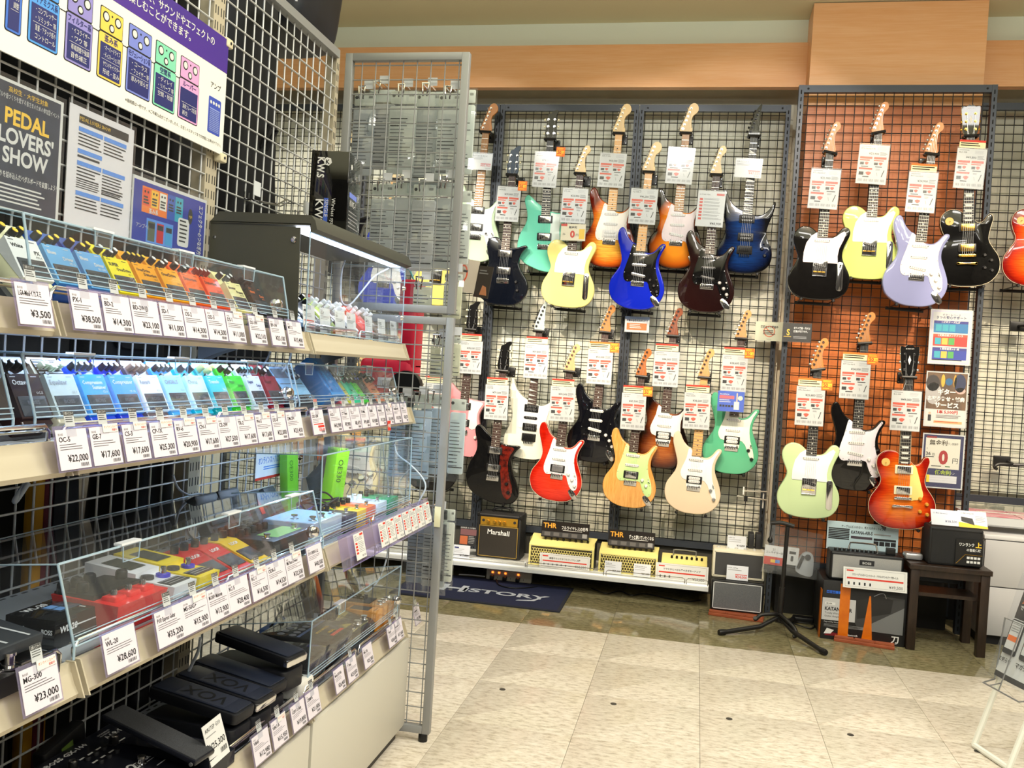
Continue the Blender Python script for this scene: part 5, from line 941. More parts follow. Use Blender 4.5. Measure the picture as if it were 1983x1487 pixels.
for i, (c, y, n, k, km, cap, lb, sb, pl) in enumerate(rowA): compact(lb, c, y, XA, ZA, 45, n, ORANGE if sb == 'MT-2' else (WHT if sb[:2] == 'BD' else INK), k, km, cap, plate=pl, sub=sb, group='compact pedals leaning on the top shelf')
XB, ZB = -1.045, 1.1335+.012
rowB_ = [((50, 30, 32), 1.238, 'Octave', 4, BLK, CAPW, 'dark brown pedal lettered Octave', 'OC-5', None, WHT), ((206, 200, 176), 1.322, 'Equalizer', 'slide', BLK, CAPW, 'cream pedal with eight slider caps', 'GE-7', M((198, 210, 206), .3), GREY),
 ((28, 76, 214), 1.404, 'Compression|Sustainer', 4, BLK, CAPW, 'bright blue compressor pedal, nearer one', 'CS-3', M((60, 160, 230), .3), WHT), ((30, 60, 200), 1.488, 'Compressor', 4, BLK, CAPW, 'deep blue compressor pedal, second from the equalizer', 'CP-1X', M((80, 160, 226), .3), WHT),
 ((110, 96, 100), 1.572, 'Reverb', 4, M((150, 120, 96), .4), CAPW, 'grey brown pedal with a glossy white face', 'RV-6', M((236, 238, 240), .2), GREY), ((80, 176, 246), 1.656, 'CHORUS', 4, BLK, CAPW, 'sky blue pedal with a white sheen', 'CH-1', M((170, 220, 250), .25), GREY),
 ((24, 190, 220), 1.742, 'Chorus', 2, BLK, CAPW, 'cyan pedal with two knobs', 'CE-2W', M((200, 238, 246), .25), GREY), ((20, 156, 160), 1.826, 'Tremolo', 3, M((176, 178, 120), .4), YEL, 'teal pedal with olive knobs', 'TR-2', M((40, 190, 200), .3), WHT),
 ((60, 200, 50), 1.914, 'Phase|Shifter', 3, BLK, CAPW, 'bright green pedal on the second shelf', 'PH-3', None, M((40, 120, 30), .5)), ((216, 220, 226), 2.002, 'Digital|Delay', 4, BLK, M((60, 190, 240), .4), 'white pedal with blue capped knobs', 'DD-8', None, NAVY),
 ((140, 20, 40), 2.090, 'Analog', 3, BLK, CAPW, 'dark red pedal beside the chrome lock', 'DM-2W', None, M((90, 20, 30), .5))]
for c, y, n, k, km, cap, lb, sb, pl, tc in rowB_: compact(lb, c, y, XB, ZB, 50, n, tc, k, km, cap, plate=pl, sub=sb, group='compact pedals leaning on the second shelf')
for y, c, lb in ((1.05, (40, 24, 26), 'dark brown pedal at the near end of the second shelf'), (.96, (30, 32, 40), 'black pedal first of all on the second shelf')): compact(lb, c, y, XB, ZB, 50, 'Bass', WHT, 4, BLK, CAPW, group='compact pedals leaning on the second shelf', w_=.08 if y > 1 else .071)
def slab(label, col, Y, w_, L, th, X0, Z0, tilt, deco, group='larger pedals on the shelves', r=.003, rough=.35, coat=.5, nme='effects_pedal', yaw=0):
    a = R(tilt); T = frame((X0, Y, Z0), (0, 1, 0), (-math.cos(a), 0, math.sin(a)))
    if yaw: T = T @ Matrix.Rotation(R(yaw), 4, 'Z')
    t = thing(nme, label, 'effects pedal' if nme == 'effects_pedal' else 'box', T, group); p = MB(); p.rbox(0, 0, 0, w_, L, th, M(col, rough, coat=coat, name='pedal_enamel'), r); p.build('casing' if nme == 'effects_pedal' else 'carton', t)
    deco(t, w_, L, th); return t
def foot(t, x, y, z, r=.008, m=CHROME): part(('footswitch', id(m), r), lambda: MB().lathe([(r*1.3, 0), (r*1.3, .002), (r*.8, .003), (r*.8, .009), (r*1.05, .010), (r, .013)], (0, 0, 0), (0, 0, 1), m, 12), t, (x, y, z), name='footswitch')
def prt(t, fn, nme='face_print'):
    p = MB(); fn(p); p.build(nme, t)
def d_dd(t, w, L, h):
    prt(t, lambda p: (p.rect(.004, .03, w-.004, L-.004, h+.0004, M((150, 205, 245), .3)), p.rect(.010, L-.040, w*.55, L-.010, h+.0008, M((70, 86, 104), .2)), p.text('DELAY', .010, .036, .010, h+.0009, INK, bold=.03), p.bars(w*.6, .05, w-.01, L*.6, 4, h+.0009, INK, .12, .1), p.rect(w*.08, .045+.02, w*.48, .067, h+.0009, INK), p.rect(w*.52, .065, w*.92, .067, h+.0009, INK)))
    knobset(t, 'knob', [(w*.66+.022*(i % 2), L-.018-.022*(i//2)) for i in range(4)], h, .007, .012, BLK, CAPW); foot(t, w*.22, .014, h); foot(t, w*.78, .014, h)
slab('large pale blue pedal between the dark red pedal and the blue box', (30, 34, 44), 2.172, .160, .125, .045, XB-.0, ZB, 50, d_dd)
def d_box(t, w, L, h):
    prt(t, lambda p: (p.text('Acoustic', .012, L*.62, .016, h+.0004, M((20, 60, 130), .5), rot=R(-90), wmax=L*.5), p.text('SIMULATOR', w*.62, L*.85, .012, h+.0004, M((60, 190, 250), .4), rot=R(-90), wmax=L*.7), p.text('Acoustic', w*.34, L*.92, .014, h+.0004, M((60, 190, 250), .4), rot=R(-90), wmax=L*.5)))
slab('tall blue pedal box with a black side and pale lettering on the second shelf', (70, 140, 214), 2.412, .095, .135, .060, XB, ZB+.01, 50, d_box, nme='product_box', r=.0015)
def d_small(tx, kn, cap, tcol=INK, n=3, sw=True):
    def f(t, w, L, h):
        prt(t, lambda p: (p.text(tx, w*.5, L*.40, .007, h+.0004, tcol, al='C', wmax=w*.8, bold=.02), p.rect(w*.12, L*.36, w*.88, L*.37, h+.0004, tcol)))
        knobset(t, 'knob', [(w*(.25+.5*(i % 2)), L*(.88-.16*(i//2))) for i in range(n)], h, min(.0075, w*.2), .015, kn, cap)
        if sw: foot(t, w*.5, L*.16, h, .006)
    return f
for i, (c, w_, tx, kn, cap, lb, n) in enumerate((((232, 120, 130), .018, 'EQ', BLK, CAPW, 'slim pink pedal touching the blue box', 2), ((236, 236, 232), .038, 'Comp', BLK, CAPW, 'narrow white pedal with dark knobs on the second shelf', 4), ((202, 206, 60), .040, 'Tuner', M((120, 110, 80), .4), CAPW, 'narrow yellow-green pedal on the second shelf', 3), ((40, 210, 160), .072, 'Tube', BLK, CAPW, 'mint green pedal behind clear acrylic, second shelf', 4), ((70, 214, 60), .045, 'Green', BLK, M((60, 90, 200), .4), 'lime green pedal beside the mint one', 4), ((70, 72, 76), .062, 'Fuzz', BLK, BLK, 'dark grey pedal near the far end of the second shelf', 3), ((214, 130, 96), .075, 'Memory', BLK, CAPW, 'copper coloured pedal at the far end of the second shelf', 4))):
    y = 2.530 if i == 0 else y+wp+.006; wp = w_; slab(lb, c, y, w_, .115, .032, XB, ZB, 50, d_small(tx, kn, cap, INK, n), group='small pedals on the second shelf')
# far top shelf, inside the lit case
for i, (c, y, w_, tx, lb, kn) in enumerate((((150, 196, 236), 2.215, .085, 'OCEANS', 'pale blue pedal inside the lit case against the olive plate', CAPW), ((60, 62, 70), 2.320, .11, 'PLEXI', 'dark grey pedal with white knobs inside the lit case', CAPW), ((180, 200, 90), 2.450, .07, 'WAVE', 'yellow-green pedal inside the lit case', CAPW), ((50, 20, 40), 2.540, .07, 'VERB', 'plum pedal with white knobs inside the lit case', CAPW), ((226, 228, 232), 2.640, .055, 'WHITE', 'white pedal inside the lit case', CAPW), ((222, 50, 40), 2.740, .10, 'RED', 'red pedal with white knobs at the far end of the lit case', CAPW), ((120, 100, 80), 2.86, .08, 'OUD', 'brown pedal behind the last cards of the lit case', CAPW))):
    slab(lb, c, y, w_, .115, .032, -1.065, 1.366, 45, d_small(tx, CAPW if i > 1 else BLK, kn, WHT, 4), group='pedals inside the lit hooded case')
# near left edge: black tall speaker-like mini amp
t = thing('practice_amp', 'tall black rounded practice amp at the near end of the top shelf', 'amplifier', (-1.04, 1.10, 1.366)); p = MB(); p.T = frame((0, 0, 0), (0, 1, 0), (0, 0, 1)); p.prism(rrect(.115, .150, .02, 4, 0, .075), -.05, .012, BLK, .006); p.text('7', .020, .110, .016, .0125, WHT, bold=.02); p.build('cabinet', t)
p = MB(); p.T = frame((0, 0, 0), (0, 1, 0), (0, 0, 1)); p.rect(-.045, .015, .04, .095, .0126, DARK); p.build('grille', t)
# ================================================================ third shelf (flat things)
Z3 = .8012
def flat(label, px, z, nm, cat='effects pedal', group=None): return thing(nm, label, cat, Matrix.Translation(px), group)
# multi effects with treadle at the left edge
t = thing('multi_effects', 'black floor multi effects with a grey striped treadle on the third shelf', 'effects pedal', Matrix.Translation((-.955, .92, Z3)))
p = MB(); p.side([(.04, 0), (.04, .028), (-.20, .040), (-.20, 0)], 0, .292, BLK); p.build('casing', t)
p = MB(); p.T = frame((.030, .10, .046), (0, 1, .0), (-1, 0, .16)); p.rbox(.0, .012, -.006, .180, .185, .014, M((40, 46, 54), .5, name='treadle_slate'), .004); [p.quad((.020+.045*i, .02, .0146), (.025+.045*i, .02, .0146), (.002+.045*i, .17, .0146), (-.003+.045*i, .17, .0146), M((170, 178, 188), .4)) for i in range(1, 4)]; p.build('treadle', t)
p = MB(); p.T = Matrix.Translation((.018, .21, .030)); p.lathe([(.017, 0), (.017, .003), (.009, .004), (.009, .017), (.011, .018), (.011, .022)], (0, 0, 0), (0, 0, 1), CHROME, 14); p.build('footswitch', t)
# WL-20 carton
A_, B_, C_, D_ = at(10.6, 1189, 'Z', .83+.02), at(137, 1151, 'Z', .85), at(222, 1164, 'Z', .85), at(107, 1201.5, 'Z', .85)
ux = (D_-A_); uy = (B_-A_); T = frame((A_.x, A_.y, Z3), (ux.x, ux.y, 0), (uy.x, uy.y, 0)); w_, l_ = ux.length, uy.length*1.0
t = thing('product_box', 'flat black carton printed WL-20 with a picture of two transmitters', 'box', T); p = MB(); p.rbox(0, 0, 0, w_, l_, .048, BLKG, .001); z = .0486
p.text('WL-20', .022, .020, .014, z, WHT, bold=.03, rot=R(90), wmax=.07)
for q in (.42, .62): p.rbox(w_*q-.012, .045, .0486, w_*q+.010, .115, .0492, M((60, 72, 88), .3, name='transmitter_print'), .0003); p.rect(w_*q-.010, .05, w_*q+.006, .07, .0496, M((120, 170, 230), .3))
p.bars(w_*.75, l_*.5, w_*.9, l_*.9, 3, z, WHT, .2)
T2 = Matrix.Rotation(R(90), 4, 'X'); p.T = Matrix.Translation((0, -.0006, 0)) @ T2; p.text('WL-20', .006, .024, .010, 0, WHT, bold=.03, wmax=w_*.34); p.text('Wireless System', w_*.44, .022, .004, 0, WHT, wmax=w_*.26); p.text('BOSS', w_*.96, .024, .008, 0, WHT, al='R', bold=.03, wmax=w_*.22)
p.T = Matrix.Translation((w_+.0006, 0, 0)) @ Matrix.Rotation(R(90), 4, 'Z') @ T2; p.text('WL-20', .012, .024, .011, 0, WHT, bold=.03); p.bars(.05, .024, .12, .030, 1, 0, WHT, .4); p.bars(.04, .008, .14, .014, 1, 0, GREY, .3)
p.T = Matrix.Identity(4); p.build('carton', t)
# red floor unit
G3 = 'effects standing on the third shelf'
t = thing('effects_pedal', 'red tapered floor unit with black knobs on the third shelf', 'effects pedal', Matrix.Translation((-.955, 1.402, Z3)), G3); REDE = M((226, 28, 30), .35, coat=.4, name='red_enamel')
p = MB(); p.add([(0, 0, 0), (-.11, 0, 0), (-.11, .125, 0), (0, .125, 0), (.012, -.012, .052), (-.12, -.012, .06), (-.12, .137, .06), (.012, .137, .052)], [(0, 1, 2, 3), (4, 7, 6, 5), (0, 4, 5, 1), (1, 5, 6, 2), (2, 6, 7, 3), (3, 7, 4, 0)], REDE); p.build('casing', t)
p = MB(); p.box(-.118, -.006, .052, -.040, .131, .064, BLK); p.build('control_panel', t)
knobset(t, 'knob', [(-.105, .0), (-.105, .035), (-.105, .07), (-.075, .01), (-.075, .12)], .062, .011, .018, BLK, None or DARK)
for y in (.02, .062, .104): p = MB(); p.rbox(-.035, y-.016, .050, -.004, y+.016, .062, REDE, .004); p.knob((-.02, y, .06), .006, .012, CHROME); p.build('footswitch', t)
def stomp(label, col, y):
    t = thing('effects_pedal', label, 'effects pedal', Matrix.Translation((-.945, y, Z3)), G3); c = M(col, .35, coat=.4, name='pedal_enamel')
    p = MB(); p.T = Matrix.Identity(4); p.side([(0, 0), (.008, .050), (-.075, .056), (-.075, .066), (-.185, .078), (-.185, 0)], 0, .077, c); p.build('casing', t)
    tz = lambda x: .067+(-.075-x)*.109
    p = MB(); p.T = frame((-.185, 0, .0785), (0, 1, 0), (-1, 0, 0)) if False else Matrix.Identity(4)
    p.add([(-.095, .014, .0695), (-.160, .014, .0765), (-.160, .063, .0765), (-.095, .063, .0695)], [(0, 3, 2, 1)], M((52, 60, 52), .2, name='lcd')); p.build('display', t)
    p = MB(); p.lathe([(.013, 0), (.012, .006)], (-.062, .018, .0555), (0, 0, 1), DARK, 12); p.build('encoder', t)
    p = MB(); p.lathe([(.014, 0), (.014, .006)], (-.050, .052, .054), (0, 0, 1), M((60, 50, 200), .4, name='violet_ring'), 14); p.knob((-.050, .052, .058), .006, .016, CHROME); p.build('footswitch', t)
    p = MB(); p.T = Matrix.Identity(4); p.box(-.034, .006, .050, -.004, .071, .0535, DARK); [p.box(-.031+.010*i, .010, .0535, -.029+.010*i, .067, .054, GREY) for i in range(3)]; p.build('rubber_pad', t)
stomp('white stompbox with a display and violet switch on the third shelf', (236, 236, 238), 1.552); stomp('yellow stompbox with a display and violet switch on the third shelf', (248, 220, 20), 1.640)
def looper(label, col, y):
    t = thing('effects_pedal', label, 'effects pedal', Matrix.Translation((-.945, y, Z3)), G3); c = M(col, .35, coat=.4, name='pedal_enamel')
    p = MB(); p.side([(0, 0), (.006, .026), (-.012, .030), (-.090, .064), (-.14, .066), (-.14, 0)], 0, .073, c); p.T = frame((-.012, 0, .031), (0, 1, 0), (-.078, 0, .034)); p.text('LOOP', .036, .066, .010, .0008, WHT, al='C', bold=.03); p.T = Matrix.Identity(4); p.build('casing', t)
    p = MB(); p.T = frame((-.012, 0, .0305), (0, 1, 0), (-.078, 0, .034)); p.rbox(.005, .004, 0, .068, .046, .002, M((52, 55, 62), .6, name='rubber_pad'), .001); p.build('rubber_pad', t)
    p = MB(); p.knob((-.115, .018, .066), .009, .016, BLK); p.build('knob', t); p = MB(); p.knob((-.115, .056, .066), .009, .016, BLK); p.build('knob', t)
looper('red pedal with a dark treadle, nearer of the two red ones on the third shelf', (206, 20, 24), 1.728); looper('red pedal with a dark treadle beside the yellow one on the third shelf', (222, 36, 30), 1.808); looper('yellow pedal with a dark treadle on the third shelf', (244, 204, 20), 1.892)
t = thing('effects_pedal', 'wide black floor unit crowded with small black knobs on the third shelf', 'effects pedal', Matrix.Translation((-.945, 1.975, Z3)), G3); p = MB(); p.rbox(-.16, 0, 0, .0, .200, .062, M((28, 28, 30), .4), .004); p.T = Matrix.Identity(4); p.rect(-.07, .05, -.015, .19, .0626, M((150, 210, 120), .4, name='green_panel')); p.build('casing', t)
knobset(t, 'knob', [(-.145+.026*(i//5), .018+.030*(i % 5)) for i in range(15)], .062, .0085, .016, BLK, DARK); foot(t, -.03, .025, .062); foot(t, -.03, .175, .062)
# dark treadle pedals standing behind
for i, (x, y, lb) in enumerate(((-1.13, 2.02, 'dark grey ribbed treadle pedal standing behind the black floor unit, nearest one'), (-1.13, 2.13, 'dark grey ribbed treadle pedal standing behind the black floor unit, middle one'), (-1.22, 2.33, 'small dark treadle pedal with red marking, near the lime box'), (-1.22, 2.43, 'small dark treadle pedal with a red figure, near the lime box'), (-1.22, 2.53, 'dark treadle pedal with four ridges under the store notice'))):
    big = i < 2; T = frame((x, y, Z3), (0, 1, 0), (-.5, 0, .86)); s_ = 1.25 if big else .85
    t = thing('expression_pedal', lb, 'effects pedal', T @ Matrix.Scale(s_, 4), 'dark treadle pedals at the back of the third shelf'); p = MB(); p.rbox(0, 0, -.004, .085, .12, .022, M((52, 56, 64), .5, name='treadle_plastic'), .006); p.build('casing', t)
    p = MB(); [p.rbox(.012, .02+.016*j, .022, .073, .030+.016*j, .0255, DARK, .001) for j in range(5)] if i not in (2, 3) else p.prism([(.03, .03), (.055, .03), (.055, .06), (.042, .085), (.03, .06)], .022, .024, RED); p.build('tread' if i not in (2, 3) else 'mark', t)
    p = MB(); p.side([(-.0, -.004), (.0, -.06), (.06, -.07)], .01, .02, DARK, 'X') if False else p.box(.02, .09, -.06, .065, .11, -.004, DARK); p.build('support', t)
# large blue-grey preamp and row at the far end
def d_pre(t, w, L, h):
    prt(t, lambda p: (p.rect(.004, .004, w-.004, L-.004, h+.0004, M((170, 206, 226), .35)), p.bars(w*.3, L*.3, w*.7, L*.34, 2, h+.0008, GREY, .3), p.text('PREAMP', w*.5, L*.2, .008, h+.0008, GREY, al='C')))
    for x, y in ((.2, .14), (.2, .5), (.5, .14), (.85, .14)): foot(t, w*x, L*y, h, .009)
slab('pale blue two-switch pedal under the tall clear case', (176, 190, 206), 2.245, .200, .145, .060, -.965, Z3, 0, d_pre, group=G3)
for c, y, w_, tx, lb in (((30, 30, 32), 2.452, .085, 'IRON', 'black pedal between the pale blue and yellow ones, third shelf'), ((244, 196, 22), 2.545, .07, 'YELLOW', 'yellow pedal under the tall clear case'), ((240, 110, 40), 2.622, .075, 'ORANGE', 'orange pedal under the tall clear case'), ((216, 228, 240), 2.715, .085, 'REV', 'pale grey pedal with white knobs under the tall clear case'), ((30, 150, 96), 2.815, .10, 'GREEN', 'green pedal at the far end of the third shelf')):
    slab(lb, c, y, w_, .12, .052, -.955, Z3, 0, d_small(tx, CAPW if tx == 'REV' else BLK, CHROME, INK, 4), group=G3)
# lime box
T = frame((-1.12, 2.715, Z3+.004), (.35, .62, -.06), (-.15, -.34, .93)); t = thing('product_box', 'lime green and black box lettered OE300 standing in the tall clear case', 'box', T ); p = MB(); p.rbox(0, 0, -.05, .05, .21, 0, M((150, 225, 40), .35, coat=.3, name='lime_print'), .001); p.text('OE330', .012, .175, .018, .0005, M((40, 70, 20), .5), rot=R(-90), wmax=.09); p.text('SUB', .014, .055, .010, .0005, INK, rot=R(-90)); p.build('carton', t)
T = frame((-1.23, 2.66, Z3+.004), (.2, .9, 0), (.0, .38, .92)); t = thing('product_box', 'lime green slanted box seen through the store notice end of the clear case', 'box', T); p = MB(); p.rbox(0, 0, -.03, .055, .19, 0, M((120, 200, 50), .4, name='lime_print'), .001); p.text('OE300', .012, .165, .016, .0005, M((50, 110, 30), .5), rot=R(-90), wmax=.08); p.build('carton', t)  # dim reflection of the lime box, modelled as a second box
# coiled patch cables
for i, (x, y, z, c, lb) in enumerate(((-1.09, 2.56, .868, (10, 10, 12), 'black patch cable coiled beside the lime box'), (-1.08, 2.53, .835, (20, 44, 130), 'blue patch cable coiled under the black one'))):
    p = MB(); pts = []
    for j in range(46): q = j*.42; pts.append((x+.055*math.cos(q)*(1+.12*math.sin(j*.9)), y+.062*math.sin(q), z+.012*math.sin(q*1.7)+.010*math.cos(j)))
    p.tube(smooth(pts, 3, False), .003, M(c, .35, name='cable'), 6); tag(p.build('patch_cable', sharp=60), lb, 'cable')
t = thing('effects_unit', 'dark slanting unit with a row of chrome knobs in the tall clear case', 'effects unit', Matrix.Translation((-1.17, 2.80, Z3)))
p = MB(); p.T = frame((0, 0, .012), (0, 1, .35), (-.15, -.3, .95)); p.rbox(-.02, -.01, -.03, .19, .115, 0, M((60, 62, 66), .5), .004); [p.rbox(.03, .07-.02*j, 0, .09, .085-.02*j, .003, M((120, 122, 126), .5), .001) for j in range(3)]; p.T = Matrix.Identity(4); p.build('casing', t)
for j in range(4):
    c = at(*((682, 936), (700, 927), (717, 919), (733, 911))[j], 'X', -1.14)-Vector((-1.17, 2.80, Z3)); p = MB(); p.lathe([(.003, -.02), (.004, -.008), (.012, -.005), (.014, 0), (.010, .006)], c, (0, -.6, .8), CHROME, 12); p.tube([c, c+Vector((-.02, .005, -.04))], .002, CHROME, 5); p.build('knob', t)
# ================================================================ lowest shelf
Z4 = .4062
def wah(label, x, y, yaw, chrome, tx, stack=False):
    t = thing('wah_pedal', label, 'effects pedal', Matrix.Translation((x, y, Z4)) @ Matrix.Rotation(R(yaw), 4, 'Z'), 'wah pedals on the lowest shelf'); L = .235; W = .088; RB = M((15, 17, 24), .5, name='black_crinkle')
    p = MB(); p.T = frame((0, 0, 0), (0, 1, 0), (-1, 0, 0)); p.prism(rrect(W, L, .018, 4, 0, L/2), 0, .052, RB, .006); p.build('base', t)
    p = MB(); p.T = frame((.004, 0, .062), (0, 1, 0), (-1, 0, .13)); p.prism(rrect(W*.96, L, .014, 4, 0, L/2), 0, .026, CHROME if chrome == 2 else RB, .005)
    if chrome == 1: p.prism(rrect(W*.97, .018, .006, 3, 0, .008), .002, .020, CHROME, .003)
    p.build('rocker', t)
    p = MB(); p.T = frame((.004, 0, .062), (0, 1, 0), (-1, 0, .13)); p.prism(rrect(W*.82, L*.93, .006, 3, 0, L/2), .026, .029, M((34, 40, 56), .35, name='ribbed_rubber'), .001)
    if tx: p.rect(-W*.36, .04, W*.36, .17, .0295, M((40, 46, 64), .4)); p.text(tx, .018, .050, .040, .0300, M((10, 12, 18), .5, name='engraved_black'), rot=R(90), bold=.01, sx=.95)
    p.build('tread', t); return t
wah('black wah pedal embossed VOX, first of the row', -.958, 1.900, -4, 0, 'VOX'); wah('black wah pedal embossed VOX with a chrome toe', -.950, 1.988, -5, 1, 'VOX'); wah('plain black wah pedal between the chrome-toed ones', -.962, 2.078, -6, 0, '')
p = MB(); p.rbox(-.07, -.04, 0, .02, .05, .05, M((232, 230, 222), .4, name='white_plastic'), .012); p.rect(-.05, -.02, 0, .02, .0505, BLK); tag(p.build('white_case', mat=Matrix.Translation((-.972, 2.235, Z4))), 'small white plastic case under the chrome-edged wah pedal', 'case')
W4 = wah('black wah pedal with long chrome edges resting askew on white plastic', -.95, 2.150, -10, 1, '')
W4.location.z = Z4+.052
# black multi effects board in the foreground
t = thing('multi_effects', 'wide black floor effects board with large treadle and white lettering on the lowest shelf', 'effects pedal', Matrix.Translation((-.938, 1.28, Z4))); BD = M((27, 29, 38), .35, coat=.35, name='board_enamel')
p = MB(); p.side([(0, 0), (0, .030), (-.03, .036), (-.292, .050), (-.298, .048), (-.298, 0)], 0, .548, BD)
p.T = frame((-.03, 0, .0366), (0, 1, 0), (-.262, 0, .014)); w = WHT
p.text('BOSS GX-100', .300, .240, .013, 0, w, wmax=.16, bold=.03, sx=1.2); p.text('GUITAR EFFECTS', .462, .246, .004, 0, w, wmax=.04); p.text('PROCESSOR', .462, .239, .004, 0, w, wmax=.04); p.text('A·I·R·D', .462, .222, .013, 0, w, wmax=.06, sx=1.2); p.text('C2', .335, .090, .026, 0, w, bold=.02, sx=1.2); p.text('/TUNER', .378, .098, .011, 0, w, bold=.03); p.rect(.375, .090, .43, .0915, 0, w); p.bars(.40, .060, .44, .066, 1, 0, w, .5); p.bars(.462, .190, .485, .197, 1, 0, w, .5)
for q in range(6): p.bars(.355+.026*(q % 3), .208-.030*(q//3), .373+.026*(q % 3), .213-.030*(q//3), 1, 0, w, .9)
for q in (.12, .03): p.bars(q, .10, q+.07, .108, 1, 0, w, .6)
p.text('C1', .180, .090, .026, 0, w, sx=1.2); p.T = Matrix.Identity(4); p.build('casing', t)
def bz(x): return .0366+(-.03-x)*.0534
for (x, y) in ((-.226, .445), (-.226, .315)): p = MB(); p.T = Matrix.Translation((x, y, bz(x))); p.lathe([(.013, 0), (.013, .002), (.010, .003), (.0095, .016), (.008, .018)], (0, 0, 0), (0, 0, 1), BLK, 16); p.lathe([(.008, 0), (.0075, .002)], (0, 0, .018), (0, 0, 1), CHROME, 14); p.build('knob', t)
for q in range(6): p = MB(); x, y = -.228+.030*(q//3), .364+.026*(q % 3); p.T = Matrix.Translation((x, y, bz(x)-.001)); p.knob((0, 0, 0), .0060, .007, DARK, cap=BLK); p.build('button', t)
for y in (.392, .245, .12): p = MB(); p.T = Matrix.Translation((-.125, y, bz(-.125))); p.lathe([(.011, 0), (.011, .002), (.0075, .003), (.0075, .012), (.009, .013), (.008, .017)], (0, 0, 0), (0, 0, 1), CHROME, 14); p.build('footswitch', t)
p = MB(); p.side([(.01, .0), (.005, .050), (-.04, .060), (-.20, .060), (-.22, .045), (-.22, 0)], .43, .500, BD); p.build('treadle_base', t)
q0, q1, q2, q3 = [Vector(v)-Vector((-.938, 1.28, Z4)) for v in ((-.930, 1.653, .480), (-.925, 1.720, .480), (-1.130, 1.792, .535), (-1.147, 1.732, .535))]
p = MB(); p.T = frame(q0, q1-q0, q3-q0); W_ = (q1-q0).length; L_ = (q3-q0).length; p.rbox(0, 0, -.012, W_, L_, 0, BD, .004); p.rbox(.003, .004, -.002, W_-.003, L_-.004, .0015, M((40, 41, 44), .9, noise=((66, 68, 72), (500, 500, 500), .6), name='grip_tape'), .001); p.T = Matrix.Identity(4); p.lathe([(.004, 0), (.004, .002)], q0+Vector((-.01, -.002, -.006)), (0, -1, 0), STEEL, 8); p.build('treadle', t)
p = MB(); p.knob((0, 0, 0), .014, .055, BLK, cap=DARK, n=16); tag(p.build('rubber_stop', mat=Matrix.Translation((-1.01, 1.855, Z4))), 'black rubber cylinder standing between the treadle board and the wah pedals', 'stand')
t = thing('power_adapter', 'black power adapter with a green label on its lead behind the board', 'adapter', Matrix.Translation((-1.262, 1.62, Z4+.0)) @ Matrix.Rotation(R(12), 4, 'X')); p = MB(); p.rbox(-.01, 0, 0, .022, .13, .06, BLK, .008); p.T = frame((.0225, .05, .012), (0, 1, 0), (0, 0, 1)); p.rect(0, 0, .035, .030, 0, M((110, 140, 60), .5)); p.T = Matrix.Identity(4); p.build('brick', t); p = MB(); p.tube(smooth([(.01, .0, .02), (0, -.05, .0), (0, -.12, -.02), (.02, -.17, -.05)], 4, False), .004, BLK, 8); p.build('lead', t)
def carton(label, x0, x1, y0, y1, z, h, fn, name='product_box', base=BLKG):
    t = thing(name, label, 'box', Matrix.Translation((x1, y0, z)), 'cartons on the lowest shelf'); p = MB(); p.rbox(x0-x1, 0, 0, 0, y1-y0, h, base, .0015)
    p.T = frame((0, 0, h+.0005), (0, 1, 0), (-1, 0, 0)); fn(p, y1-y0, x1-x0); p.T = frame((.0006, 0, 0), (0, 1, 0), (0, 0, 1)); p.bars(.02, .02, y1-y0-.02, h-.02, 3, 0, DARK, .3); p.T = Matrix.Identity(4); p.build('carton', t)
carton('flat black carton with a short pale title under the near end of the clear case', -1.15, -.965, 2.262, 2.385, Z4, .092, lambda p, w, l: (p.text('TONEWAH', w*.45, l*.5, .010, 0, M((170, 200, 230), .5), rot=R(62), wmax=.05, bold=.02), p.rect(w*.05, l*.80, w*.5, l*.83, 0, GREY)))
carton('black carton printed with a pedal board drawing and yellow lettering', -1.175, -.972, 2.40, 2.600, Z4, .098, lambda p, w, l: ([p.lathe([(.011, 0), (.011, .0003)], (w*.1+.03*i, l*.55+.036*j, 0), (0, 0, 1), GREY, 12) for i in range(6) for j in range(2)], p.rect(w*.04, l*.42, w*.96, l*.47, .0001, M((90, 110, 150), .4)), p.text('MULTI EFFECTS', w*.30, l*.26, .009, 0, YEL, wmax=w*.55, bold=.02), p.text('PEDAL', w*.42, l*.12, .009, 0, YEL, wmax=w*.3, bold=.02), p.rect(w*.3, .004, w*.7, .016, 0, RED)))
t = thing('effects_pedal', 'black floor multi effects with silver switches under the far clear case', 'effects pedal', Matrix.Translation((-.978, 2.615, Z4)), 'effects on the lowest shelf'); p = MB(); p.side([(0, 0), (0, .045), (-.012, .056), (-.145, .078), (-.15, .074), (-.15, 0)], 0, .20, BLKG); p.rbox(-.10, .02, .07, -.04, .055, .080, DARK, .003); p.build('casing', t)
knobset(t, 'knob', [(-.13, .06+.022*i) for i in range(6)]+[(-.108, .08+.025*i) for i in range(3)], .072, .008, .018, BLK, DARK)
for y in (.045, .105, .165): foot(t, -.025, y, .060, .010)
def d_or(t, w, L, h): prt(t, lambda p: (p.rect(w*.1, L*.3, w*.9, L*.9, h+.0004, DARK), p.text('Limiter', w*.5, L*.1, .009, h+.0004, INK, al='C', wmax=w*.8)))
slab('orange pedal with a dark panel at the far end of the lowest shelf', (246, 160, 40), 2.822, .060, .11, .075, -.975, Z4, 0, d_or, group='effects on the lowest shelf')
t = thing('effects_pedal', 'wooden-sided multi knob unit with chrome switches at the far end of the lowest shelf', 'effects pedal', Matrix.Translation((-.968, 2.888, Z4)), 'effects on the lowest shelf'); WD = wood((196, 126, 44), (230, 164, 78), (40, 5, 40), .35, 'amber_wood', .5)
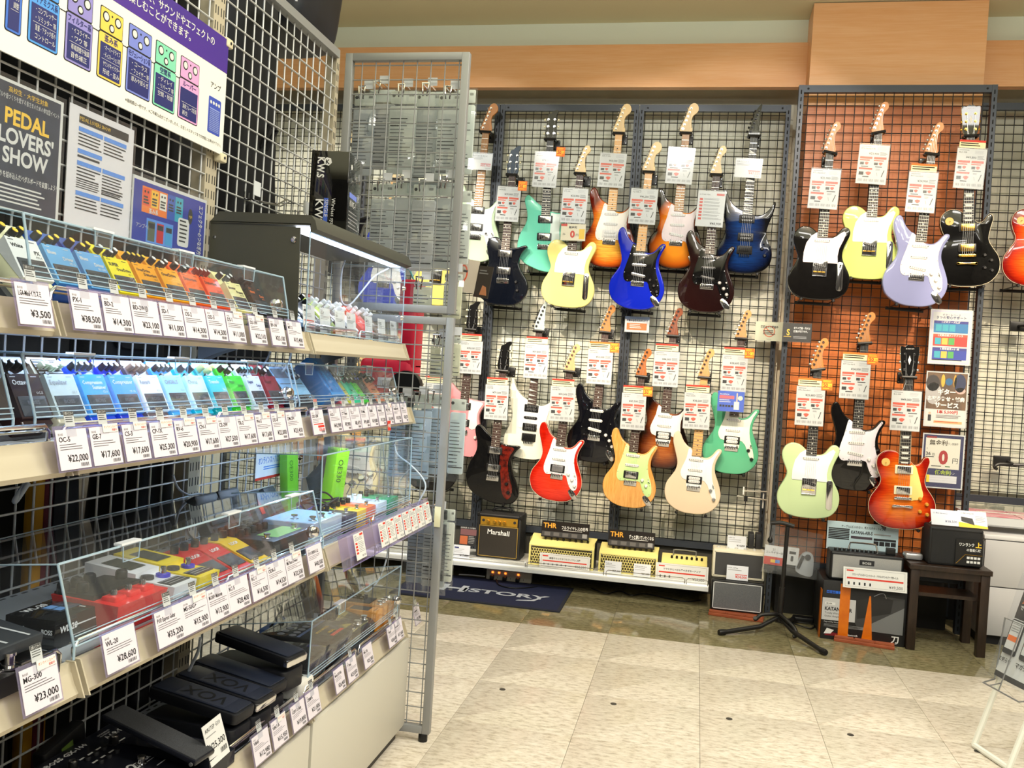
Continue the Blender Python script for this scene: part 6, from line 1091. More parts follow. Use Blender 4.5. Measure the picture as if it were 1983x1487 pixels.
p = MB(); p.rbox(-.16, 0, 0, 0, .092, .078, WD, .008); p.build('casing', t); p = MB(); p.rbox(-.15, .012, .078, -.060, .08, .082, DARK, .002); p.build('control_panel', t)
knobset(t, 'knob', [(-.14+.022*(i//3), .022+.022*(i % 3)) for i in range(9)], .082, .007, .012, BLK, GREY)
for y in (.018, .048, .078): foot(t, -.028, y, .078, .008)
for i, (x, y, z, w_, h_, c, lb) in enumerate(((-1.23, 2.56, 0, .15, .06, (70, 110, 180), 'pale blue pouch at the back of the lowest shelf'), (-1.24, 2.75, 0, .12, .09, (60, 66, 78), 'dark coiled-lead adapter box at the back of the lowest shelf'))):
    t = thing('accessory_pack', lb, 'pack', Matrix.Translation((x, y, Z4))); p = MB(); p.rbox(-.03, 0, 0, .03, w_, h_, M(c, .4, name='pack_plastic'), .010); p.build('pouch', t); p = MB(); p.tube(smooth([(.0, .02, h_), (.02, .05, h_+.05), (-.01, .08, h_+.05), (0, .10, h_)], 4, False), .004, BLK, 6); p.build('lead', t)
# ================================================================ bags hung on the end panel
def hang_bag(where, px, py, w_, h_, Y, content=(178, 182, 190), cyan=False, back=False, hook=True):
    """px, py: top middle of the bag"""
    o = at(px, py, 'Y', Y); T = facing_front((o.x-w_/2, Y, o.z-h_)); t = thing('accessory_bag', 'clear bag with grey card, '+where, 'accessory bag', T, 'clear accessory bags hung on the end panel')
    content = tuple(int(q+(240-q)*.40) for q in content); cc = M(content, .6, name='bag_card'); s = MB(); s.prism(rrect(w_*.94, h_*.80, .006, 2, w_/2, h_*.42), -.012, -.004, cc, .002); z = -.0036
    rd = random.Random(int(px*31+py)); n = int(h_*.62/.0125)
    for i in range(n):
        y = h_*.12+i*.0125
        if rd.random() < .16: s.rect(w_*.08, y, w_*(.3+.1*rd.random()), y+.0045, z, INK)
        s.bars(w_*.08, y, w_*(.6+.32*rd.random()), y+.0035, 1, z, M((92, 94, 100), .7) if rd.random() < .7 else INK, .8)
    s.rect(w_*.08, h_*.10, w_*.92, h_*.115, z, INK); s.build('printed_card', t)
    s = MB(); s.prism(rrect(w_*.9, h_*.15, .003, 2, w_/2, h_*.92), -.010, -.006, M((226, 230, 222), .6, name='header_card'), .001); s.barcode(w_*.68, h_*.93, w_*.86, h_*.96, -.0056); s.lathe([(.006, 0), (.006, .0006)], (w_*.15, h_*.94, -.0058), (0, 0, 1), INK, 10); s.build('header_card', t)
    s = MB(); gx, gy = 5, 8; vs = []; fs = []
    for j in range(gy+1):
        for i in range(gx+1): vs.append((-.006+(w_+.012)*i/gx, -.02+(h_+.02)*j/gy,   .004+(.020*rd.random() if 0 < i < gx and 0 < j < gy-1 else 0)))
    fs = [(j*(gx+1)+i, j*(gx+1)+i+1, (j+1)*(gx+1)+i+1, (j+1)*(gx+1)+i) for j in range(gy) for i in range(gx)]
    s.add(vs, fs, M((238, 242, 244), .05, alpha=.07, name='clear_pouch')); s.build('pouch', t, sharp=12)
    if hook:
        q = thing('display_hook', 'chrome hook of the clear bag, '+where, 'hook', facing_front((o.x, 3.035, o.z+.012)), 'chrome hooks on the end panel')
        s = MB()
        for dx in (-.012, .012): s.tube([(dx, .0, 0), (dx, 0, -(Y-3.035)-.03)], .0022, CHROME, 6); s.tube([(dx, .0, .0), (dx*.6, -.04, .004), (dx*.6, -.045, .002)], .0028, CHROME, 6)
        s.tube([(-.014, 0, .0), (.014, 0, .0)], .003, CHROME, 6); s.build('wire', q)
        s = MB(); s.box(.006, -.008, -.004, .040, .020, -.0025, M((214, 218, 226), .4, name='ticket_plate')); s.build('ticket_plate', q)
CA = 'top row of the end panel, '
for i, (px, py, w_, h_, c) in enumerate(((706, 178, .085, .30, (150, 156, 168)), (740, 172, .105, .29, (150, 148, 152)), (782, 174, .105, .30, (172, 178, 172)), (832, 176, .110, .34, (158, 160, 160)), (872, 178, .09, .31, (165, 170, 168)))):
    hang_bag(CA+('innermost', 'second from the rack', 'middle one', 'fourth from the rack', 'outermost')[i], px, py, w_, h_, 3.06+.022*(i % 2), c)
hang_bag('sticking out past the outer post of the end panel', 903, 172, .075, .31, 3.16, (200, 212, 200), hook=False)
CB2 = 'second row of the end panel, '
for i, (px, py, w_, h_, c) in enumerate(((742, 355, .09, .30, (156, 160, 164)), (783, 352, .10, .30, (176, 178, 180)), (822, 356, .09, .31, (160, 160, 164)), (866, 352, .095, .31, (176, 180, 182)))):
    hang_bag(CB2+('innermost', 'second from the rack', 'third from the rack', 'outermost')[i], px, py, w_, h_, 3.06+.022*(i % 2), c)
hang_bag('second row, sticking out past the outer post', 900, 368, .055, .27, 3.16, (214, 220, 210), hook=False)
hang_bag('third row of the end panel with yellowish picks', 818, 545, .07, .10, 3.07, (200, 196, 150)); hang_bag('third row, yellow pack at the outer post', 878, 530, .07, .16, 3.07, (214, 208, 150))
hang_bag('yellow pack hanging in the lower panel, larger', 852, 655, .07, .14, 3.07, (222, 214, 158)); hang_bag('yellow pack hanging in the lower panel, narrower', 880, 652, .05, .14, 3.09, (214, 210, 160))
CC = 'blue-lit row of the end panel, '  # bag cards of this row have a bluer base colour
for i, (px, py, w_, h_, c) in enumerate(((812, 765, .10, .30, (160, 190, 226)), (842, 762, .10, .29, (166, 198, 232)), (780, 768, .09, .29, (156, 180, 214)), (888, 772, .06, .27, (190, 214, 226)))):
    hang_bag(CC+('second from the rack', 'third from the rack', 'innermost', 'outermost')[i], px, py, w_, h_, 3.06+.022*(i % 2), c, hook=i < 3)
for i, (px, py, w_, h_, c) in enumerate(((845, 985, .09, .28, (150, 156, 168)), (812, 990, .08, .26, (110, 128, 160)), (870, 986, .045, .26, (214, 214, 196)))):
    hang_bag('bottom row of the lower end panel, '+('middle', 'inner', 'outer')[i], px, py, w_, h_, 3.06+.022*(i % 2), c, hook=i < 1)
t = thing('price_plate', 'small cream hook plate low on the grey end panel', 'price plate', facing_front((at(842, 985, 'Y', 3.0).x, 3.0, at(842, 1020, 'Y', 3.0).z))); s = MB(); s.rect(0, 0, .022, .07, 0, M((232, 230, 196), .5)); s.build('plate', t)
# magenta case behind the panel
t = thing('instrument_case', 'tall magenta red soft case with a black rim hanging behind the end panel', 'case', (-1.15, 3.30, 1.18)); CR_ = M((206, 20, 58), .45, name='crimson_cloth')
p = MB(); p.rbox(-.10, -.06, 0, .115, .06, .13, CR_, .02, .03); p.rbox(.040, -.055, .09, .115, .055, .43, CR_, .015, .02); p.T = Matrix.Identity(4); p.build('body', t)
p = MB(); p.T = frame((0, -.0605, 0), (1, 0, 0), (0, 0, 1)); p.rect(-.02, .02, .045, .06, .0004, LBL); p.barcode(-.015, .025, .04, .05, .0008, GREY, 8); p.rect(.060, .0, .11, .04, .0004, LBL); p.barcode(.064, .01, .106, .03, .0008, GREY, 8); p.T = Matrix.Identity(4); p.build('label', t)
p = MB(); p.tube([(.08, 0, .43), (.06, 0, .47), (.02, 0, .49)], .004, M((80, 190, 200), .5, name='cyan_cord'), 6); p.build('loop', t)
p = MB(); p.tube([(.02, 0, .49), (.02, -.26, .49), (.02, -.27, .50)], .003, CHROME, 6); p.build('hanging_hook', t)
p = MB(); p.lathe([(.06, -.02), (.062, 0), (.06, .02)], (.09, -.05, .03), (0, 1, 0), BLK, 20); p.build('black_rim', t)
# leaflet with an orange face print
t = thing('leaflet', 'folded leaflet with an orange face outline and a dark photo leaf beside the end panel', 'leaflet', facing_front((at(870, 560, 'Y', 3.22).x, 3.22, at(870, 560, 'Y', 3.22).z), 0, -8))
s = MB(); s.box(0, 0, 0, .095, .12, .002, M((206, 196, 182), .6)); s.prism([(.038+.020*math.cos(q), .065+.034*math.sin(q)) for q in [i*.45 for i in range(14)]], 0, .0026, M((226, 96, 60), .6)); s.prism([(.038+.015*math.cos(q), .065+.027*math.sin(q)) for q in [i*.45 for i in range(14)]], 0, .003, M((206, 196, 182), .6)); s.rect(.020, .072, .036, .080, .0034, INK); s.rect(.040, .072, .056, .080, .0034, INK); s.build('cover', t)
s = MB(); s.T = Matrix.Translation((.095, 0, 0)) @ Matrix.Rotation(R(-35), 4, 'Y'); s.box(0, -.01, 0, .08, .105, .002, M((62, 56, 52), .5)); s.bars(.01, .07, .06, .09, 2, .0024, GREY, .4); s.prism([(.03, .0), (.07, .0), (.06, .03), (.04, .035)], 0, .0026, M((206, 140, 100), .6)); s.T = Matrix.Identity(4); s.build('leaf', t)
for (px, py) in ((836, 990), (882, 540)): pass
# hooks with blank tickets on the upper wires
for i, (px, py) in enumerate(((478, 372), (575, 408))):
    o = at(px, py, 'X', MX+.01); q = thing('display_hook', 'empty chrome hook with a white plate on the pale wires, '+('nearer', 'farther')[i], 'hook', facing_aisle(o), 'empty hooks on the pale wires'); s = MB()
    for dx in (-.012, .012): s.tube([(dx, 0, 0), (dx, -.02, .0), (dx, -.035, .10), (dx, -.02, .13)], .0025, CHROME, 6)
    s.tube([(-.012, -.02, 0), (.012, -.02, 0)], .0025, CHROME, 6); s.build('wire', q); s = MB(); s.box(-.02, -.01, .03, .02, .030, .032, M((224, 228, 232), .4, name='ticket_plate')); s.build('ticket_plate', q)
# ================================================================ wall bay shelf, amplifiers and floor things
def box3(name, label, cat, x0, x1, y0, y1, z0, z1): return thing(name, label, cat, Matrix.Translation((x0, y0, z0)))
t = thing('shelf', 'long white steel shelf low under the guitar wall holding the small amplifiers', 'shelf', Matrix.Translation((0, 0, 0)))
ALU = M((206, 208, 210), .35, .2, name='shelf_front_enamel')
p = MB(); p.box(-2.6, 5.32, .118, .135, 5.70, .134, M((214, 216, 214), .45, name='shelf_enamel')); p.build('tray', t)
p = MB(); p.side([(5.322, .140), (5.316, .140), (5.312, .128), (5.300, .120), (5.296, .104), (5.306, .100), (5.322, .100)], -2.6, .135, ALU, 'X'); p.build('front_profile', t)
for a, b in ((-2.3, -1.86), (-1.85, -1.39), (-1.38, -.93), (-.92, -.465), (-.45, .0), (.01, .13)):
    p = MB(); p.tube([(a, 5.31, .135), (a, 5.31, .158), (a+.01, 5.31, .165), (b-.01, 5.31, .165), (b, 5.31, .158), (b, 5.31, .135)], .0022, CHROME, 6); p.tube([(a, 5.31, .150), (b, 5.31, .150)], .0016, CHROME, 5); p.build('wire_fence', t)
for x in (-2.2, -1.33, -.45, .12): p = MB(); p.side([(5.70, .118), (5.36, .118), (5.38, .10), (5.60, .05), (5.70, .03)], x-.002, x+.002, POST, 'X'); p.build('bracket', t)
ZS = .1345; TOL = M((22, 22, 24), .65, noise=((34, 34, 36), (300, 300, 300), .5), name='black_tolex')
# gold panelled amp
t = thing('guitar_amplifier', 'black guitar amplifier with gold panel and white script reading Marshall', 'amplifier', Matrix.Translation((-1.268, 5.435, ZS)))
p = MB(); p.rbox(0, 0, 0, .275, .185, .275, TOL, .012); W_ = .275; p.build('cabinet', t)
p = MB(); p.T = facing_front((0, -.0005, 0)); p.rect(.012, .01, W_-.012, .265, .0, BLK); p.rect(.022, .205, W_-.022, .255, .001, M((196, 150, 50), .3, .6, name='gold_panel')); p.box(.022, .018, 0, W_-.022, .198, .003, M((48, 42, 34), .8, noise=((30, 26, 22), (700, 700, 700), .6), name='grille_cloth'))
for a, b, c, d in ((.016, .014, W_-.016, .018), (.016, .198, W_-.016, .203), (.016, .014, .020, .20), (W_-.020, .014, W_-.016, .20)): p.rect(a, b, c, d, .0034, M((170, 140, 70), .4, .3, name='gold_piping'))
p.text('Marshall', W_/2, .150, .030, .0036, WHT, al='C', wmax=.17, bold=.015, rot=R(-2)); p.build('front', t)
p = MB(); p.T = facing_front((0, -.0015, 0)); p.lathe([(.009, 0), (.009, .001)], (.040, .232, 0), (0, 0, 1), INK, 12); p.lathe([(.009, 0), (.009, .001)], (.235, .232, 0), (0, 0, 1), INK, 12); p.T = Matrix.Identity(4)
p.build('input_jack', t)
for x in (.070, .112, .142, .172): p = MB(); p.T = facing_front((0, -.0015, 0)); p.knob((x, .228, 0), .010, .014, GOLD, n=14); p.build('knob', t)
p = MB(); p.tube(smooth([(.08, .09, .272), (.09, .09, .298), (.14, .09, .305), (.19, .09, .298), (.20, .09, .272)], 4, False), .007, BLK, 8); p.build('handle', t)
for x in (.0, W_): p = MB(); p.rbox(x-.014 if x else -.002, -.002, .252, x+.002 if x else .014, .014, .278, BLK, .004); p.build('corner', t)
# picture leaf and price left of it
def card_on(name, label, x0, z0, Y, w, h, fn, lean=8, yaw=0, m=LBL, cat='price card'):
    T = Matrix.Translation((x0, Y, z0)) @ Matrix.Rotation(R(yaw), 4, 'Z') @ Matrix.Rotation(R(90-lean), 4, 'X'); t = thing(name, label, cat, T); p = MB(); p.box(0, 0, -.001, w, h, 0, m); fn(p, w, h); p.build('card', t); return t
card_on('price_card', 'small white price card reading ¥17,820 beside the gold-panelled amp', -1.385, .140, 5.335, .105, .078, lambda p, w, h: (p.rect(.008, h-.02, .035, h-.012, .0004, NAVY), p.bars(.008, h*.35, w*.7, h*.7, 3, .0004, GREY, .2), p.text('¥17,820', w-.006, .012, .012, .0004, INK, al='R', bold=.02)))
card_on('picture_leaf', 'dark printed leaf with stage photographs beside the gold-panelled amp', -1.372, .20, 5.42, .105, .12, lambda p, w, h: (p.rect(.004, h*.55, w, h*.85, .0004, M((120, 80, 84), .5)), p.rect(.004, h*.08, w*.5, h*.5, .0004, M((186, 100, 60), .5)), p.text('DEVILER 4 COMBO', .004, h*.88, .008, .0004, WHT, wmax=w-.01), p.bars(w*.55, h*.1, w*.95, h*.5, 5, .0004, GREY, .4)), m=INK, cat='leaflet')
# cream lattice amps
CRA = M((234, 222, 142), .4, coat=.2, name='cream_yellow_enamel')
def lattice(label, x0, w, h, d, small=False):
    t = thing('desktop_amplifier', label, 'amplifier', Matrix.Translation((x0, 5.395, ZS)), 'cream yellow desktop amplifiers'); p = MB()
    p.side([(0, 0), (-.004, h*.74), (.012, h*.80), (d*.8, h), (d, h), (d, 0)], 0, w, CRA, 'X'); p.build('cabinet', t)
    p = MB(); p.box(-.002, .02, .0, 0, d-.01, h*.97, BLK); p.box(w, .02, 0, w+.002, d-.01, h*.97, BLK); p.build('side_panel', t)
    p = MB(); p.T = facing_front((0, -.0046, 0)); g0, g1 = h*.08, h*.70
    if not small:
        p.rect(.012, g0, w-.012, g1, 0, M((64, 56, 30), .7, name='grille_shadow')); q = .0155; n = int((w-.028)/q); m = int((g1-g0)/q)
        for j in range(m):
            for i in range(n):
                x = .013+q*(i+.5*(j % 2)); y = g0+q*j+.002; c = (x+q*.5, y+q*.42)
                for an in (-90, 30, 150):
                    ca, sa = math.cos(R(an)), math.sin(R(an)); wv = q*.13; le = q*.55
                    p.add([(c[0]-sa*wv, c[1]+ca*wv, .001), (c[0]+sa*wv, c[1]-ca*wv, .001), (c[0]+sa*wv+ca*le, c[1]-ca*wv+sa*le, .001), (c[0]-sa*wv+ca*le, c[1]+ca*wv+sa*le, .001)], [(0, 1, 2, 3)], CRA)
    else:
        p.rect(.012, g0, w-.012, g1, 0, CRA); [p.add([(x, g1, .001), (x+.04, g1-.01, .001), (x+.04, g1-.035, .001), (x, g1-.02, .001)], [(0, 3, 2, 1)], M((120, 108, 60), .6)) for x in (.02, .065, .155, .20)]; p.lathe([(.014, 0), (.014, .002)], (w/2, g1-.012, 0), (0, 0, 1), INK, 14)
    for x in (.016, w-.016):
        for y in (g0, g1): p.lathe([(.004, 0), (.004, .002)], (x, y, .0015), (0, 0, 1), STEEL, 8)
    p.T = Matrix.Identity(4); p.build('grille', t)
    a = math.atan2(h*.2, d*.8-.012); nk = 7 if small else 8
    for i in range(nk): q = MB(); q.T = frame((w*.22+(w*.66)*i/(nk-1), d*.42, h*.905), (1, 0, 0), (0, math.cos(a), math.sin(a))); q.knob((0, 0, 0), .007, .014, BLK, n=10, cap=DARK); q.build('knob', t)
    p = MB(); x0_, x1_ = w*.25, w*.75; hh = h+.032; p.tube(smooth([(x0_, d*.7, h*.95), (x0_, d*.7, hh-.01), (x0_+.012, d*.7, hh), (x1_-.012, d*.7, hh), (x1_, d*.7, hh-.01), (x1_, d*.7, h*.95)], 2, False), .0035, STEEL, 8); p.build('handle', t)
    return t
lattice('cream yellow desktop amplifier beside the gold-panelled amp', -.928, .392, .165, .15); lattice('cream yellow desktop amplifier in the middle of the three', -.506, .345, .150, .15); lattice('small cream yellow amplifier with a diamond front and bright handle', -.140, .262, .125, .13, True)
SIGN = M((26, 20, 18), .35, name='sign_black')
for lb, x0, z0, jp, w in (('black sign with gold THR lettering on the first cream amplifier', -.868, .300, 'フルワイヤレスの世界', .29), ('black sign with gold THR lettering on the middle cream amplifier', -.462, .285, 'ずっと弾いていたくなる', .275)):
    card_on('counter_sign', lb, x0, z0, 5.44, w, .098, lambda p, W, H, jp=jp: (p.text('THR', .010, H*.58, .030, .0004, M((246, 176, 70), .3, .3, name='gold_letter'), bold=.03, wmax=.11), p.text(jp, .122, H*.56, .017, .0004, WHT, wmax=W-.13, bold=.02), p.bars(.13, H*.45, W-.02, H*.5, 1, .0004, WHT, .5), p.rect(.004, .006, W-.004, H*.36, .0003, M((60, 60, 62), .5)), [p.rect(.02+.055*i, .010, .055+.055*i, H*.32, .0006, M((98, 96, 96), .5)) for i in range(4)], p.rect(W-.04, .012, W-.012, .036, .0006, GREY)), m=SIGN, cat='sign')
def price_board(lb, x0, z0, Y, w, h, head, price, n, lean=6): card_on('price_board', lb, x0, z0, Y, w, h, lambda p, W, H: ([p.rect(*q, .0003, GREY) for q in ((.01, .008, W-.01, .0092), (.01, H-.0092, W-.01, H-.008), (.01, .008, .0112, H-.008), (W-.0112, .008, W-.01, H-.008))], p.rect(.016, H-.020, .050, H-.013, .0005, RED), p.text(head, W/2, H*.62, .009, .0005, INK, al='C', wmax=W*.72, bold=.02), p.rect(.018, H*.44, W-.018, H*.52, .0005, RED), [p.rect(.018+.026*i, .012, .038+.026*i, H*.38, .0005, M((225, 225, 228), .6)) for i in range(n)], [p.rect(.024+.026*i, .017, .032+.026*i, H*.30, .0008, INK) for i in range(n)], p.text(price, W-.02, .014, .014, .0005, M((60, 60, 66), .6), al='R', wmax=.09)), lean, m=WHT)
price_board('white price board reading ¥68,200 before the first cream amplifier', -.853, .136, 5.345, .30, .085, '本格サウンドのフルワイヤレス機', '¥68,200', 6)
price_board('white price board reading ¥28,600 before the smallest cream amplifier', -.168, .136, 5.335, .298, .098, 'ツマミひとつから選べるギターアンプ', '¥28,600', 3)
for lb, x, tx, pr in (('small notched price card before the near half of the middle cream amplifier', -.465, 'THR10II', '¥37,400'), ('small lavender price card reading Wireless before the middle cream amplifier', -.295, 'THR10II Wireless', '¥61,600')):
    card_on('price_card', lb, x, .138, 5.345, .098, .074, lambda p, w, h, tx=tx, pr=pr: (p.text(tx, .006, h-.018, .007, .0004, INK, wmax=w*.7), p.bars(.006, h*.4, w*.8, h*.7, 2, .0004, GREY, .2), p.text(pr, w-.006, .014, .010, .0004, INK, al='R', bold=.02)))
# stacked amps on the brown board
BR_ = wood((140, 66, 40), (182, 96, 60), (4, 30, 30), .5, 'reddish_board')
def easel_board(lb, x0, x1, y, yaw): 
    t = thing('wooden_board', lb, 'board', Matrix.Translation((x0, y, 0)) @ Matrix.Rotation(R(yaw), 4, 'Z'), 'reddish wooden boards on the floor'); w = x1-x0; p = MB(); p.rbox(0, 0, 0, w, .10, .018, BR_, .002); p.build('plank', t)
    p = MB(); n = 3; [p.rbox(w*i/n+.003, 0, .018, w*(i+1)/n-.003, .014, .032, BR_, .002) for i in range(n)]; p.build('lip', t)
easel_board('reddish wooden board under the black and grey amplifier', .140, .435, 5.185, -8)
GRC = M((86, 88, 92), .8, noise=((120, 122, 126), (500, 500, 500), .5), name='grey_grille_cloth')
def combo(lb, x0, y0, z0, w, h, d, body, frame_c, gcol, deco=None, r=.008):
    t = thing('guitar_amplifier', lb, 'amplifier', Matrix.Translation((x0, y0, z0))); p = MB(); p.rbox(0, 0, 0, w, d, h, body, r); p.build('cabinet', t)
    p = MB(); p.T = facing_front((0, -.0008, 0)); p.rect(.014, .014, w-.014, h-.016, 0, gcol)
    for q in ((.010, .010, w-.010, .0145), (.010, h-.0165, w-.010, h-.012), (.010, .010, .0145, h-.012), (w-.0145, .010, w-.010, h-.012)): p.rect(*q, .0006, frame_c)
    if deco: deco(p, w, h)
    p.T = Matrix.Identity(4); p.build('grille', t); return t
combo('black amplifier with grey grille and thin white border on a wooden board', .150, 5.245, .019, .285, .172, .13, BLK, M((226, 228, 230), .4), GRC)
t = combo('cream-cased amplifier with dark grille behind the black one', .148, 5.30, .192, .290, .160, .14, M((232, 226, 204), .5, name='cream_tolex'), M((232, 226, 204), .5), M((66, 66, 68), .8)); 
p = MB(); [p.knob((.03+.05*i, .06, .158), .010, .010, M((200, 200, 196), .4)) for i in range(6)]; q = p.build('knob_row', t); q['kind'] = 'stuff'
for x, z in ((.03, .0), (.08, .0), (.20, .0)): pass
card_on('price_card', 'white price card reading ¥14,800 on the cream-cased amplifier', .226, .352, 5.36, .104, .074, lambda p, w, h: (p.text('LGA-15', .006, h-.016, .007, .0004, INK), p.bars(.006, h*.4, w*.9, h*.7, 2, .0004, GREY, .2), p.text('¥14,800', w-.006, .014, .010, .0004, INK, al='R', bold=.02)))
card_on('price_card', 'white price card reading ¥24,000 in red on the black and grey amplifier', .228, .194, 5.262, .118, .080, lambda p, w, h: (p.text('LGA-10Plus', .006, h-.018, .008, .0004, INK), p.bars(.006, h*.5, w*.7, h*.7, 1, .0004, GREY, .2), p.rect(w*.4, h*.36, w*.95, h*.41, .0004, RED), p.text('¥24,000', w-.006, .012, .014, .0004, RED, al='R', bold=.02)))
for i, x in enumerate((.345, .385)): t = thing('speaker_box', 'small dark grey box on the cream-cased amplifier, '+('nearer the wall cards', 'at the column post')[i], 'box', Matrix.Translation((x, 5.41, .353))); p = MB(); p.rbox(0, 0, 0, .032, .09, .085, DARK, .004); p.build('body', t)
# guitar stand with a clear bag behind
t = thing('guitar_stand', 'black tubular guitar stand with three spread legs on the floor', 'stand', Matrix.Translation((.500, 4.985, 0))); SB = M((24, 22, 22), .45, name='black_tube')
def tb(nm, pts, r, sm=1): p = MB(); p.tube(smooth(pts, 4, False) if sm else pts, r, SB, 10); p.build(nm, t)
tb('pole', [(0, 0, .075), (.006, -.01, .30), (.010, -.02, .565)], .011, 0); tb('sleeve', [(0, .0, .07), (.005, -.005, .24)], .015, 0)
tb('leg', [(0, 0, .085), (-.10, -.06, .035), (-.305, -.19, .014)], .012, 0); tb('leg', [(0, 0, .085), (.06, -.10, .04), (.19, -.335, .014)], .012, 0); tb('leg', [(0, 0, .085), (.05, .1, .04), (.10, .25, .014)], .012, 0)
tb('cradle_arm', [(-.010, -.02, .10), (-.04, -.05, .105), (-.10, -.07, .098), (-.125, -.08, .075), (-.13, -.10, .088)], .010); tb('cradle_arm', [(0, -.02, .10), (.03, -.06, .085), (.07, -.10, .055), (.075, -.12, .025), (.06, -.125, .02)], .010)
tb('yoke', [(-.075, -.02, .575), (-.03, -.02, .582), (.0, -.02, .578), (.042, -.02, .568)], .011, 0); tb('hub', [(0, 0, .06), (0, 0, .10)], .018, 0)
p = MB(); p.tube([(-.072, -.02, .57), (-.074, -.02, .50)], .003, SB, 6); p.lathe([(.004, .02), (.012, .008), (.014, -.004), (.008, -.014)], (-.074, -.02, .485), (0, 0, 1), SB, 10); p.build('retaining_strap', t)
for x, y in ((-.305, -.19), (.19, -.335), (.10, .25)): p = MB(); d = Vector((x, y, 0)).normalized(); p.lathe([(.015, -.03), (.016, 0), (.013, .008)], (x, y, .016), (d.x, d.y, 0), BLK, 10); p.build('rubber_foot', t)
o = at(1480, 1014, 'Y', 5.235); t = thing('accessory_bag', 'large clear zip bag of small boxed accessories hanging behind the guitar stand', 'accessory bag', facing_front((.415, 5.235, .262), 0, -3)); w, h = .30, .27
p = MB(); p.box(.004, .045, -.02, .115, .15, -.004, M((238, 238, 240), .5)); p.rect(.004, .045, .115, .09, -.0036, RED); p.text('エレキギター弦', .012, .108, .010, -.0034, INK, wmax=.09); p.text('21', .045, .125, .012, -.0034, INK); p.rect(.04, .058, .065, .076, -.0034, YEL); p.rect(.066, .058, .09, .076, -.0034, BLUEC); p.build('string_pack', t)
p = MB(); p.box(.12, .06, -.03, .185, .155, -.002, WHT); p.rect(.135, .12, .170, .135, -.0016, INK); p.prism(rrect(.014, .03, .004, 2, .152, .095), -.002, -.001, DARK); p.text('TUNER', .14, .142, .005, -.0016, GREY); p.build('tuner_box', t)
p = MB(); p.prism(smooth([(.18, .03), (.26, .01), (.27, .06), (.26, .13), (.22, .14), (.19, .10)], 3), -.03, -.004, M((190, 192, 196), .4)); p.tube([(.19, .05, 0), (.21, .12, 0)], .009, INK, 8); p.lathe([(.016, 0), (.016, .006)], (.235, .115, -.004), (0, 0, 1), DARK, 14); p.build('accessory', t)
p = MB(); p.box(.01, .012, -.02, .15, .04, -.006, DARK); p.build('pick_case', t)
rd = random.Random(8); vs = [(w*i/7-.006*(j == 0), h*j/6+.0*i-.018*i*(j == 6)/7, .006+(.014*rd.random() if 0 < i < 7 and 0 < j < 6 else 0)) for j in range(7) for i in range(8)]; p = MB(); p.add(vs, [(j*8+i, j*8+i+1, (j+1)*8+i+1, (j+1)*8+i) for j in range(6) for i in range(7)], M((240, 243, 246), .07, alpha=.10, name='clear_pouch')); p.build('pouch', t, sharp=20)
# wireless amp, its carton, sign and price board
ORG = M((232, 130, 20), .3, noise=((200, 90, 10), (20, 20, 20), .8), name='orange_tape')
t = thing('product_box', 'large black carton printed KATANA-AIR with two strips of orange tape', 'box', Matrix.Translation((.708, 4.965, 0)) ); W_, H_ = .412, .305; p = MB(); p.rbox(0, 0, 0, W_, .33, H_, M((28, 28, 30), .45, name='carton_black'), .002); p.T = facing_front((0, -.0005, 0)); z = 0
p.rect(.0, .10, .165, .215, z, M((196, 196, 198), .5)); p.add([(.165, .10, z), (.185, .065, z), (.40, .20, z), (.40, .245, z), (.31, .25, z), (.165, .215, z)], [tuple(range(6))], M((60, 60, 62), .4)); p.add([(.185, .065, z), (.40, .06, z), (.40, .20, z)], [(0, 1, 2)], M((116, 118, 120), .5))
p.add([(.165, .215, .0004), (.175, .12, .0004), (.335, .165, .0004), (.345, .235, .0004), (.27, .25, .0004)], [tuple(range(5))], M((36, 36, 38), .4)); p.tube(smooth([(.25, .245, 0), (.28, .262, 0), (.30, .262, 0), (.31, .240, 0)], 3, False), .002, STEEL, 5)
p.text('KATANA-AIR', .014, .150, .020, .0005, INK, wmax=.135, bold=.03); p.rect(.014, .180, .064, .193, .0005, WHT); p.text('SILVER', .020, .183, .007, .0008, INK, bold=.02); p.text('Totally Wireless', .014, .132, .010, .0005, M((70, 70, 74), .6), wmax=.09); p.text('Guitar Amplifier', .014, .116, .010, .0005, M((70, 70, 74), .6), wmax=.09)
[p.rect(.018+.015*i, .240, .031+.015*i, .254, .0005, M((40, 110, 230), .4)) for i in range(5)]; p.text('BOSS', .020, .2425, .008, .0008, INK, sx=1.6, bold=.03); p.text('Plug-and-Play Wireless', .014, .088, .006, .0005, WHT); p.bars(.014, .062, .10, .080, 3, .0005, GREY, .3); p.add([(.016, .028, .0005), (.05, .03, .0005), (.065, .05, .0005), (.03, .058, .0005)], [(0, 1, 2, 3)], WHT); p.add([(.02, .02, .0004), (.10, .02, .0004), (.08, .036, .0004), (.03, .038, .0004)], [(0, 1, 2, 3)], M((120, 20, 30), .5)); p.bars(.11, .062, .25, .080, 3, .0005, GREY, .3)
p.text('Bluetooth', .128, .028, .010, .0005, WHT, bold=.02); p.text('刀', .345, .020, .030, .0005, WHT, bold=.03); p.bars(.34, .010, .38, .014, 1, .0005, WHT)
p.T = facing_front((0, -.0012, 0)); p.T = Matrix.Identity(4); p.build('carton', t)
p = MB(); p.T = facing_front((0, -.002, 0)); p.rect(.085, .0, .135, H_-.01, 0, ORG); p.add([(.200, .0, 0), (.255, .0, 0), (.236, H_-.06, 0), (.228, H_-.06, 0)], [(0, 1, 2, 3)], ORG); p.T = Matrix.Identity(4); p.box(-.004, .02, 0, -.0005, .07, .25, ORG); p.build('orange_tape', t)
easel_board('reddish wooden board lying before the black carton', .772, 1.062, 4.935, -9.5)
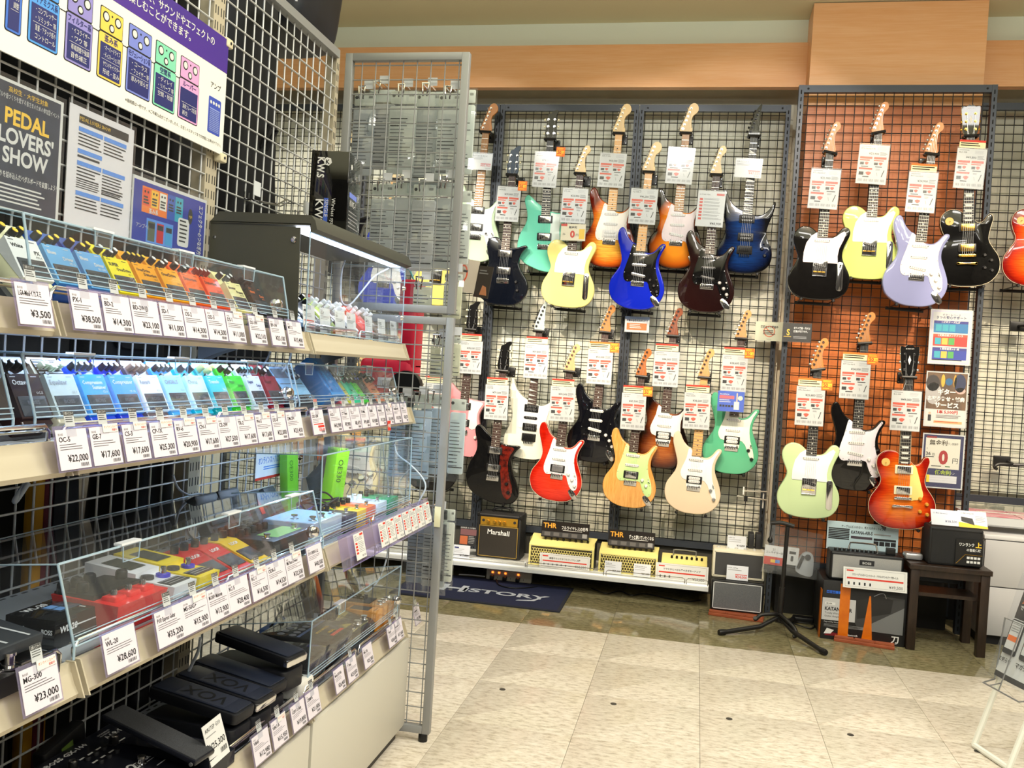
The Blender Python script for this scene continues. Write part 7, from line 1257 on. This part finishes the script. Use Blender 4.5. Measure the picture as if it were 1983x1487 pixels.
t = combo('black wireless amplifier with silver grille and bright handle standing on the carton', .735, 4.99, .3055, .365, .150, .14, BLK, DARK, M((150, 150, 150), .5, noise=((170, 170, 170), (600, 600, 600), .5), name='silver_mesh'), lambda p, w, h: (p.rect(w*.40, h*.60, w*.60, h*.78, .001, DARK), p.text('BOSS', w*.5, h*.64, .012, .0014, M((200, 200, 200), .4), al='C', bold=.03, sx=1.2)), .012)
p = MB(); p.tube(smooth([(.10, .07, .15), (.105, .07, .185), (.12, .07, .192), (.22, .07, .192), (.235, .07, .185), (.245, .07, .15)], 2, False), .0045, CHROME, 8); p.build('handle', t)
p = MB(); [p.knob((.03+.022*i, .045, .150), .007, .012, BLK, cap=GREY) for i in range(10)]; p.build('knob_row', t)['kind'] = 'stuff'
p = MB(); p.rbox(.28, .03, .15, .325, .06, .185, BLK, .003); p.build('transmitter', t)
card_on('counter_sign', 'pale blue sign with rounded corners reading KATANA-AIR-S above the wireless amplifier', .735, .44, 5.15, .362, .150, lambda p, w, h: (p.text('KATANA-AIR-S', w*.34, h*.60, .018, .0005, INK, wmax=w*.30, bold=.03), p.text('ケーブルに縛られない、新たなギターライフを', w*.2, h*.80, .011, .0005, INK, wmax=w*.62, bold=.02), p.bars(w*.02, h*.35, w*.32, h*.76, 7, .0005, INK, .75, .02), p.bars(w*.34, h*.42, w*.64, h*.52, 1, .0005, M((70, 60, 70), .5), .9, 0), [p.rect(w*(.66+.08*i), h*.25, w*(.73+.08*i), h*.40, .0005, INK) for i in range(4)], p.rect(w*.66, h*.42, w*.97, h*.50, .0005, INK), p.bars(w*.66, h*.55, w*.96, h*.66, 1, .0005, GREY, .4)), 4, m=M((176, 202, 214), .4, noise=((200, 218, 226), (3, 3, 30), .5), name='sea_print'), cat='sign')
price_board('white price board reading ¥49,500 before the wireless amplifier', .798, .285, 4.93, .31, .105, 'フロントグリルからコントロール・パネルまでシルバーで統一した', '¥49,500', 5, 12)
t = thing('foil_pack', 'small silver foil pack lying between the wireless amp and the black amp', 'pack', Matrix.Translation((1.108, 5.03, .44))); p = MB(); p.rbox(0, 0, 0, .09, .07, .035, M((190, 190, 194), .25, .6, name='foil'), .012); p.build('pouch', t)
# dark stool with amp
DW = wood((34, 24, 18), (54, 38, 28), (20, 3, 3), .4, 'dark_walnut')
t = thing('wooden_stool', 'dark brown square wooden stool with a lower rail carrying the black amplifier', 'stool', Matrix.Translation((1.122, 4.935, 0))); W_, D_ = .372, .30
p = MB(); p.rbox(-.008, -.008, .412, W_+.008, D_+.008, .438, DW, .003); p.build('seat', t)
for x in (0, W_-.042):
    for y in (0, D_-.042): p = MB(); p.rbox(x, y, 0, x+.042, y+.042, .412, DW, .002); p.build('leg', t)
for y in (.008, D_-.028): p = MB(); p.box(.042, y, .375, W_-.042, y+.018, .412, DW); p.build('apron', t)
for x in (.008, W_-.028): p = MB(); p.box(x, .042, .375, x+.018, D_-.042, .412, DW); p.build('apron', t)
p = MB(); p.box(.03, .05, .27, W_-.03, D_-.06, .288, DW); p.build('lower_shelf', t)
t = combo('black cube amplifier with a Japanese sign on its grille, on the dark stool', 1.205, 4.97, .4385, .255, .195, .17, TOL, BLK, M((20, 20, 22), .8, noise=((34, 34, 36), (500, 500, 500), .5), name='black_grille_cloth'), None, .010)
card_on('counter_sign', 'black sign with white Japanese lettering and gold lines on the cube amplifier', 1.33, .452, 4.955, .128, .13, lambda p, w, h: (p.text('ワンランク', w*.12, h*.74, .014, .0005, WHT, wmax=w*.55, bold=.03), p.text('上', w*.72, h*.72, .022, .0005, YEL, bold=.03), p.text('の音楽体験', w*.4, h*.55, .011, .0005, WHT, wmax=w*.52, bold=.02), p.add([(w*.02, .006, .0004), (w*.35, h*.42, .0004), (w*.98, h*.42, .0004), (w*.98, h*.40, .0004), (w*.36, h*.40, .0004), (w*.05, .006, .0004)], [tuple(range(6))], GOLD), [p.rect(w*(.42+.13*i), h*(.25-.16*j), w*(.52+.13*i), h*(.34-.16*j), .0005, WHT) for i in range(4) for j in range(2)]), 3, m=M((14, 12, 12), .5), cat='sign')
card_on('price_card', 'white price card with blue price lying on top of the cube amplifier', 1.215, .640, 4.985, .135, .085, lambda p, w, h: (p.text('CUBE Street 2', .01, h*.72, .008, .0005, NAVY, wmax=w*.6), p.text('¥38,500', w-.012, h*.2, .012, .0005, NAVY, al='R')), 30)
card_on('product_leaflet', 'white leaflet with a picture of a black speaker on top of the cube amplifier', 1.345, .640, 4.98, .135, .095, lambda p, w, h: (p.add([(w*.1, h*.35, .0006), (w*.55, h*.15, .0006), (w*.5, h*.55, .0006), (w*.1, h*.62, .0006)], [(0, 1, 2, 3)], DARK), p.text('CUBE Street II', w*.1, h*.8, .007, .0005, INK, wmax=w*.8), p.bars(w*.6, h*.3, w*.95, h*.7, 5, .0005, GREY, .3), p.add([(0, 0, .0004), (w, 0, .0004), (w, h*.12, .0004), (0, h*.3, .0004)], [(0, 1, 2, 3)], YEL)), 35, cat='leaflet')
# cabinet and white shelf at the right
t = thing('drawer_cabinet', 'light grey metal drawer cabinet beside the dark stool', 'cabinet', Matrix.Translation((1.535, 5.20, 0))); GC = M((188, 188, 190), .5, name='grey_enamel')
p = MB(); p.box(0, .02, .05, .9, .46, .575, GC); p.rbox(-.004, .0, .56, .9, .46, .582, M((214, 214, 216), .4), .003); p.build('carcass', t)
for z0, z1 in ((.055, .308), (.314, .555)): p = MB(); p.rbox(.003, 0, z0, .88, .02, z1, GC, .002); p.build('drawer', t)
p = MB(); p.box(.01, .04, 0, .9, .45, .05, INK); p.build('plinth', t)
t = thing('shelf', 'white shelf with rail and flat magazines below the panel of empty hooks', 'shelf', Matrix.Translation((1.50, 5.30, .645))); p = MB(); p.box(0, 0, 0, 1.0, .38, .016, M((228, 228, 230), .4)); p.build('tray', t); p = MB(); p.side([(0, .02), (-.012, .018), (-.018, -.02), (-.004, -.03), (.01, -.028)], 0, 1.0, ALU, 'X'); p.build('front_profile', t); p = MB(); p.tube([(.01, -.005, .02), (.01, -.005, .045), (.99, -.005, .045)], .0022, CHROME, 6); p.build('wire_fence', t)
for i, (x, c) in enumerate(((.02, (236, 200, 205)), (.25, (240, 236, 232)))): p = MB(); p.rbox(0, 0, 0, .22, .28, .006, M(c, .4, noise=((200, 90, 110), (12, 30, 12), .5), name='magazine_print'), .001); tag(p.build('magazine', mat=Matrix.Translation((1.50+x, 5.33, .662))), 'flat magazine with pinkish cover on the white magazine shelf, '+('nearer the column', 'farther from the column')[i], 'magazine')
# posters by the column
def poster(lb, px, py, w, h, Y, fn, m=WHT, lean=0): o = at(px, py, 'Y', Y); t = thing('wall_poster', lb, 'poster', facing_front((o.x, Y, o.z-h)), 'printed sheets on the guitar wall'); p = MB(); p.box(0, 0, -.0015, w, h, 0, m); fn(p, w, h, .0005); p.build('sheet', t); p = MB(); p.rect(-.003, -.003, w+.003, h+.004, .0016, FILM); p.build('sleeve', t)
def P1(p, w, h, z):
    p.rect(.006, .006, w-.006, h-.006, z*.5, M((214, 210, 232), .5)); p.rect(.014, .014, w-.014, h-.014, z, WHT); p.text('ギター＆ベース', w/2, h-.034, .009, z*2, NAVY, al='C'); p.text('３つの安心サポート', w/2, h-.050, .013, z*2, NAVY, al='C', wmax=w*.7, bold=.02)
    for j, (c, tx) in enumerate((((40, 130, 190), '1.ビギナーズ保証'), ((220, 60, 50), '2.定期点検メンテナンス'), ((50, 70, 180), '3.買取査定の優遇'))):
        y = h-.125-.072*j; p.rect(.020, y, w-.020, y+.064, z*2, M(c, .5)); p.rect(.020, y+.050, w-.020, y+.064, z*3, M((60, 60, 150), .5) if j != 1 else M((235, 90, 60), .5)); p.text(tx, w/2, y+.0525, .009, z*4, WHT, al='C', wmax=w*.6, bold=.02)
        for i, cc in enumerate(((60, 180, 200), (240, 200, 80), (90, 180, 90))): p.rect(.030+.034*i, y+.008, .060+.034*i, y+.044, z*3, M(cc if j else (60, 180, 200), .5))
    p.bars(.02, .018, w-.02, .026, 1, z*2, INK, .6)
def P2(p, w, h, z):
    p.rect(.006, h*.32, w-.006, h-.006, z, M((150, 110, 70), .5, noise=((60, 50, 50), (14, 14, 14), .7), name='photo_print'))
    for x, y, rx, ry, c in ((.035, .235, .035, .045, (60, 50, 48)), (.04, .18, .04, .06, (196, 190, 188)), (.17, .24, .03, .05, (40, 50, 90)), (.115, .245, .018, .02, (40, 110, 160)), (.085, .25, .010, .035, (236, 190, 60)), (.145, .25, .008, .035, (226, 170, 50)), (.175, .20, .025, .018, (236, 190, 180))): p.prism([(x+rx*math.cos(q), y+ry*math.sin(q)) for q in [i*.524 for i in range(12)]], 0, z*1.6, M(c, .5))
    p.text('ギター', w*.5, h*.60, .024, z*5, WHT, al='C', bold=.05); p.text('お取り寄せ・試奏', w*.5, h*.48, .020, z*5, WHT, al='C', wmax=w*.88, bold=.05); p.text('サービス', w*.52, h*.36, .024, z*5, WHT, al='C', bold=.05); p.rect(.008, .008, w-.008, h*.32, z, M((236, 232, 226), .5)); p.text('1本 5,500円', w*.55, h*.25, .016, z*3, RED, al='C', bold=.03); p.bars(.06, .045, w-.02, .065, 3, z*3, INK, .3); p.rect(.05, .020, w-.02, .034, z*2, M((250, 190, 130), .5)); p.bars(.055, .024, w-.03, .030, 1, z*3, RED)
    p.prism([(.028+.007*math.cos(q), .072+.007*math.sin(q)) for q in [i*.7 for i in range(9)]], 0, z*2, M((240, 200, 170), .5)); p.rect(.020, .030, .036, .064, z*2, DARK)
def P3(p, w, h, z):
    p.rect(.006, .006, w-.006, h-.006, z, M((34, 38, 92), .5)); p.rect(.016, h*.36, w-.022, h-.022, z*2, M((232, 228, 214), .5)); p.rect(.020, h-.024, .07, h-.014, z*3, M((150, 20, 30), .5)); p.text('無金利', .035, h*.80, .022, z*3, M((80, 70, 50), .6), bold=.02); p.text('プラン実施中', .118, h*.81, .010, z*3, INK, wmax=.06); p.text('0', .085, h*.46, .075, z*3, M((176, 24, 30), .5), bold=.05, sx=.9); p.text('円', .155, h*.48, .022, z*3, INK); p.text('36', .020, h*.60, .018, z*3, INK, bold=.02); p.text('回', .052, h*.60, .010, z*3, INK); p.text('1', .024, h*.70, .012, z*3, INK); p.bars(.020, h*.54, .07, h*.58, 1, z*3, INK, .4)
    p.rect(.05, h*.40, .10, h*.415, z*3, INK); p.rect(.12, h*.40, .145, h*.415, z*3, M((60, 120, 60), .6)); p.text('低金利', .070, h*.26, .020, z*3, M((180, 200, 60), .5), bold=.03); p.text('プラン', .130, h*.27, .010, z*3, WHT); p.rect(.03, .030, w-.03, .070, z*3, M((226, 226, 230), .5)); p.rect(.03, .030, .045, .070, z*4, YEL); [p.rect(.03, .030+.0133*j, w-.03, .0305+.0133*j, z*5, GREY) for j in range(4)]
poster('white support poster with red and blue bands, top of three on the column', 1803, 598, .212, .295, 5.275, P1); poster('orange-brown service poster reading 5,500 yen, middle of three on the column', 1795, 718, .212, .298, 5.275, P2); poster('navy and cream poster with a large red zero, lowest of three on the column', 1788, 838, .212, .293, 5.275, P3)
def PN(p, w, h, z): [p.add([((w/2+r0*math.cos(a)), h/2+r0*math.sin(a), z) for r0, a in ((.034, i*.314), (.034, (i+1)*.314), (.028, (i+1)*.314), (.028, i*.314))], [(0, 1, 2, 3)], M((236, 130, 90), .5)) for i in range(20)]; p.add([(w/2-.024, h/2+.020, z), (w/2-.020, h/2+.024, z), (w/2+.024, h/2-.020, z), (w/2+.020, h/2-.024, z)], [(0, 1, 2, 3)], M((236, 130, 90), .5)); p.text('防犯カメラ録画中', w/2, h*.68, .012, z*2, INK, al='C', wmax=w*.62, bold=.02); p.bars(w*.28, h*.3, w*.74, h*.55, 3, z*2, INK, .5); p.text('Shimamura', w*.5, .008, .004, z, INK, al='C')
poster('cream notice with an orange prohibition ring beside the column post', 1464, 622, .160, .112, 5.60, PN, M((230, 232, 206), .5)); 
poster('black notice with a gold emblem and white Japanese lettering beside the column post', 1517, 625, .150, .102, 5.24, lambda p, w, h, z: (p.text('全ての楽器・機材は', w*.38, h*.70, .010, z, WHT, wmax=w*.58, bold=.03), p.text('試奏が可能です。', w*.38, h*.52, .010, z, WHT, wmax=w*.5, bold=.03), p.bars(w*.38, h*.15, w*.92, h*.3, 2, z, GREY, .5), p.text('S', w*.14, h*.35, .034, z, YEL, bold=.02, sx=.8), p.rect(w*.04, h*.26, w*.3, h*.29, z, YEL)), M((30, 28, 28), .4))
poster('small white and orange notice on the centre post between the two rows', 1211, 612, .148, .095, 5.60, lambda p, w, h, z: (p.rect(0, h*.82, w, h, z, M((130, 150, 190), .5)), p.text('試奏も出来ススメします', w/2, h*.68, .011, z*2, NAVY, al='C', wmax=w*.86, bold=.02), p.rect(w*.08, h*.14, w*.9, h*.58, z, ORANGE), p.bars(w*.2, h*.2, w*.7, h*.52, 3, z*2, WHT, .4)))
poster('small blue card picturing a pale guitar below the green guitar price card', 1391, 756, .150, .118, 5.445, lambda p, w, h, z: (p.rect(w*.06, h*.62, w*.62, h*.78, z, M((240, 110, 120), .5)), p.text('PACIFICA', w*.08, h*.80, .009, z*2, WHT, bold=.02), p.bars(w*.06, h*.4, w*.5, h*.58, 2, z, WHT, .4), p.rect(w*.62, h*.1, w*.82, h*.5, z, M((210, 222, 226), .4)), p.rect(w*.70, h*.5, w*.75, h*.92, z, M((220, 200, 180), .4)), p.prism([(w*.85+.014*math.cos(q), h*.68+.014*math.sin(q)) for q in [i*.63 for i in range(10)]], 0, z*2, M((226, 240, 210), .5)), [p.rect(w*(.08+.11*i), h*.22, w*(.16+.11*i), h*.32, z*2, INK) for i in range(5)]), M((66, 104, 214), .45))
poster('cream and orange slip with a red zero on the cream guitar price card', 1087, 433, .150, .100, 5.452, lambda p, w, h, z: (p.text('無金利', w*.32, h*.74, .012, z, INK, bold=.02), p.text('0', w*.38, h*.2, .042, z, RED, bold=.05), p.text('円', w*.62, h*.28, .012, z, INK), p.text('36', w*.08, h*.32, .012, z, INK), p.rect(0, h*.86, w*.25, h, z, RED), p.rect(w*.74, h*.1, w*.96, h*.7, z, YEL)), M((238, 226, 196), .5))
for o_, pn, nme, lb in (((1940, 892), 0, 'guitar_hanger', 'empty black guitar hanger low on the last wire panel'), ((1972, 632), 1, 'guitar_hanger', 'empty black guitar hanger high on the last wire panel')):
    o = at(*o_, 'Y', 5.66); t = thing(nme, lb, 'hanger', facing_front((o.x, 5.66, o.z))); p = MB(); p.prism(rrect(.09, .055, .006, 3), -.01, .008, BLK, .003); p.build('back_plate', t); p = MB(); p.tube(smooth([(.03, -.002, .01), (.02, -.01, .12), (-.05, -.012, .13), (-.075, -.03, .13), (-.06, -.042, .13)] if not pn else [(.0, 0, .01), (.01, -.005, .10), (.04, .0, .10), (.06, -.02, .1)], 4, False), .009, BLK, 8); p.build('yoke', t)
    p = MB(); p.tube([(.02, -.01, .12), (.11, -.005, .13)], .009, BLK, 8); p.build('arm', t)
t = thing('display_hook', 'pale steel bracket arms jutting from the last post before the column', 'hook', Matrix.Translation((.30, 5.52, .66))); p = MB(); p.tube([(.15, .13, .0), (.0, -.02, .01)], .004, M((226, 226, 214), .4), 6); p.tube([(.15, .13, -.05), (-.03, -.04, -.02)], .004, M((226, 226, 214), .4), 6); p.box(.0, -.03, -.01, .008, -.02, .035, WHT); p.box(.125, .12, -.10, .133, .13, -.01, WHT); p.box(.01, -.02, -.05, .03, -.005, -.02, BLK); p.build('arm', t)
# mat, power strip, cables
t = thing('door_mat', 'navy blue floor mat with pale lettering HISTORY under the amp shelf', 'mat', Matrix.Translation((-1.62, 4.875, 0))); NV = M((22, 28, 60), .95, noise=((30, 38, 76), (120, 120, 120), .6), name='navy_pile')
p = MB(); p.rbox(0, 0, 0, .97, .575, .007, M((28, 32, 48), .8), .002); p.rect(.018, .018, .952, .557, .0074, NV); p.build('pile', t)
p = MB(); pm = M((196, 202, 216), .8, name='pale_pile'); p.text('H', .23, .19, .15, .0080, pm, bold=.03, res=3, sx=1.2); p.text('ISTORY', .37, .21, .085, .0080, pm, wmax=.50, bold=.03, res=3, sx=1.6); p.prism([(.80, .21), (.82, .21), (.80, .16), (.70, .13), (.71, .15), (.78, .175)], .0074, .0080, pm); p.build('lettering', t)
t = thing('power_strip', 'cream power strip with orange lit switches standing on the mat edge', 'power strip', Matrix.Translation((-1.19, 5.43, .008))); PC = M((206, 200, 180), .5, name='ivory_plastic'); p = MB(); p.rbox(0, 0, 0, .28, .04, .062, PC, .005); p.T = facing_front((0, -.0005, 0)); [p.rect(.03+.04*i+(.001), .012, .033+.04*i, .022, 0, INK) or p.rect(.039+.04*i, .012, .041+.04*i, .022, 0, INK) for i in range(6)]; p.T = Matrix.Identity(4); p.build('body', t)
for i in (0, 1, 2, 4): p = MB(); p.T = facing_front((0, -.001, 0)); p.rbox(.034+.04*i+.0, .042, 0, .046+.04*i, .052, .003, M((255, 120, 40), .4, emit=3, name='lit_switch'), .001); p.T = Matrix.Identity(4); p.build('switch', t)
for i in (0, 2, 4): p = MB(); p.rbox(.028+.04*i, -.03, .008, .052+.04*i, -.001, .030, BLK, .003); p.build('plug', t)
for lb, pts, c in (('black cable trailing from the power strip across the mat', [(-1.12, 5.40, .02), (-1.08, 5.30, .012), (-1.0, 5.26, .012), (-.92, 5.30, .012), (-.86, 5.38, .006)], (16, 16, 18)), ('white cable lying under the amp shelf', [(-1.36, 5.42, .02), (-1.28, 5.44, .02), (-1.20, 5.44, .02)], (206, 206, 206)), ('tangle of black cable under the cream amplifiers', [(-.55, 5.5, .006), (-.45, 5.38, .012), (-.38, 5.5, .006), (-.30, 5.40, .012), (-.22, 5.5, .006), (.0, 5.42, .006), (.1, 5.5, .006)], (14, 14, 16)), ('black cable looped on the floor behind the guitar stand', [(.52, 5.25, .006), (.60, 5.15, .012), (.68, 5.12, .006), (.70, 5.18, .012), (.62, 5.22, .006), (.56, 5.12, .012), (.50, 5.20, .006)], (14, 14, 16))): cord(lb, pts, .004, M(c, .4, name='cable'), 'cable')
p = MB(); p.rbox(0, 0, 0, .11, .06, .03, BLK, .008); p.text('', 0, 0, .01, 0, WHT); tag(p.build('power_adapter', mat=Matrix.Translation((.60, 5.24, 0))), 'black power adapter on the floor beside the carton', 'adapter')
# magazine rack at the right
t = thing('leaflet_rack', 'white A-frame leaflet rack with a curled black and white poster', 'rack', Matrix.Translation((1.09, 3.655, 0))); WP = M((236, 236, 226), .4, name='white_enamel')
def leg(a, b, r=.011): p = MB(); p.tube([a, b], r, WP, 8); p.build('leg', t)
U = Vector((.19, .04, .62)); V = Vector((.062, -.185, 0)); z0 = Vector((0, 0, .011))
leg(z0, z0+U*1.4); leg(z0+V, z0+V+U*1.4)
leg(z0+Vector((.42, .10, 0)), z0+U*1.4); leg(z0+Vector((.42, .10, 0))+V, z0+V+U*1.4)
for q in (0, 1.4): p = MB(); p.tube([z0+U*q, z0+U*q+V], .011, WP, 8); p.build('crossbar', t)
p = MB(); p.tube([z0+Vector((.42, .10, 0)), z0+Vector((.42, .10, 0))+V], .011, WP, 8); p.build('crossbar', t)
N_ = U.cross(V).normalized(); N_ = -N_ if N_.x > 0 else N_
T = frame(z0+U*.42+N_*.03, V, U); p = MB(); p.T = T; hh = .36; ww = V.length+.02
cv = [(ww*i/6, .012*math.sin(math.pi*i/6)) for i in range(7)]
def strip(y0, y1, m, dz=0):
    for i in range(6): p.quad((cv[i][0], y0, cv[i][1]+dz), (cv[i+1][0], y0, cv[i+1][1]+dz), (cv[i+1][0], y1, cv[i+1][1]+dz), (cv[i][0], y1, cv[i][1]+dz), m)
strip(0, .02, INK); strip(.02, hh*.62, WHT); strip(hh*.62, hh, INK)
p.text('店舗在庫が', .03, hh-.045, .016, .014, WHT, wmax=.13, bold=.02); p.text('見る・検索', .03, hh-.075, .020, .014, ORANGE, wmax=.15, bold=.03); p.text('できるアプリ', .03, hh-.100, .014, .014, WHT, wmax=.12, bold=.02); p.text('マガジン', .105, .060, .016, .016, INK, wmax=.08, bold=.02); p.text('お知らせ', .015, .060, .014, .014, INK, wmax=.06, bold=.02)
for x in (.018, .108): p.prism(rrect(.066, .13, .008, 3, x+.033, .155), .013, .016, INK); p.rect(x+.004, .11, x+.062, .215, .0165, WHT); p.rect(x+.006, .14, x+.060, .16, .017, ORANGE); p.bars(x+.008, .17, x+.058, .205, 4, .017, GREY, .3)
p.build('poster', t)
p = MB(); p.T = T; p.tube([(0, -.015, -.01), (0, .21, .035), (ww, .21, .035), (ww, -.015, -.01)], .003, STEEL, 6); p.tube([(0, -.015, -.01), (.02, -.04, .045), (ww, -.04, .045), (ww, -.015, -.01)], .003, STEEL, 6); p.tube([(ww*.5, -.04, .045), (ww*.5, .21, .045)], .0025, STEEL, 6); p.tube([(ww*.25, -.015, .0), (ww*.25, -.04, .045)], .0025, STEEL, 5); p.build('wire_pocket', t)
p = MB(); p.T = T; p.quad((-.004, -.01, .02), (ww, -.01, .02), (ww, hh+.03, .028), (-.004, hh+.03, .028), FILM); p.build('clear_pocket', t)
cord('white cable running along the floor at the end of the base cabinets', [(-.95, 2.60, .006), (-.86, 2.70, .006), (-.80, 2.76, .006), (-.74, 2.78, .006), (-.66, 2.72, .006), (-.62, 2.6, .006)], .006, WHT, 'cable')
